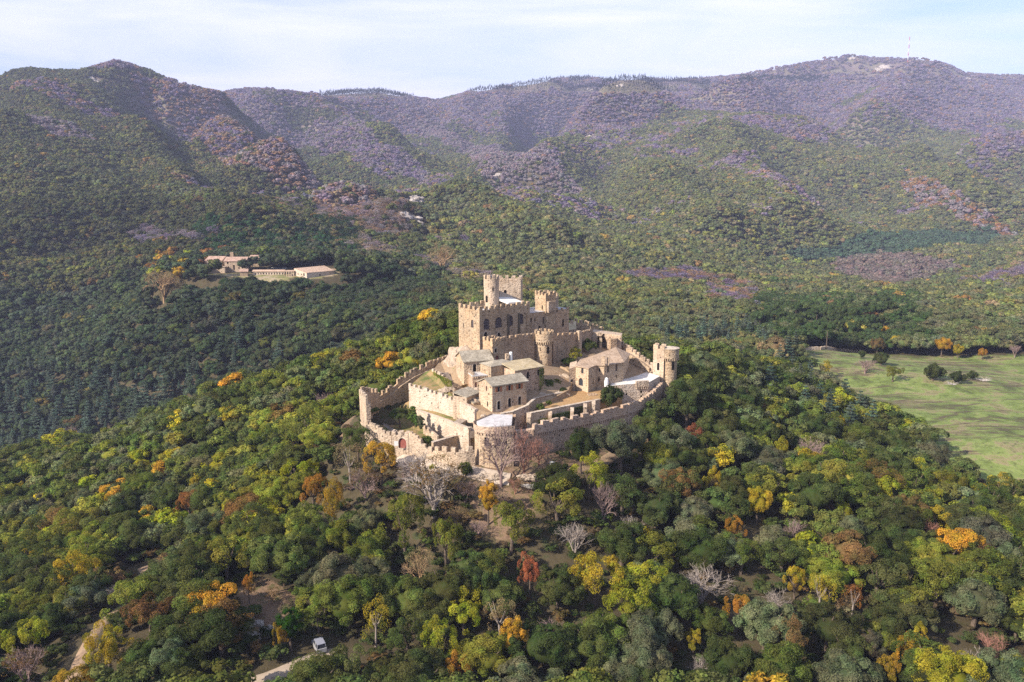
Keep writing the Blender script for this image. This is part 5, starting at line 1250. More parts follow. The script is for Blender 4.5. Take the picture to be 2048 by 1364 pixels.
def bare_mesh(name, mt, seed, twigs=True, spread=0.55, depth=5, thick=0.035, up=0.35, n0=6):
    """returns (limbs, twigs) meshes of unit height"""
    rs = random.Random(seed); L = MB(); T = MB()
    def grow(p, d, ln, r, k):
        segs = 3 if k < 3 else 2; q = p
        for i in range(segs):
            d = (d + Vector((rs.gauss(0, .13), rs.gauss(0, .13), rs.gauss(0, .10) + up * .12))).normalized()
            e = q + d * ln / segs; rr = r * (1 - .28 * (i + 1) / segs)
            (L if k < 3 else T).tube(q, e, r * (1 - .28 * i / segs), rr, 5 if k < 2 else 3); q = e
        if k >= depth: return
        nb = 3 if k < 2 else rs.choice((2, 3, 3, 4))
        for j in range(nb):
            ax = d.orthogonal().normalized(); ax.rotate(__import__('mathutils').Quaternion(d, rs.uniform(0, 2 * math.pi)))
            nd = (d * math.cos(rs.uniform(.3, .8)) + ax * math.sin(rs.uniform(.35, .95)) * (spread * 1.6)).normalized()
            st = q - d * ln * rs.uniform(0, .45)
            grow(st, nd, ln * rs.uniform(.58, .82), r * .58, k + 1)
    L.tube((0, 0, -.1), (0, 0, .14), thick * 1.15, thick, 7)
    for j in range(n0):
        a = 2 * math.pi * j / n0 + rs.uniform(-.4, .4); t = rs.uniform(.35, 1.0) * spread * 1.3
        grow(Vector((0, 0, rs.uniform(.08, .16))), Vector((math.cos(a) * t, math.sin(a) * t, 1)).normalized(), rs.uniform(.26, .36), thick * .62, 1)
    ext = np.percentile([math.hypot(v[0], v[1]) for v in T.v], 96); top = max(v[2] for v in T.v)
    for mb in (L, T): mb.v = [(v[0] / ext, v[1] / ext, v[2] / top) for v in mb.v]
    out = []
    for mb, nm in ((L, 'limbs'), (T, 'twigs')):
        me = bpy.data.meshes.new(name + '_' + nm); me.from_pydata(mb.v, [], mb.f); me.materials.append(mt); me.update(); out.append(me)
    return out
def cedar_mesh(name, seed, m, tiers=11, ls=0.05, leaves=3800, wide=0.30, flat=0.25):
    """unit height, flat tiers of sprays"""
    rs = np.random.default_rng(seed); Ps = []; Ns = []
    for t in range(tiers):
        z = 0.16 + 0.82 * t / (tiers - 1); rad = wide * (1 - 0.86 * (t / (tiers - 1)) ** 1.15) * rs.uniform(0.8, 1.15)
        nb = rs.integers(5, 9)
        for k in range(nb):
            a = 2 * math.pi * (k + rs.random() * .6) / nb; ln = rad * rs.uniform(.7, 1.1); k_ = int(leaves / tiers / nb * (0.4 + 1.2 * (1 - t / tiers)))
            s = rs.random(k_) ** .7 * ln; w_ = (rs.random(k_) - .5) * 0.55 * ln * np.sin(np.clip(s / ln, 0, 1) * 2.6 + .2)
            x = np.cos(a) * s - np.sin(a) * w_; y = np.sin(a) * s + np.cos(a) * w_
            zz = z + 0.10 * s * rs.uniform(-.5, 1) + rs.normal(0, .008, k_) - (np.abs(w_)) * .12
            Ps.append(np.stack([x, y, zz], -1)); Ns.append(np.tile([0, 0, 1.0], (k_, 1)))
    P = np.concatenate(Ps); V, Q = leaf_quads(P, np.concatenate(Ns), ls, rs, flat)
    return npmesh(name, V, Q, np.zeros((0, 3), int), m, rs.random(len(Q)))
def pole_mesh(name, m, h=1.0, r=0.018):
    mb = MB(); mb.tube((0, 0, -.05), (0, 0, h * .5), r, r * .7, 6); mb.tube((0, 0, h * .5), (0, 0, h * .97), r * .7, r * .1, 6)
    me = bpy.data.meshes.new(name); me.from_pydata(mb.v, [], mb.f); me.materials.append(m); me.update(); return me

CR = {}
CR['oak'] = [crown_mesh('crown', 10 + i, M['leaf'], lobes=(38, 46, 30, 52, 42, 34)[i], leaves=18000, ls=0.042, lobe=((.16, .27), (.14, .25), (.18, .31), (.13, .23), (.15, .27), (.17, .29))[i], Hh=(.80, .92, .74, .85, 1.0, .68)[i]) for i in range(6)]
CR['open'] = [crown_mesh('crown', 30 + i, M['leaf'], lobes=(30, 36, 26)[i], leaves=11000, ls=0.045, lobe=(.12, .24), Hh=(.95, 1.1, .85)[i], core=0.0, tilt=.8) for i in range(3)]
CR['thin'] = [crown_mesh('crown', 50 + i, M['leaf'], lobes=(40, 34)[i], leaves=2600, ls=0.05, lobe=(.13, .25), Hh=(1.0, .9)[i], core=0.0, tilt=1.0) for i in range(2)]
CR['tall'] = [crown_mesh('crown', 60 + i, M['leaf'], lobes=34, leaves=5200, ls=0.065, lobe=(.16, .28), Hh=1.7, core=0.6) for i in range(2)]
CR['pine'] = [crown_mesh('crown', 70 + i, M['leaf'], lobes=26, leaves=5200, ls=0.055, lobe=(.18, .30), Hh=.62, bottom=-.1, tilt=.9, core=.8, base=.35) for i in range(3)]
CR['cypress'] = [crown_mesh('crown', 80 + i, M['leaf'], lobes=46, leaves=5200, ls=0.10, lobe=(.26, .42), Hh=4.2, tilt=.6, core=.85) for i in range(2)]
CR['bush'] = [crown_mesh('crown', 90 + i, M['leaf'], lobes=22, leaves=2600, ls=0.10, lobe=(.22, .36), Hh=.8, tilt=.7) for i in range(2)]
CR['cedar'] = [cedar_mesh('crown', 100 + i, M['leaf'], tiers=(11, 9, 13, 10)[i], wide=(.30, .36, .27, .33)[i]) for i in range(4)]
TK = [trunk_mesh('trunk', M['bark'], seed=i) for i in range(3)]
TKP = [trunk_mesh('trunk', M['bark_pale'], seed=i + 5, limbs=8) for i in range(2)]
POLE = pole_mesh('trunk', M['bark'])
BARE = {}
for key, mt, sp, up, th, ss in (('pale', 'bark_pale', .62, .2, .026, 0), ('purple', 'bark_purple', .5, .35, .028, 10), ('red', 'bark_red', .5, .4, .020, 20), ('tan', 'bark_tan', .5, .35, .026, 30), ('tallbare', 'bark_purple', .30, .8, .026, 40)):
    BARE[key] = [bare_mesh('bare', M[mt], ss + i, spread=sp, up=up, thick=th, depth=5 if key != 'pale' else 5) for i in range(2)]

COLS = {'dark': (.068, .080, .028), 'holm': (.098, .112, .038), 'grey': (.145, .152, .085), 'green': (.125, .144, .036), 'olive': (.210, .205, .040), 'cypress': (.135, .175, .040), 'lime': (.19, .19, .035), 'brightgreen': (.035, .085, .012),
        'yellow': (.46, .33, .035), 'gold': (.46, .26, .035), 'orange': (.44, .20, .035), 'rust': (.30, .135, .045), 'coral': (.36, .12, .06), 'tan': (.34, .235, .12), 'brown': (.20, .12, .05), 'cedar': (.14, .175, .135), 'pine': (.085, .112, .042), 'ygreen': (.30, .28, .03)}
def ob(name, me, parent, color=None, scale=(1, 1, 1), loc=(0, 0, 0), rz=0.0):
    o = bpy.data.objects.new(name, me); col.objects.link(o); o.parent = parent
    o.location = loc; o.scale = scale; o.rotation_euler = (0, 0, rz)
    if color: o.color = (*color, 1)
    return o
def vary(c, rs, a=0.16):
    k = rs.uniform(1 - a, 1 + a); h = rs.uniform(-.06, .06); return (min(1, c[0] * k * (1 + h)), c[1] * k, c[2] * k * (1 - h))
tr_rs = random.Random(5)
KINDNAME = {'oak': 'oak_tree', 'open': 'autumn_tree', 'thin': 'autumn_tree', 'tall': 'autumn_tree', 'pine': 'pine_tree', 'cypress': 'cypress_tree', 'bush': 'shrub', 'cedar': 'cedar_tree'}
CATN = {'oak_tree': 'tree', 'autumn_tree': 'tree', 'pine_tree': 'pine tree', 'cypress_tree': 'cypress', 'shrub': 'shrub', 'cedar_tree': 'cedar', 'bare_tree': 'bare tree'}
def tree(kind, x, y, z, rad, hgt, color, label, group=None, var=None):
    """rad = crown half-width, hgt = total height, z = ground"""
    rs = tr_rs
    c = vary(COLS[color] if isinstance(color, str) else color, rs)
    name = KINDNAME[kind]
    r = empty(name, (x, y, z), label, CATN[name], group)
    r.rotation_euler = (0, 0, rs.uniform(0, 6.28))
    V = CR[kind]; me = V[rs.randrange(len(V)) if var is None else var]
    if kind == 'cedar':
        ob('trunk', POLE, r, None, (hgt, hgt, hgt)); ob('crown', me, r, c, (hgt * rs.uniform(.9, 1.15),) * 2 + (hgt,)); return r
    Hh = {'pine': .62, 'cypress': 4.2, 'tall': 1.7}.get(kind, .85)
    ch = {'oak': .84, 'open': .88, 'thin': .9, 'tall': .9, 'pine': .42, 'cypress': .93, 'bush': 1.15}[kind] * hgt     # crown height
    sz = ch / 2 / Hh
    tk = (TKP if kind in ('thin',) else TK)[rs.randrange(2)]
    if kind == 'pine': ob('trunk', POLE, r, None, (hgt * 1.1, hgt * 1.1, hgt * .95))
    else: ob('trunk', tk, r, None, (rad * (1.2 if kind != 'cypress' else .5), rad * (1.2 if kind != 'cypress' else .5), hgt * .8))
    ob('crown', me, r, c, (rad * rs.uniform(.92, 1.08), rad * rs.uniform(.92, 1.08), sz), (0, 0, hgt - ch / 2 - (0 if kind != 'bush' else 0)))
    return r
def bare(kind, x, y, z, rad, hgt, label, group=None, leafcol=None):
    rs = tr_rs; r = empty('bare_tree', (x, y, z), label, 'bare tree', group); r.rotation_euler = (0, 0, rs.uniform(0, 6.28))
    a, b_ = BARE[kind][rs.randrange(2)]
    s = (rad, rad, hgt)
    ob('trunk', a, r, None, s); ob('twigs', b_, r, None, s)
    if leafcol: ob('leaves', CR['thin'][0], r, vary(COLS[leafcol], rs), (rad * .9, rad * .9, hgt * .3), (0, 0, hgt * .62))
    return r

# --- trees one would name: (kind, px, py of the crown's middle, width px, colour, label, short name, height/width)
NT = [
 ('tall', 976, 1003, 50, 'gold', 'tall narrow golden orange tree on the bare slope below the front bastion', 'golden tree', 1.55),
 ('open', 626, 984, 62, 'orange', 'bright orange tree on the slope below the red gate', 'bright orange tree', 1.0),
 ('open', 668, 1014, 64, 'gold', 'golden tree touching the bright orange tree below the gate', 'second golden tree', 1.15),
 ('open', 762, 925, 78, 'gold', 'round amber tree at the edge of the gate path', 'round amber tree', .9),
 ('thin', 700, 930, 70, 'tan', 'half bare tan tree between the amber tree and the left turret slope', 'half bare tan tree', 1.0),
 ('open', 378, 1010, 70, 'rust', 'rust red tree on the long left slope', 'rust red tree', .75),
 ('tall', 391, 970, 30, 'yellow', 'slim lemon yellow tree right behind the rust red tree', 'slim lemon tree', 1.6),
 ('open', 152, 1152, 98, 'yellow', 'wide golden yellow tree low on the left slope above the track', 'wide golden yellow tree', .7),
 ('open', 215, 1305, 100, 'yellow', 'large yellow tree right of the dirt track near its lower end', 'large yellow track tree', .85),
 ('open', 150, 1360, 90, 'gold', 'golden tree below the large yellow one beside the track', 'golden track tree', .7),
 ('open', 60, 1268, 105, 'ygreen', 'wide yellow green tree left of the dirt track', 'wide yellow green track tree', .6),
 ('open', 1060, 1146, 56, 'coral', 'coral red tree in the middle of the wooded slope', 'coral red tree', 1.15),
 ('open', 1192, 1168, 106, 'yellow', 'large bright yellow tree right of the coral red tree', 'large bright yellow tree', .75),
 ('tall', 1226, 1122, 34, 'yellow', 'small upright yellow tree above the large bright yellow one', 'small upright yellow tree', 1.3),
 ('oak', 1517, 1001, 60, 'yellow', 'compact bright yellow tree among dark oaks right of the castle slope', 'compact yellow tree', .75),
 ('open', 1469, 1046, 46, 'orange', 'small orange crown just below the compact bright yellow tree', 'small orange crown', .75),
 ('open', 1480, 1214, 64, 'orange', 'round orange tree below the big grey leafless tree', 'round orange tree', .9),
 ('open', 1562, 899, 40, 'yellow', 'amber yellow tree next to the purple leafless tree below the meadow', 'amber tree', 1.0),
 ('open', 1385, 863, 46, 'coral', 'peach coloured tree below the big round corner tower', 'peach tree', .6),
 ('open', 1389, 1263, 44, 'yellow', 'small lemon yellow tree below the round orange tree', 'small lemon tree', .8),
 ('thin', 1642, 1184, 62, 'yellow', 'thinning yellow tree left of a rusty one, right half of the wood', 'thinning yellow tree', 1.1),
 ('thin', 1706, 1188, 50, 'rust', 'rusty orange thin tree beside the thinning yellow tree', 'rusty thin tree', 1.0),
 ('open', 1816, 1290, 46, 'gold', 'apricot tree low in the right part of the wood', 'apricot tree', 1.0),
 ('open', 1842, 1262, 40, 'yellow', 'vivid yellow tree just above the apricot tree', 'vivid yellow tree', .9),
 ('open', 914, 1332, 70, 'orange', 'orange tree at the very foot of the wooded slope', 'foot orange tree', .9),
 ('open', 878, 1288, 76, 'ygreen', 'mustard yellow tree behind the orange tree at the slope foot', 'mustard tree', 1.0),
 ('tall', 1030, 1285, 66, 'gold', 'tall apricot tree at the slope foot right of the mustard one', 'tall apricot tree', 1.5),
 ('thin', 1000, 1232, 84, 'tan', 'straw coloured sparse tree beside the patch of bare earth', 'straw tree', .8),
 ('thin', 750, 1240, 62, 'yellow', 'pale yellow sparse tree above the grey off-road car', 'pale yellow sparse tree', 1.15),
 ('open', 1592, 1148, 50, 'yellow', 'half hidden yellow tree between dark oaks right of the grey leafless tree', 'half hidden yellow tree', .9),
 ('open', 1670, 838, 42, 'yellow', 'yellow tree among the cedars under the meadow edge', 'cedar side yellow tree', .7),
 ('open', 1652, 733, 26, 'yellow', 'small yellow tree at the top corner of the meadow', 'corner yellow tree', .8),
 ('open', 1410, 918, 0.1, 'yellow', '', '', 1),
 ('open', 1578, 1300, 70, 'brown', 'brownish yellow tall tree beside the dark hollow in the wood', 'brownish tree', 1.3),
 ('open', 1780, 1330, 56, 'gold', 'golden tree close to the slope foot under the apricot tree', 'foot golden tree', 1.0),
 ('open', 284, 925, 40, 'yellow', 'bright yellow patch of a tree high on the left slope', 'high yellow tree', .6),
 ('open', 38, 962, 34, 'yellow', 'flat yellow tree at the upper left end of the castle hill', 'flat yellow tree', .4),
 ('open', 198, 970, 24, 'rust', 'little russet tree on the upper left slope', 'little russet tree', .7),
 ('open', 232, 1036, 42, 'yellow', 'sunny yellow tree halfway down the left slope', 'sunny yellow tree', .6),
 ('open', 140, 1048, 26, 'ygreen', 'little yellow green tree left of the sunny yellow one', 'little yellow green tree', .8),
 ('open', 560, 1255, 40, 'gold', 'small brassy tree on the rocky clearing', 'small brassy tree', .9),
 ('open', 495, 1155, 26, 'orange', 'little orange tree above the rocky clearing', 'little orange tree', 1.3),
 ('open', 835, 728, 24, 'yellow', 'bright yellow tree right behind the climbing outer wall', 'yellow wall tree', 1.1),
 ('open', 1690, 1010, 40, 'ygreen', 'yellow green tree half way along the right slope', 'yellow green slope tree', .7),
 ('open', 1860, 1000, 80, 'ygreen', 'broad yellow green tree near the lower meadow corner', 'broad yellow green tree', .6),
 ('open', 2005, 966, 70, 'yellow', 'yellow tree at the lower edge of the meadow', 'yellow meadow edge tree', .5),
 ('open', 1870, 1030, 66, 'yellow', 'lemon crown below the broad yellow green tree', 'lemon crown', .5),
 ('bush', 866, 905, 20, 'ygreen', 'yellowing shrub standing against the low bastion', '', 1.2),
 ('open', 1178, 958, 74, 'ygreen', 'yellow green leafy tree below the white information board', 'yellow green board tree', .9),
 ('open', 1425, 960, 40, 'yellow', 'yellow tree squeezed between round dark oaks under the corner tower', 'squeezed yellow tree', 1.0),
 ('open', 810, 1075, 108, 'lime', 'big lime green tree in the upper middle of the wood', 'big lime green tree', 1.15),
 ('open', 893, 1105, 84, 'lime', 'lime yellow tree right of the big lime green one', 'lime yellow tree', 1.3),
 ('open', 1022, 1060, 100, 'olive', 'leafy light olive tree below the golden tree of the front bastion', 'light olive tree', .9),
 ('open', 1290, 1070, 34, 'yellow', 'small yellow tree beside two leafless trees', 'little yellow tree', 1.3),
 ('oak', 1240, 905, 118, 'grey', 'big grey green holm oak just outside the curved outer wall', 'big grey green oak', .8),
 ('oak', 1162, 905, 70, 'dark', 'dark round holm oak at the near end of the curved outer wall', 'dark round wall oak', .95),
 ('oak', 1372, 822, 100, 'holm', 'large round holm oak at the foot of the corner tower', 'tower foot oak', .85),
 ('open', 620, 868, 104, 'olive', 'sunlit olive tree under the left corner turret slope', 'sunlit olive tree', .7),
 ('open', 715, 885, 70, 'green', 'fresh green tree just outside the curved front wall', 'fresh green wall tree', .8),
 ('tall', 580, 1248, 64, 'brightgreen', 'dense conical bright green tree on the rocky clearing by the car', 'bright green cone tree', 1.1),
]
NB = [
 ('purple', 1207, 1012, 66, 1.3, None, 'fan shaped purple grey leafless tree in the wood below the bastion', 'fan shaped leafless tree'),
 ('pale', 1258, 1062, 58, 1.2, None, 'pale leafless tree leaning beside the fan shaped one', 'pale leaning leafless tree'),
 ('pale', 1150, 1078, 80, 1.0, None, 'white dead tree with few twisted branches', 'white dead tree'),
 ('pale', 1405, 1160, 112, .75, None, 'wide bleached leafless tree, largest of the bare ones', 'wide bleached tree'),
 ('pale', 1551, 1196, 62, .9, None, 'grey leafless tree right of the round orange tree', 'grey leafless tree'),
 ('purple', 1622, 912, 70, .95, None, 'purplish leafless tree beside the amber yellow one', 'purplish leafless tree'),
 ('pale', 868, 975, 150, .85, 'brown', 'spreading pale leafless tree right below the gate path', 'spreading leafless tree'),
 ('purple', 655, 802, 58, .7, None, 'mauve leafless tree on the ridge left of the corner turret', 'mauve leafless tree'),
 ('pale', 247, 1172, 62, .8, None, 'ashen leafless tree between the two legs of the dirt track', 'ashen leafless tree'),
 ('purple', 50, 1325, 96, .8, 'brown', 'brown twiggy tree at the near left end of the slope', 'brown twiggy tree'),
 ('purple', 1586, 1060, 52, 1.0, None, 'small violet leafless tree in the right part of the wood', 'small violet leafless tree'),
 ('red', 1862, 1068, 50, 1.2, None, 'reddish brown leafless tree on the far right slope', 'reddish leafless tree'),
 ('red', 1985, 1290, 90, .8, None, 'russet leafless tree in the bottom right of the wood', 'russet leafless tree'),
 ('pale', 1945, 1320, 80, .8, None, 'ash grey leafless tree left of the russet one', 'ash grey leafless tree'),
 ('tan', 840, 1140, 70, 1.3, 'tan', 'tan twiggy tree between the two lime trees', 'tan twiggy tree'),
 ('pale', 1400, 1330, 50, 1.1, None, 'small white dead tree at the slope foot', 'small white dead tree'),
 ('purple', 1100, 1260, 70, .8, None, 'greyish leafless shrubby tree beside the tall apricot tree', 'greyish shrubby tree'),
 ('purple', 730, 960, 80, .8, 'brown', 'brownish leafless tree under the round amber tree', 'brownish leafless tree'),
 ('pale', 1720, 1120, 0, 1, None, '', ''),
 ('purple', 320, 1050, 0, 1, None, '', ''),
 ('tan', 328, 575, 80, .8, 'tan', 'large straw coloured leafless poplar below the farm', ''),
 ('tan', 885, 530, 62, 1.1, 'tan', 'tall pale poplar on the stream behind the keep', ''),
 ('purple', 2030, 698, 28, .8, None, 'greyish leafless tree at the far end of the meadow edge', ''),
 ('purple', 150, 870, 60, .7, None, 'lilac leafless tree below the cedars in the left valley', ''),
]
placed = []      # (x, y, radius) of what already stands
notab = []       # px, py, short name
def width_at(px, py, wpx, hh=4.0):
    x, y, z = hit(px, py, hh); f = proj(x, y, z + hh)[2]; return x, y, z, float(wpx * f / FPX)
for kind, px, py, wpx, colr, lab, short, asp in NT:
    if not lab: continue
    x, y, z, W_ = width_at(px, py, wpx, 5.2)
    hgt = max(W_ * asp * .95 + 3.0, 4.0) if kind != 'bush' else W_ * asp
    tree(kind, x, y, z - .1, W_ / 2, hgt, colr, lab); placed.append((x, y, W_ / 2 * 1.0))
    if short: notab.append((px, py, short))
for kind, px, py, wpx, asp, lc, lab, short in NB:
    if not lab: continue
    x, y, z, W_ = width_at(px, py + wpx * .25, wpx, 2.5)
    bare(kind, x, y, z, W_ / 2, W_ * asp + 1.0, lab, None, lc); placed.append((x, y, W_ / 2 * (1.0 if lc is None else 1.0) * .95))
    if short: notab.append((px, py, short))
for px, py, wpx, kd, lc, lab in ((815, 960, 70, 'purple', 'brown', 'twiggy brown brush below the gate path, left of the spreading leafless tree'), (930, 990, 60, 'purple', 'brown', 'brownish brush right of the spreading leafless tree'), (915, 1035, 50, 'tan', 'tan', 'tan brush on the bare slope below the spreading leafless tree'),
      (955, 1060, 46, 'purple', None, 'mauve brush on the bare slope under the golden tree'), (580, 990, 50, 'tan', 'brown', 'tan twiggy tree left of the bright orange tree'), (500, 1130, 46, 'pale', None, 'bleached twigs above the rocky clearing'), (450, 1205, 44, 'purple', None, 'grey brush in the rocky clearing'), (545, 1190, 40, 'tan', 'brown', 'brown brush on the right side of the rocky clearing'), (1010, 1010, 44, 'purple', 'brown', 'reddish brown brush right of the golden tree'), (1030, 975, 50, 'red', 'brown', 'rusty brush under the tall leafless trees')):
    x, y, z, W_ = width_at(px, py, wpx, 1.6); bare(kd, x, y, z, W_ / 2, W_ * .6 + .8, lab, None, lc); placed.append((x, y, W_ / 2 * .5))
# the two tall trees before the front bastion and the planting inside the walls
def at_tree(fn, kind, px, py, Y, *a, **k):
    p = D(px, py, Y); return fn(kind, p[0], p[1], p[2], *a, **k)
p = D(1002, 962, 165.0); bare('purple', p[0], p[1], p[2] - .3, 5.2, 13.2, 'tall grey leafless tree standing in front of the square bastion'); placed.append((p[0], p[1], 4))
p = D(1048, 948, 168.0); bare('red', p[0], p[1], p[2] - .3, 4.8, 11.0, 'leafless tree with reddish twigs at the right corner of the square bastion'); placed.append((p[0], p[1], 4))
p = D(1078, 925, 171.5); bare('red', p[0], p[1], p[2] - .3, 4.0, 6.0, 'low red twigged leafless shrub against the curved wall')
at_tree(tree, 'oak', 800, 849, 191, 2.9, 4.4, 'holm', 'round dark holm oak in the lower court, left of the cypresses')
at_tree(tree, 'cypress', 825, 860, 186, 1.05, 6.5, 'cypress', 'taller green cypress in the lower court')
at_tree(tree, 'cypress', 833, 864, 184.6, .8, 4.8, 'cypress', 'short cypress squeezed between its two neighbours')
at_tree(tree, 'cypress', 842, 871, 182.6, .95, 5.4, 'grey', 'greyish cypress with a bare pale trunk, nearest the stone kerb')
at_tree(tree, 'bush', 854, 889, 178.5, 1.5, 2.2, 'green', 'green bush inside the front wall right of the red gate')
at_tree(tree, 'bush', 931, 952, 167.5, 1.8, 3.4, 'green', 'dense green shrub below the gravel path before the low bastion')
at_tree(tree, 'bush', 1222, 812, 197.2, 3.1, 5.6, 'dark', 'big dark bush between the garden and the white terrace building')
at_tree(tree, 'bush', 1081, 823, 187.4, 1.15, 2.2, 'green', 'round green bush at the near end of the orange garden')
at_tree(tree, 'bush', 1098, 811, 190, .8, 1.4, 'green', 'small low bush beside the round one in the garden')
at_tree(tree, 'open', 1150, 727, 218, 2.4, 4.2, 'ygreen', 'yellow green tree under the shaded inner wall by the pilaster')
at_tree(tree, 'oak', 1138, 737, 216, 2.2, 3.2, 'dark', 'dark bush beside the foot of the middle round tower')
at_tree(tree, 'oak', 1176, 715, 226, 2.4, 5.5, 'holm', 'dark ivy-like bush below the sunlit roofless range')
at_tree(tree, 'bush', 1095, 776, 202, 2.2, 2.4, 'green', 'sprawling green scrub right of the lichen roofed house')
at_tree(tree, 'bush', 1112, 770, 205, 1.8, 1.8, 'olive', 'olive scrub on the rubble between two houses')
at_tree(tree, 'bush', 1126, 784, 199.5, .9, 1.3, 'holm', 'small round bush left of the great house')
at_tree(tree, 'bush', 930, 778, 195.5, 1.0, 1.3, 'brown', 'brownish weeds at the foot of the chapel')
at_tree(tree, 'bush', 963, 776, 191, .8, 1.2, 'green', 'little green bush between terrace block and shuttered house')
def creeper(name, label, a, b, top, low, n, colr, seed):
    """leaves hanging on a wall face from a to b (x, y), between heights"""
    rs = np.random.default_rng(seed); A = np.array(a[:2]); B = np.array(b[:2]); d = B - A; L = np.linalg.norm(d); nrm = np.array([d[1], -d[0]]) / L
    s = rs.random(n); zz = low + (top - low) * (1 - rs.random(n) ** 1.5 * (0.35 + 0.65 * vnoise(s * L * .9, s * 0, seed)))
    P = np.stack([A[0] + d[0] * s + nrm[0] * rs.uniform(.05, .3, n), A[1] + d[1] * s + nrm[1] * rs.uniform(.05, .3, n), zz], -1)
    V, Q = leaf_quads(P - np.array([A[0], A[1], low]), np.tile([nrm[0], nrm[1], .3], (n, 1)), .3, rs, .4)
    me = npmesh(name, V, Q, np.zeros((0, 3), int), M['leaf'], rs.random(len(Q))); o = bpy.data.objects.new(name, me); col.objects.link(o); o.location = (A[0], A[1], low); o.color = (*COLS[colr], 1)
    return tag(o, label, 'creeper')
creeper('creeper', 'yellow green creeper spilling over the uppermost retaining wall', D(868, 745, 206), D(905, 775, 196), 54.5, 51.2, 1500, 'lime', 1)
creeper('creeper', 'dark ivy on the garden retaining wall between its second and third buttress', D(1104, 820, 185.6), D(1143, 811, 189.3), 48.6, 45.0, 1700, 'holm', 2)
creeper('creeper', 'dark ivy on the garden retaining wall beside the third buttress', D(1147, 811, 189.6), D(1168, 806, 191.8), 49.2, 45.4, 900, 'dark', 3)
creeper('creeper', 'thin yellowish creeper on the garden wall nearest the shuttered house', D(1075, 825, 183.4), D(1099, 820, 185.3), 48.0, 45.2, 350, 'olive', 4)
creeper('creeper', 'green ivy on the right end of the lichen roofed house', D(1078, 745, 195.8), D(1087, 743, 196.6), 57.6, 51.5, 500, 'green', 5)
creeper('creeper', 'dark ivy under the sunlit roofless range', D(1180, 680, 231.5), D(1196, 690, 233.2), 57.0, 52.0, 600, 'holm', 6)

# --- yellow and orange trees at the head of the meadow, pines behind it, cedars in both valleys
for px, py, w_, c, lab in ((1755, 690, 30, 'brown', 'bronze tree at the meadow head, nearest the pines'), (1794, 686, 30, 'yellow', 'lemon tree at the meadow head right of the bronze one'), (1884, 694, 34, 'gold', 'ochre tree at the meadow head'), (1917, 697, 22, 'yellow', 'small yellow tree at the meadow head beside the ochre one'),
                            (1966, 700, 20, 'orange', 'small russet tree near the far end of the meadow head'), (1772, 663, 24, 'gold', 'ochre crown behind the lemon tree of the meadow head'), (2030, 660, 26, 'yellow', 'yellow crown above the far end of the meadow')):
    x, y, z = hit(px, py, 5); W_ = w_ * y / FPX; tree('oak', x, y, z, W_ / 2, W_ * 1.25, c, lab); placed.append((x, y, W_ / 2))
for px, py, w_, lab in ((1762, 718, 34, 'single dark round oak at the upper edge of the meadow'), (1866, 745, 46, 'largest dark bush in the open meadow'), (1914, 755, 34, 'second dark bush in the meadow, between the largest and the smallest'), (1944, 750, 24, 'smallest dark bush in the open meadow'), (1725, 708, 20, 'little dark bush against the meadow wall')):
    x, y, z = hit(px, py + w_ * .3, .5); W_ = w_ * y / FPX; tree('bush', x, y, z, W_ / 2, W_ * .8, 'dark', lab); placed.append((x, y, W_ / 2))
for px, py, w_, lab in ((1785, 752, 44, 'yellowing tree in the middle of the upper meadow'),):
    x, y, z = hit(px, py + 10, .5); W_ = w_ * y / FPX; tree('open', x, y, z, W_ / 2, W_ * .8, 'olive', lab)
x, y, z = hit(1730, 745, .5); bare('purple', x, y, z, 4.5, 6.5, 'small leafless tree in the upper meadow, left of the yellowing one')
pn = 0
PINES = [(1600, 650), (1622, 655), (1640, 648), (1655, 662), (1672, 655), (1690, 650), (1706, 660), (1722, 652), (1738, 645), (1752, 655), (1768, 642), (1580, 640), (1560, 634), (1612, 632), (1634, 628), (1660, 632), (1684, 630), (1708, 634), (1732, 625), (1756, 622), (1780, 620), (1540, 630), (1520, 640), (1592, 620), (1800, 628), (1820, 622), (1640, 668), (1616, 668)]
for i, (px, py) in enumerate(PINES):
    x, y, z = hit(px, py, 9); placed.append((x, y, 3.6))
    if y < 372 and inpoly(np.array([x]), np.array([y]), MEADOW)[0]: continue
    tree('pine', x, y, z, tr_rs.uniform(3.6, 4.8), tr_rs.uniform(11, 14), 'pine', 'green umbrella pine in the dense grove behind the dry stone meadow wall', 'pines behind the meadow wall')
CEDL = [(150, 820, 13), (215, 830, 13), (270, 815, 12), (400, 840, 11), (75, 850, 13), (20, 810, 12), (60, 800, 12), (110, 790, 13), (160, 800, 14), (200, 770, 14), (30, 850, 13), (120, 840, 14), (180, 850, 13), (235, 790, 10), (290, 810, 12), (330, 790, 13), (380, 770, 10), (400, 800, 11), (350, 830, 9), (260, 850, 10), (310, 845, 9),
        (500, 640, 11), (480, 690, 12), (515, 690, 9), (560, 720, 10), (345, 700, 9), (325, 670, 11), (175, 730, 12), (160, 700, 9), (390, 740, 9), (440, 720, 9), (470, 730, 8), (235, 750, 9), (90, 880, 12), (380, 670, 8), (560, 650, 8), (30, 900, 12), (100, 760, 11)]
for px, py, h in CEDL:
    x, y, z = hit(px, py, h * .5)
    if y < 300: continue
    placed.append((x, y, h * .25)); tree('cedar', x, y, z, 3, h * 1.55, 'cedar', 'tiered blue green cedar in the shaded valley left of the castle hill', 'cedars in the left valley')
CEDR = [(1370, 660), (1395, 672), (1420, 662), (1445, 672), (1470, 664), (1500, 672), (1525, 680), (1550, 668), (1575, 690), (1560, 715), (1585, 730), (1600, 755), (1540, 760), (1620, 770), (1640, 790), (1610, 800), (1575, 705), (1590, 690), (1480, 720), (1690, 790), (1720, 810), (1660, 820), (1700, 835), (1745, 840), (1620, 740)]
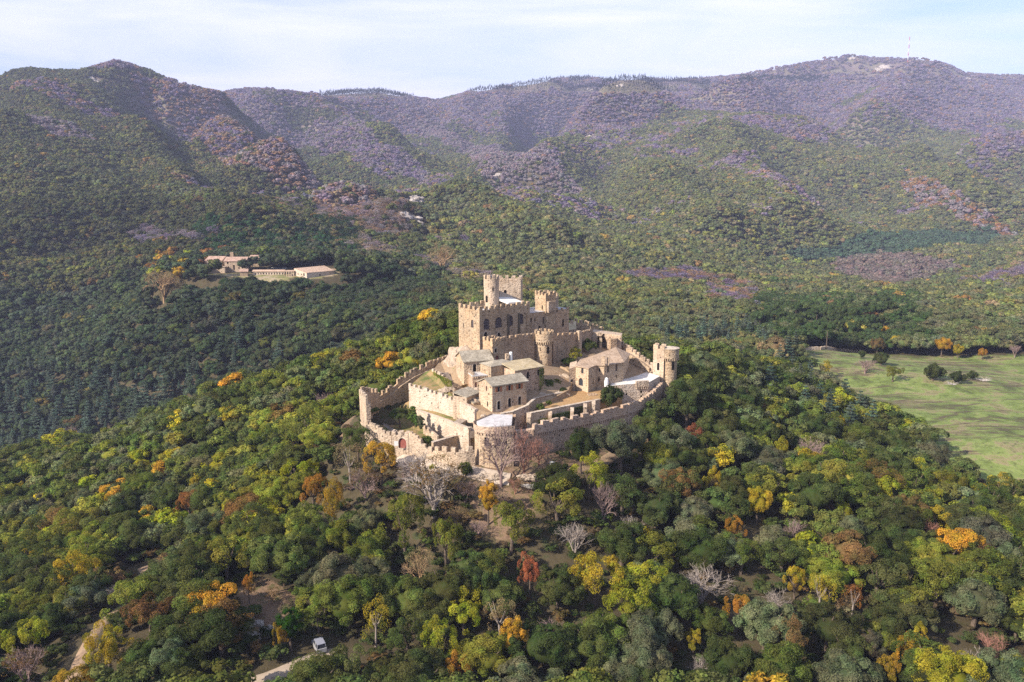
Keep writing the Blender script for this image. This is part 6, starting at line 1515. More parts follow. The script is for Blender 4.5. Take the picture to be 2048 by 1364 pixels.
for px, py in CEDR:
    x, y, z = hit(px, py, 6); placed.append((x, y, 3.0)); tree('cedar', x, y, z, 3, tr_rs.uniform(10, 13), 'cedar', 'tiered blue green cedar on the slope between castle and meadow', 'cedars beside the meadow')

# --- the wood, tree by tree: one jittered site per tree, from near to far
def sites(r0, r1, spf, az=(-45, 45), jit=.36, seed=1):
    rs = np.random.default_rng(seed); X = []; Y = []; S = []; r = r0; k = 0
    while r < r1:
        s = spf(r); a0, a1 = math.radians(az[0]), math.radians(az[1]); n = int((a1 - a0) * r / s)
        a = a0 + (np.arange(n) + .5 * (k % 2) + rs.uniform(-jit, jit, n)) * s / r; rr = r + rs.uniform(-jit, jit, n) * s
        X.append(rr * np.sin(a)); Y.append(rr * np.cos(a)); S.append(np.full(n, s)); r += s * .88; k += 1
    return np.concatenate(X), np.concatenate(Y), np.concatenate(S)
sp = lambda r: 5.5 if r < 330 else (6.2 if r < 1200 else 6.2 + (r - 1200) * .0010)
SX, SY, SS = sites(88, 4700, sp)
SZ = HM(SX, SY)
keep = SY > 75
# nothing grows inside the castle, on meadow, fields, tracks, bare earth
ex = [CASTLE, MEADOW] + EARTH + FIELDS
for k, pl in enumerate(ex):
    if k == 0:
        c = np.array(pl)[:, :2]; ce = c.mean(0); c = ce + (c - ce) * 1.075; keep &= ~inpoly(SX, SY, c.tolist())
    elif k >= 2 and k == 5: keep &= ~(inpoly(SX, SY, pl) & (_h((SX * 7).astype(np.int64), (SY * 7).astype(np.int64), 3) < .72))
    else: keep &= ~inpoly(SX, SY, pl)
def segdist(x, y, pts):
    d = np.full(np.shape(x), 1e9)
    for a, b in zip(pts[:-1], pts[1:]):
        ax, ay, bx, by = a[0], a[1], b[0], b[1]; L2 = (bx - ax) ** 2 + (by - ay) ** 2
        t = np.clip(((x - ax) * (bx - ax) + (y - ay) * (by - ay)) / L2, 0, 1)
        d = np.minimum(d, np.hypot(x - ax - t * (bx - ax), y - ay - t * (by - ay)))
    return d
keep &= segdist(SX, SY, [q_[:2] for q_ in lwall]) > 8.5
keep &= segdist(SX, SY, [T0[:2], T1[:2]]) > 9
keep &= segdist(SX, SY, TRK) > 6.2
keep &= segdist(SX, SY, RD[:5]) > 5.4
keep &= segdist(SX, SY + 4, RD[1:5]) > 4.2
clr = np.array(EARTH[3])[:, :2]; cc = clr.mean(0); clr = cc + (clr - cc) * 1.05 + np.array([0, -2.5]); keep &= ~inpoly(SX, SY, clr.tolist())
keep &= segdist(SX, SY, [D(1165,925,172.5), D(1210,905,179), D(1270,872,194)]) > 3.5
keep &= segdist(SX, SY, [D(1040,950,168), D(1160,930,171.5)]) > 4.5
keep &= segdist(SX, SY, [D(800,925,176), D(960,965,165)]) > 3.5
keep &= segdist(SX, SY, [D(660,549,523), D(740,543,532)]) > 4
# farm yards and rock outcrops
FARM = [(440, 558, 8), (475, 560, 10), (512, 560, 9), (548, 560, 9), (585, 560, 10), (622, 558, 10), (655, 553, 9), (430, 536, 13), (470, 536, 16), (520, 547, 11), (560, 547, 11), (600, 545, 14), (640, 541, 16), (487, 552, 11), (540, 553, 10), (580, 553, 10), (450, 545, 12), (420, 545, 10)]
OUT = [(830, 405, 1.0, 26, 'pale bare cliff on the left side of the middle spur'), (822, 440, 1.0, 24, 'lower pale cliff under the larger one on the middle spur'), (1178, 277, 1, 30, 'white rock face on the left edge of the big round spur'), (735, 300, 1, 20, 'small pale rocks on top of the middle spur'),
       (1000, 352, 1, 18, 'pale boulders on the wooded knoll in the central valley'), (1615, 500, 1, 14, 'scattered pale rocks above the brown plantation'), (1398, 255, 1, 18, 'small rock on top of the big round spur'), (1420, 350, 1, 16, 'small pale rock on the face of the big round spur'),
       (1770, 140, 1, 75, 'long pale rock slab below the radio mast'), (1930, 158, 1, 40, 'white summit rocks right of the radio mast'), (1705, 118, 1, 30, 'rocky summit left of the radio mast'), (190, 165, 1, 26, 'grey crags below the left peak'), (70, 190, 1, 18, 'pale crag on the left mountain flank'),
       (1670, 290, 1, 16, 'thin pale rock band high on the right spur'), (8, 215, 1, 18, 'grey crag at the left edge of the mountain'), (1180, 180, 1, 24, 'pale rocks under the dark conifer crest'), (1240, 172, 1, 16, 'small white rock under the conifer crest')]
for px, py, r in FARM:
    x, y, z = hit(px, py, 0); keep &= np.hypot(SX - x, SY - y) > r
outp = []
for i, (px, py, a, r, lab) in enumerate(OUT):
    x, y, z = hit(px, py, 0); outp.append((x, y, z, r, lab)); keep &= np.hypot((SX - x) / (r * .62), (SY - y) / (r * .62)) > 1 * (0.8 + .4 * vnoise(SX / 9, SY / 9, i))
for x, y, r in placed: keep &= np.hypot(SX - x, SY - y) > (r * .92 + 2.5 if y < 330 else r * .6 + 1.0)
# canopy gaps
keep &= ~((fbm(SX / 11, SY / 11, 40, 3) > .78) & (SY < 330))
# drop what can never be seen: beyond the crests (kept generously)
def visible(X, Y, Zt, slack):
    az = np.arctan2(X, Y); r = np.hypot(X, Y); na = 400; e0, e1 = math.radians(-47), math.radians(47)
    rr = np.geomspace(80, 5000, 900); aa = np.linspace(e0, e1, na); A_, R_ = np.meshgrid(aa, rr, indexing='ij')
    Zg = H(R_ * np.sin(A_), R_ * np.cos(A_)) + 4.0
    el = np.maximum.accumulate((Zg - CAMZ) / R_, axis=1)
    ia = np.clip(((az - e0) / (e1 - e0) * (na - 1)).astype(int), 0, na - 1); ir = np.clip(np.searchsorted(rr, r * .97) - 1, 0, 899)
    return (Zt + slack - CAMZ) / r > el[ia, ir]
keep &= visible(SX, SY, SZ + 8, 6 + np.hypot(SX, SY) * .008)
PX, PY, PF = proj(SX, SY, SZ + 4.5)
keep &= (PX > -620) & (PX < 2670) & (PY < 1560)
SX, SY, SZ, SS, PX, PY, PF = [a[keep] for a in (SX, SY, SZ, SS, PX, PY, PF)]
n = len(SX)
rs = np.random.default_rng(21)
# size: crown half width, height
RAD = SS * np.where(SY > 600, rs.uniform(.42, 1.0, n), rs.uniform(.56, .98, n)); HGT = RAD * rs.uniform(1.2, 1.7, n) + 1.8
u = rs.random(n)
big_ = fbm(SX / 240, SY / 240, 60, 4); med = fbm(SX / 70, SY / 70, 70, 3)
# colour of each tree
def C(k): return np.array(COLS[k])
TINT = np.tile(C('holm'), (n, 1)); KIND = np.zeros(n, int)    # 0 evergreen, 1 bare, 2 conifer
def setk(mask, names, p):
    idx = np.nonzero(mask)[0]
    ch = rs.choice(len(names), len(idx), p=p)
    TINT[idx] = np.array([COLS[k] for k in names])[ch]
near = SY < 330
setk(near, ['dark', 'holm', 'grey', 'green', 'olive'], [.20, .34, .19, .16, .11])
wsl = near & (((PX > 430) & (PX < 820) & (PY > 820) & (PY < 1100)) | ((PX > 1560) & (PY > 930) & (PY < 1200)) | ((PX > 760) & (PX < 1120) & (PY > 1000) & (PY < 1250)) | ((PX < 300) & (PY > 1050) & (PY < 1300)))
setk(wsl & (u < .75), ['holm', 'green', 'olive', 'ygreen', 'lime'], [.30, .27, .27, .06, .10])
setk(near & (u > .953), ['ygreen', 'gold', 'rust', 'brown', 'yellow'], [.28, .22, .08, .27, .15])
far = ~near
setk(far, ['dark', 'holm', 'grey', 'green', 'olive'], [.30, .33, .15, .12, .10])
# middle slopes: sunlit olive and yellowish oaks
setk(far & (u < np.clip((med - .42) * 2.8, 0, .7)), ['olive', 'ygreen', 'green', 'tan', 'brown'], [.42, .10, .28, .10, .10])
setk(far & (u > .985), ['gold', 'orange', 'rust', 'yellow'], [.3, .25, .3, .15])
# warm slopes of the left mountain and of the round spur
setk(far & (PX > 1080) & (PY > 215) & (PY < 520) & (u < .52), ['olive', 'grey', 'green', 'tan', 'ygreen'], [.38, .26, .2, .12, .04])
left_n = near & (PX < 1000) & (PY < 1120); TINT[left_n] *= np.array([1.12, 1.10, 0.98])
TINT[near] *= np.array([1.10, 1.07, 1.0])
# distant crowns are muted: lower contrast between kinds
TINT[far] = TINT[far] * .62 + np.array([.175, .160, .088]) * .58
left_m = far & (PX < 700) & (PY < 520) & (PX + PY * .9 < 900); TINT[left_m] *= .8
valley = far & (SY < 640) & (PX < 900); TINT[valley] = TINT[valley] * np.array([.50, .60, .68])  # dark valley species and valley shade both put into the crown colour
lowl = far & (PX < 860) & (PY > 400) & ~valley; TINT[lowl] *= .72  # shade of a flank turned from the sun, put into the crown colour
# leafless beech and chestnut on the high ground: purple grey
beech = (.245, .180, .265); beech2 = (.33, .245, .265); rustb = (.36, .21, .14)
hi = np.clip((SZ - 185) / 190, 0, 1) + (big_ - .5) * 1.9 + (med - .5) * .9
mb_ = far & (hi + (u - .5) * .35 > .48) & ~((PX < 330) & (PY > 140)) 
idx = np.nonzero(mb_)[0]; TINT[idx] = np.array([beech, beech2, rustb])[rs.choice(3, len(idx), p=[.55, .33, .12])]; KIND[idx] = 1
# stripes of leafless wood in the gullies: (px, py, Y) lines with half width
for line, wd, cols_ in (([(430, 215), (520, 300), (600, 350), (690, 395), (740, 440)], 40, (beech2, rustb)), ([(520, 240), (620, 285), (700, 300), (800, 340)], 55, (beech, beech2)), ([(880, 260), (960, 310), (1030, 350), (1090, 385)], 60, (beech2, beech2)),
                          ([(700, 480), (780, 520), (870, 530), (940, 560)], 16, (beech2, (.33, .24, .14))), ([(1280, 560), (1380, 550), (1470, 580), (1480, 610)], 20, (beech, rustb)), ([(1820, 370), (1880, 400), (1940, 430), (2010, 470)], 22, ((.36, .19, .09), beech2)),
                          ([(100, 250), (140, 270)], 30, (beech2, beech2)), ([(280, 470), (400, 475)], 14, (beech2, beech)), ([(60, 170), (150, 210), (230, 240)], 30, (rustb, beech)), ([(300, 190), (380, 240), (470, 290)], 35, (rustb, beech))):
    pts = [hit(a, b, 4)[:2] for a, b in line]
    m_ = far & (segdist(SX, SY, pts) < wd * (0.6 + .8 * med)) & (u < .82)
    idx = np.nonzero(m_)[0]; TINT[idx] = np.array(cols_)[rs.choice(2, len(idx))]; KIND[idx] = 1
# the brown plantation and dark conifer belts
PLA = [hit(a, b, 5)[:2] for a, b in ((1672, 512), (1780, 503), (1870, 520), (1925, 535), (1850, 560), (1790, 580), (1700, 560), (1665, 535))]
m_ = inpoly(SX, SY, PLA); idx = np.nonzero(m_)[0]; TINT[idx] = (.235, .175, .155); KIND[idx] = 1
for pl in ([(1560, 505), (1700, 480), (1850, 462), (1985, 458), (2000, 475), (1860, 500), (1720, 512), (1600, 522)],):
    m_ = inpoly(SX, SY, [hit(a, b, 5)[:2] for a, b in pl]); TINT[m_] = (.095, .135, .085); KIND[m_] = 0
m_ = far & (PX > 880) & (PX < 1420) & (PY < 186) & (PY > 140) & (med < .6) | far & (PX > 640) & (PX < 880) & (PY < 196); TINT[m_] = (.040, .060, .045); KIND[m_] = 2
m_ = far & (PX > 1480) & (PX < 1660) & (PY < 165) & (u < .7); TINT[m_] = (.055, .06, .06)
m_ = far & (PX > 1320) & (PX < 1560) & (PY > 660) & (PY < 700) | far & (PX < 420) & (PY > 740); idx = np.nonzero(m_ & (u < .5))[0]; TINT[idx] = COLS['cedar']; KIND[idx] = 2
m_ = far & (PX > 1480 + 60 * med) & (PX < 1900 - 120 * med) & (PY > 640 - 90 * med) & (PY < 690) & (u < .85); TINT[m_] = COLS['pine']
m_ = far & (PX > 400) & (PX < 720) & (PY > 440) & (PY < 505) & (u < .6); TINT[m_] = (.04, .075, .03)
m_ = far & (PX > 280) & (PX < 470) & (PY > 505) & (PY < 555) & (u < .22); idx = np.nonzero(m_)[0]; TINT[idx] = np.array([COLS['gold'], COLS['ygreen'], COLS['rust']])[rs.choice(3, len(idx))]
# open ground on the summits
summit = far & (PX > 1380) & (PY < 152) & ~((PX > 1810) & (PX < 1925)) & (u < .8)
summit |= far & (PX > 1690) & (PX < 2050) & (PY < 172) & (u < .6)
TINT *= np.where(far, rs.uniform(.88, 1.12, n), rs.uniform(.78, 1.25, n))[:, None] * (1 + rs.normal(0, .05, (n, 3)))
TINT = np.clip(TINT, .008, .7)
HGT = np.where(KIND == 2, RAD * rs.uniform(2.2, 3.0, n), HGT)
# --- the largest in view become trees of their own
inframe = (PX > -20) & (PX < 2068) & (PY > 300) & (PY < 1385) & near
score = np.where(inframe, RAD / PF, -1)
order = np.argsort(-score)[:292]
solo = np.zeros(n, bool); solo[order] = True
names_c = {k: np.array(v) for k, v in COLS.items()}
ctext = {'dark': 'very dark green', 'holm': 'dark green', 'grey': 'grey green', 'green': 'mid green', 'olive': 'olive', 'ygreen': 'yellow green', 'lime': 'lime green', 'yellow': 'yellow', 'gold': 'golden', 'rust': 'rusty', 'brown': 'brownish', 'orange': 'orange', 'coral': 'coral', 'tan': 'tan'}
landm = notab + [(1330, 800, 'corner tower'), (1240, 850, 'curved outer wall'), (720, 860, 'left corner turret'), (640, 1280, 'grey off-road car'), (960, 930, 'front bastion'), (180, 1230, 'bend of the dirt track'), (500, 1200, 'rocky clearing'), (590, 1320, 'pale dirt road')]
def colname(c):
    return min(ctext, key=lambda k: float(np.abs(np.log(names_c[k] / c)).sum()))
seen = {}
LM = np.array([(a, b) for a, b, _ in landm], float)
for i in sorted(order, key=lambda k: PF[k]):
    dx = LM[:, 0] - PX[i]; dy = LM[:, 1] - PY[i]; dd = np.hypot(dx, dy); j = int(np.argmin(dd)); nm = landm[j][2]
    ang = math.degrees(math.atan2(dy[j], -dx[j])) % 360      # direction of the tree as seen from the landmark
    way = ['right of', 'above and right of', 'above', 'above and left of', 'left of', 'below and left of', 'below', 'below and right of'][int((ang + 22.5) // 45) % 8]
    cn = ctext[colname(TINT[i])]
    sz = 'large ' if RAD[i] > 4.7 else ('small ' if RAD[i] < 3.7 else '')
    seen.setdefault((nm, way), []).append((dd[j], i, sz, cn))
LAB = {}
ORD = ['nearest', 'second', 'third', 'fourth', 'fifth', 'sixth', 'seventh', 'eighth', 'ninth', 'tenth', 'eleventh', 'twelfth', 'thirteenth', 'fourteenth', 'fifteenth', 'sixteenth', 'seventeenth', 'eighteenth', 'nineteenth', 'twentieth', 'twenty-first', 'twenty-second']
for (nm, way), L_ in seen.items():
    L_.sort(key=lambda t: t[0])
    for k, (d_, i, sz, cn) in enumerate(L_):
        LAB[i] = f"{sz}{cn} oak, {ORD[min(k, 21)]} one {way} the {nm}"
        if len(LAB[i].split()) > 16: LAB[i] = LAB[i].replace('large ', '').replace('small ', '')
for i in order:
    c = tuple(float(v) for v in TINT[i]); cn = colname(TINT[i])
    kind = 'oak' if cn in ('dark', 'holm', 'grey') or rs.random() < .4 else 'open'
    name_ = KINDNAME[kind]
    r = empty('oak_tree', (float(SX[i]), float(SY[i]), float(SZ[i])), LAB[i], 'tree', 'trees of the castle wood')
    r.rotation_euler = (0, 0, float(rs.uniform(0, 6.28)))
    R_ = float(RAD[i]) * 1.12; hg = float(HGT[i]); ch = hg * .86; V_ = CR[kind]
    ob('trunk', TK[int(rs.integers(3))], r, None, (R_ * 1.2, R_ * 1.2, hg * .8))
    ob('crown', V_[int(rs.integers(len(V_)))], r, c, (R_, R_ * float(rs.uniform(.9, 1.1)), ch / 1.7), (0, 0, hg - ch / 2))
# --- the rest of the forest: scattered points, each one a tree
def proto(name, me):
    o = bpy.data.objects.new(name, me); return o
LOD = {}
LOD['mid'] = [crown_mesh('forest_crown', 200 + i, M['leaf_far'], lobes=26, leaves=2200, ls=0.11, lobe=(.18, .32), Hh=.8, tilt=.8, core=.72) for i in range(4)]
LOD['far'] = [crown_mesh('forest_crown', 220 + i, M['leaf_far'], lobes=10, leaves=200, ls=0.26, lobe=(.28, .46), Hh=.8, tilt=.6, core=.85) for i in range(4)]
LOD['bush'] = [crown_mesh('forest_bush', 280 + i, M['leaf_far'], lobes=16, leaves=420, ls=.2, lobe=(.22, .4), Hh=.8, tilt=.9, core=.6) for i in range(3)]
LOD['bare'] = [crown_mesh('forest_twigs', 240 + i, M['leaf_far'], lobes=20, leaves=700, ls=0.11, lobe=(.2, .34), Hh=1.0, tilt=1.2, core=0) for i in range(3)]
LOD['conifer'] = [cedar_mesh('forest_conifer', 260 + i, M['leaf_far'], tiers=8, leaves=600, ls=.13, wide=.26) for i in range(3)]
for k, V_ in LOD.items():
    if k == 'conifer': continue
def scatter(name, mask, meshes, mode='crown'):
    idx = np.nonzero(mask)[0]
    me = bpy.data.meshes.new(name); me.vertices.add(len(idx))
    R_ = RAD[idx] * 1.12; hg = HGT[idx]
    if mode == 'crown': ch = hg * .78; pos = np.stack([SX[idx], SY[idx], SZ[idx] + hg - ch / 2], -1); sc_ = np.stack([R_, R_, ch / 1.7], -1)
    else: pos = np.stack([SX[idx], SY[idx], SZ[idx]], -1); sc_ = np.stack([hg, hg, hg], -1)
    me.vertices.foreach_set('co', pos.astype(np.float32).ravel())
    a = me.attributes.new('tscale', 'FLOAT_VECTOR', 'POINT'); a.data.foreach_set('vector', sc_.astype(np.float32).ravel())
    a = me.attributes.new('trot', 'FLOAT_VECTOR', 'POINT'); rt_ = np.zeros((len(idx), 3)); rt_[:, 2] = rs.uniform(0, 6.28, len(idx)); a.data.foreach_set('vector', rt_.astype(np.float32).ravel())
    a = me.attributes.new('tint', 'FLOAT_COLOR', 'POINT'); a.data.foreach_set('color', np.concatenate([TINT[idx], np.ones((len(idx), 1))], 1).astype(np.float32).ravel())
    a = me.attributes.new('tkind', 'INT', 'POINT'); a.data.foreach_set('value', rs.integers(0, len(meshes), len(idx)).astype(np.int32))
    o = bpy.data.objects.new(name, me); col.objects.link(o)
    ng = bpy.data.node_groups.new(name, 'GeometryNodeTree')
    ng.interface.new_socket('Geometry', in_out='INPUT', socket_type='NodeSocketGeometry'); ng.interface.new_socket('Geometry', in_out='OUTPUT', socket_type='NodeSocketGeometry')
    gi = ng.nodes.new('NodeGroupInput'); go = ng.nodes.new('NodeGroupOutput')
    g2i = ng.nodes.new('GeometryNodeGeometryToInstance')
    for q, m_ in enumerate(meshes):
        oi = ng.nodes.new('GeometryNodeObjectInfo'); oi.inputs['Object'].default_value = proto(name + '_source', m_); ng.links.new(oi.outputs['Geometry'], g2i.inputs[0])
    ip = ng.nodes.new('GeometryNodeInstanceOnPoints'); ip.inputs['Pick Instance'].default_value = True
    ng.links.new(gi.outputs[0], ip.inputs['Points']); ng.links.new(g2i.outputs[0], ip.inputs['Instance'])
    for at_n, typ, sock in (('tscale', 'FLOAT_VECTOR', 'Scale'), ('trot', 'FLOAT_VECTOR', 'Rotation'), ('tkind', 'INT', 'Instance Index')):
        na_ = ng.nodes.new('GeometryNodeInputNamedAttribute'); na_.data_type = typ; na_.inputs['Name'].default_value = at_n
        ng.links.new([s_ for s_ in na_.outputs if s_.enabled and s_.name == 'Attribute'][0], ip.inputs[sock])
    ng.links.new(ip.outputs['Instances'], go.inputs[0])
    md = o.modifiers.new('scatter', 'NODES'); md.node_group = ng
    tag(o, kind='stuff'); print(name, len(idx)); return o
rest = ~solo & ~summit
dist = np.hypot(SX, SY)
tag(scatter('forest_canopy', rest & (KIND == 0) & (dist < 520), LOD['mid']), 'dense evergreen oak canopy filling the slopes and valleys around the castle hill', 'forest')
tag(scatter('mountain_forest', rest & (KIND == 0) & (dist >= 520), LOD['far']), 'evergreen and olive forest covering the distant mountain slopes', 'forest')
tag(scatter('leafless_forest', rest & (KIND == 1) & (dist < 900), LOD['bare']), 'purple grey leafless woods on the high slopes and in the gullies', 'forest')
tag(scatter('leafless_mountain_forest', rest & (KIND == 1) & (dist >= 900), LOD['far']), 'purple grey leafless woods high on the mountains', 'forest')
tag(scatter('conifer_forest', rest & (KIND == 2), LOD['conifer']), 'dark conifer belts on the crest and in the shaded valley', 'forest')
# undergrowth between the trunks of the near wood
UX, UY, US = sites(90, 330, lambda r: 2.9, seed=9)
k2 = (UY > 80)
for k, pl in enumerate(ex):
    if k == 0: k2 &= ~inpoly(UX, UY, pl)
    elif k == 1 or k > 5: k2 &= ~inpoly(UX, UY, pl)
    else: k2 &= ~(inpoly(UX, UY, pl) & (_h((UX * 5).astype(np.int64), (UY * 5).astype(np.int64), 8) < .86))
for ln_, d_ in ((TRK, 2.6), (RD, 3.0), ([D(1165,925,172.5), D(1210,905,179), D(1270,872,194)], 2.2), ([D(800,905,178.5), D(850,928,173.5), D(960,950,168), D(1160,930,171.5)], 3.6)): k2 &= segdist(UX, UY, ln_) > d_
k2 &= np.hypot(UX - hit(638, 1291, .8)[0], UY - hit(638, 1291, .8)[1]) > 4
k2 &= rs.random(len(UX)) < .8
SX, SY = UX[k2], UY[k2]; SZ = HM(SX, SY); n = len(SX)
RAD = rs.uniform(.7, 1.9, n); HGT = RAD * rs.uniform(.9, 1.7, n)
TINT = np.array([COLS['dark'], COLS['holm'], COLS['green'], COLS['brown'], (.17, .12, .07)])[rs.choice(5, n, p=[.3, .32, .12, .11, .15])] * rs.uniform(.7, 1.2, (n, 1))
tag(scatter('undergrowth', np.ones(n, bool), LOD['bush']), 'low scrub growing between the trees of the castle hill', 'undergrowth')
# ============================================================ OUTCROPS, FARM, MAST, CAR
for i, (x, y, z, r, lab) in enumerate(outp):
    mb = MB(); q = random.Random(i + 40)
    for k in range(6):
        a = q.uniform(0, 6.28); d = q.uniform(0, r * .55); X, Y_ = x + math.cos(a) * d, y + math.sin(a) * d
        zz = float(H(np.array([X]), np.array([Y_]))[0]); s = r * q.uniform(.22, .5)
        b_ = rockmesh((X, Y_, zz), s * 1.5, s * 1.3, s * .42, i * 9 + k, 1, 14, .45); mb.add(b_.v, b_.f)
    tag(mb.out('rock_outcrop', M['rock_far'], loc=(x, y, z)), lab, 'rock outcrop')
for i, (px, py, s, lab) in enumerate(((497, 1232, 3.2, 'pale jagged rock on the clearing left of the bright green cone tree'), (520, 1270, 3.6, 'tallest pale rock, below the jagged one on the clearing'), (508, 1250, 2.0, 'small pale rock between the two big ones of the clearing'), (402, 1165, 3.0, 'lichened boulder at the upper end of the rocky clearing'), (440, 1165, 2.2, 'pale boulder at the top of the clearing'))):
    x, y, z = hit(px, py, .3); tag(rockmesh((x, y, z - .3), s, s * .8, s * .55, i + 3, 3, 16, .5).out('boulder', M['rock'], loc=(x, y, z)), lab, 'boulder')
# meadow dry stone wall, dead wood
wl = [hit(px, py, 0) for px, py in ((1608, 701), (1640, 700), (1680, 702), (1730, 705))]
mb = MB(); q = random.Random(2)
for a, b_ in zip(wl[:-1], wl[1:]):
    k = int(math.hypot(a[0] - b_[0], a[1] - b_[1]) / .9)
    for j in range(k):
        f = j / k; X = a[0] + (b_[0] - a[0]) * f; Y_ = a[1] + (b_[1] - a[1]) * f; zz = float(H(np.array([X]), np.array([Y_]))[0])
        mb.box((X, Y_, zz - .3), 1.0, .9, q.uniform(1.5, 1.9), math.atan2(b_[1] - a[1], b_[0] - a[0]) + q.uniform(-.08, .08))
tag(mb.out('dry_stone_wall', M['stone_pale'], loc=wl[0]), 'pale dry stone wall at the head of the meadow in front of the pines', 'stone wall')
for i, (px, py, lab) in enumerate(((1968, 763, 'bleached fallen branches beside the smallest meadow bush'), (1903, 770, 'bleached stump branches below the second meadow bush'))):
    x, y, z = hit(px, py, 0); mb = MB(); q = random.Random(i)
    for k in range(16):
        a = q.uniform(0, 6.28); l = q.uniform(1.5, 3.8); mb.tube((x + q.uniform(-1, 1), y + q.uniform(-1, 1), z + .2), (x + math.cos(a) * l, y + math.sin(a) * l, z + q.uniform(.1, 1.8)), .12, .03, 4)
    tag(mb.out('dead_wood', M['log'], loc=(x, y, z)), lab, 'dead wood')
# radio mast
x, y, z = hit(1815, 128, 0); z -= 2; H_m = 50 * y / FPX; ms = empty('radio_mast', (x, y, z), 'thin red and white radio mast on the highest summit', 'radio mast')
for k in range(7):
    mb = MB(); z0 = z + H_m * k / 7; z1 = z + H_m * (k + 1) / 7; ww = 2.2 - 1.5 * k / 7
    for i in range(3):
        a = 2.1 * i; mb.tube((x + ww * math.cos(a), y + ww * math.sin(a), z0), (x + (ww - .2) * math.cos(a), y + (ww - .2) * math.sin(a), z1), .38, .34, 4)
        mb.tube((x + ww * math.cos(a), y + ww * math.sin(a), z0), (x + (ww - .2) * math.cos(a + 2.1), y + (ww - .2) * math.sin(a + 2.1), z1), .2, .2, 3)
    mb.out('mast_section', M['red'] if k % 2 == 0 else M['plain_white'], ms)
# ---- the farm on the far terrace
def fbox(name, label, px0, px1, pyb, Y, hgt, depth, rise, wm, rm, ang=0.0, wins=(), gable=True):
    a = D(px0, pyb, Y); b_ = D(px1, pyb, Y); L = b_[0] - a[0]; z0 = a[2]
    A = Vector((a[0], a[1])); B = A + Vector((math.cos(ang), math.sin(ang))) * (L / math.cos(ang))
    ops = {0: [(px, py, w_, h, False, '') for px, py, w_, h in wins]}
    return house(name, label, A, B, depth, z0 - 3, z0 + hgt, rise, wm, rm, ops, over=.5, cat='farm building', gable='side' if gable else 'mono')
fbox('farmhouse', 'large pale farmhouse with a red tiled roof in the middle of the hamlet', 450, 491, 542.5, 515, 6.6, 13, 2.2, M['stone_pale'], M['tile_red'], .06, [(455.5, 526, .9, 1.5), (476.5, 526, 1.0, 1.6), (457, 535, .7, 1.2), (468, 535, 1.0, 3.2), (478, 536, .8, 1.3), (485, 535, .7, 1.2)])
fbox('farmhouse', 'smaller farmhouse with a red roof at the left end of the hamlet', 412, 445, 534.5, 520, 4.6, 13, 2.2, M['stone_pale'], M['tile_red'], -.05, [(417, 528, .8, 1.3), (426, 527.5, 1.0, 1.8), (435, 527, .8, 1.3), (441, 527, .6, 1.1)])
fbox('farm_wall', 'pale terrace wall below the two farmhouses', 400, 450, 541, 511, 2.4, 3, .05, M['stone_pale'], M['stone_pale'], 0, [])
fbox('stable', 'long low pale stable with a row of small windows between farmhouse and barn', 506, 567, 552, 505, 3.0, 6, .7, M['plaster'], M['tile_pink'], 0.03, [(511 + 5.4 * k, 547.3, .7, 1.1) for k in range(11)])
fbox('shed', 'tiny gabled stone hut at the left end of the stable', 480, 494, 551, 500, 2.6, 6, 1.2, M['stone'], M['tile_red'], 0.25, [])
fbox('barn', 'wide barn with a huge pale orange roof at the right end of the hamlet', 588, 614, 553, 500, 4.2, 20, 1.0, M['plaster'], M['tile_pink'], 0.05, [(602, 549, .9, 1.0), (607, 550, 1.2, 2.0)]) if False else None
A_, B_, C_, D_ = D(588, 536.5, 503), D(613.5, 545.5, 494), D(669, 541, 508), D(649, 531, 528)
bz = 52.5
bn = Bld('barn', 'wide barn with a huge pale orange roof at the right end of the hamlet', 'barn', (A_[0], A_[1], 48))
bc = [Z(588, 537, bz + 4)[:2], Z(613.5, 545.5, bz - 1)[:2]]
zt4 = [A_[2], B_[2], C_[2], D_[2]]
bn.block([A_[:2], B_[:2], C_[:2], D_[:2]], 44, [z_ - .3 for z_ in zt4], M['plaster'], {0: [(596, 548, .9, 1.0, False, ''), (603, 549, .9, 1.0, False, ''), (608, 549.5, 1.3, 2.0, False, '')], 1: [(640, 550, 1.0, 1.2, False, '')]}, roof='none')
bn.roof([[A_, B_, C_, D_]], M['tile_pink'], .3)
# pergola between stable and barn
pg = empty('pergola', D(579, 553, 500), 'open pergola with pale pillars between the stable and the barn', 'pergola')
z0 = D(579, 553, 500)[2]
for k in range(5):
    p_ = D(569 + k * 4.6, 552, 501); mb = MB(); mb.box((p_[0], p_[1], z0 - 2), .5, .5, 5.2, 0); mb.out('pillar', M['stone_pale'], pg)
pa, pb = D(568, 541, 501), D(589, 541, 501); mb = MB(); mb.prism([(pa[0], pa[1] - .4, z0 + 3.4), (pb[0], pb[1] - .4, z0 + 3.4), (pb[0], pb[1] + 4, z0 + 3.6), (pa[0], pa[1] + 4, z0 + 3.6)], z0 + 3.1); mb.out('roof', M['tile_pink'], pg)
fbox('farm_outbuilding', 'half hidden tiled outbuilding behind the large farmhouse', 500, 518, 530, 535, 5, 8, 1.4, M['stone'], M['tile_red'], 0, [])
p_ = D(464.5, 518, 530); bt = empty('bell_tower', p_, 'little square bell turret rising behind the large farmhouse roof', 'bell tower')
mb = MB(); mb.box((p_[0], p_[1], p_[2] - 5), 2.0, 2.0, 9.5, .1); mb.out('shaft', M['stone'], bt)
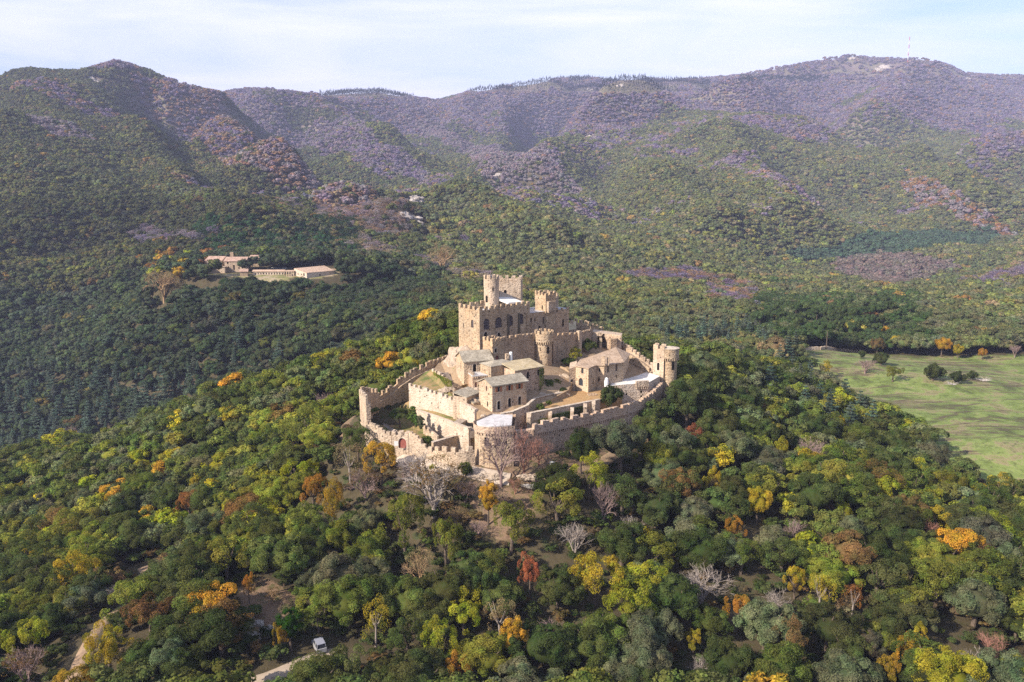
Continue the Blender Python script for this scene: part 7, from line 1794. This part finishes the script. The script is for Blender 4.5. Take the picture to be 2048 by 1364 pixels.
def carmesh(name, label, c, a, s, body, group=None, roofm=None):
    """c ground centre, a heading, s = (length, width, height)"""
    r = empty(name, c, label, 'car', group); L, W_, Hh = s; ca, sa = math.cos(a), math.sin(a)
    def tp(x_, y_, z_): return (c[0] + x_ * ca - y_ * sa, c[1] + x_ * sa + y_ * ca, c[2] + z_)
    b1 = MB()
    prof = [(-L / 2, .35), (-L / 2, Hh * .55), (-L / 2 + .15, Hh * .58), (L * .22, Hh * .58), (L / 2 - .1, Hh * .50), (L / 2, Hh * .44), (L / 2, .35)]
    n_ = len(prof); b1.add([tp(x_, -W_ / 2, z_) for x_, z_ in prof] + [tp(x_, W_ / 2, z_) for x_, z_ in prof], [tuple(range(n_)), tuple(range(2 * n_ - 1, n_ - 1, -1))] + [(i, n_ + i, n_ + (i + 1) % n_, (i + 1) % n_) for i in range(n_)])
    b1.out('body', body, r)
    g = MB(); w1 = W_ / 2 - .06; w2 = W_ / 2 - .18
    xs = [(-L / 2 + .12, -L / 2 + .22), (L * .20, L * .10)]
    g.add([tp(xs[0][0], -w1, Hh * .575), tp(xs[1][0], -w1, Hh * .575), tp(xs[1][0], w1, Hh * .575), tp(xs[0][0], w1, Hh * .575), tp(xs[0][1], -w2, Hh * .95), tp(xs[1][1], -w2, Hh * .95), tp(xs[1][1], w2, Hh * .95), tp(xs[0][1], w2, Hh * .95)],
          [(0, 1, 5, 4), (1, 2, 6, 5), (2, 3, 7, 6), (3, 0, 4, 7)]); g.out('windows', M['glass'], r)
    for x_a, x_b in xs + [((xs[0][0] + xs[1][0]) / 2,) * 2]:
        for sg_ in (-1, 1):
            t_ = MB(); t_.tube(tp(x_a, sg_ * w1, Hh * .57), tp(x_b, sg_ * w2, Hh * .96), .06, .06, 4); t_.out('pillar', body, r)
    rf = MB(); rf.box(tp((xs[0][1] + xs[1][1]) / 2, 0, Hh * .945), xs[1][1] - xs[0][1] + .12, 2 * w2 + .1, Hh * .055, a); rf.out('car_roof', roofm or body, r)
    for wx in (-L * .30, L * .31):
        for sy in (-1, 1):
            w_ = MB(); w_.tube(tp(wx, sy * (W_ / 2 - .22), .36), tp(wx, sy * (W_ / 2 + .02), .36), .36, .36, 16); w_.out('wheel', M['rubber'], r)
    return r
for k, (px, c_) in enumerate(((549, 'white'), (554, 'grey'), (559, 'dark'), (570, 'white'))):
    p_ = D(px, 538.5, 528); carmesh('parked_car', ['white car parked behind the stable, leftmost of the row', 'grey car parked beside the leftmost white one', 'dark car parked behind the stable', 'white car parked apart, nearest the barn'][k], (p_[0], p_[1], p_[2] - .3), .2, (4.2, 1.8, 1.5), M['plain_white'] if c_ == 'white' else M['carpaint'] if c_ == 'grey' else M['carroof'], 'cars parked at the farm')
x, y, z = hit(638, 1291, .8)
carmesh('off_road_car', 'boxy grey and off-white off-road car parked under trees at the end of the dirt road', (x, y, z), math.radians(118), (3.9, 1.7, 1.9), M['carpaint'], None, M['carroof'])
placed.append((x, y, 3))
# ============================================================ HAZE
mb = MB(); mb.box((0, 1500, -60), 16000, 15000, 1150, 0)
hz = mb.out('haze', None) if False else None
me = bpy.data.meshes.new('haze'); me.from_pydata(mb.v, [], mb.f); hz = bpy.data.objects.new('haze', me); col.objects.link(hz); tag(hz, kind='stuff')
hm = bpy.data.materials.new('air'); hm.use_nodes = True; t = hm.node_tree; t.nodes.clear()
o_ = t.nodes.new('ShaderNodeOutputMaterial'); pv = t.nodes.new('ShaderNodeVolumePrincipled')
pv.inputs['Color'].default_value = (0.60, 0.66, 1.0, 1); pv.inputs['Density'].default_value = 0.000125; pv.inputs['Anisotropy'].default_value = 0.0
t.links.new(pv.outputs[0], o_.inputs['Volume']); me.materials.append(hm)
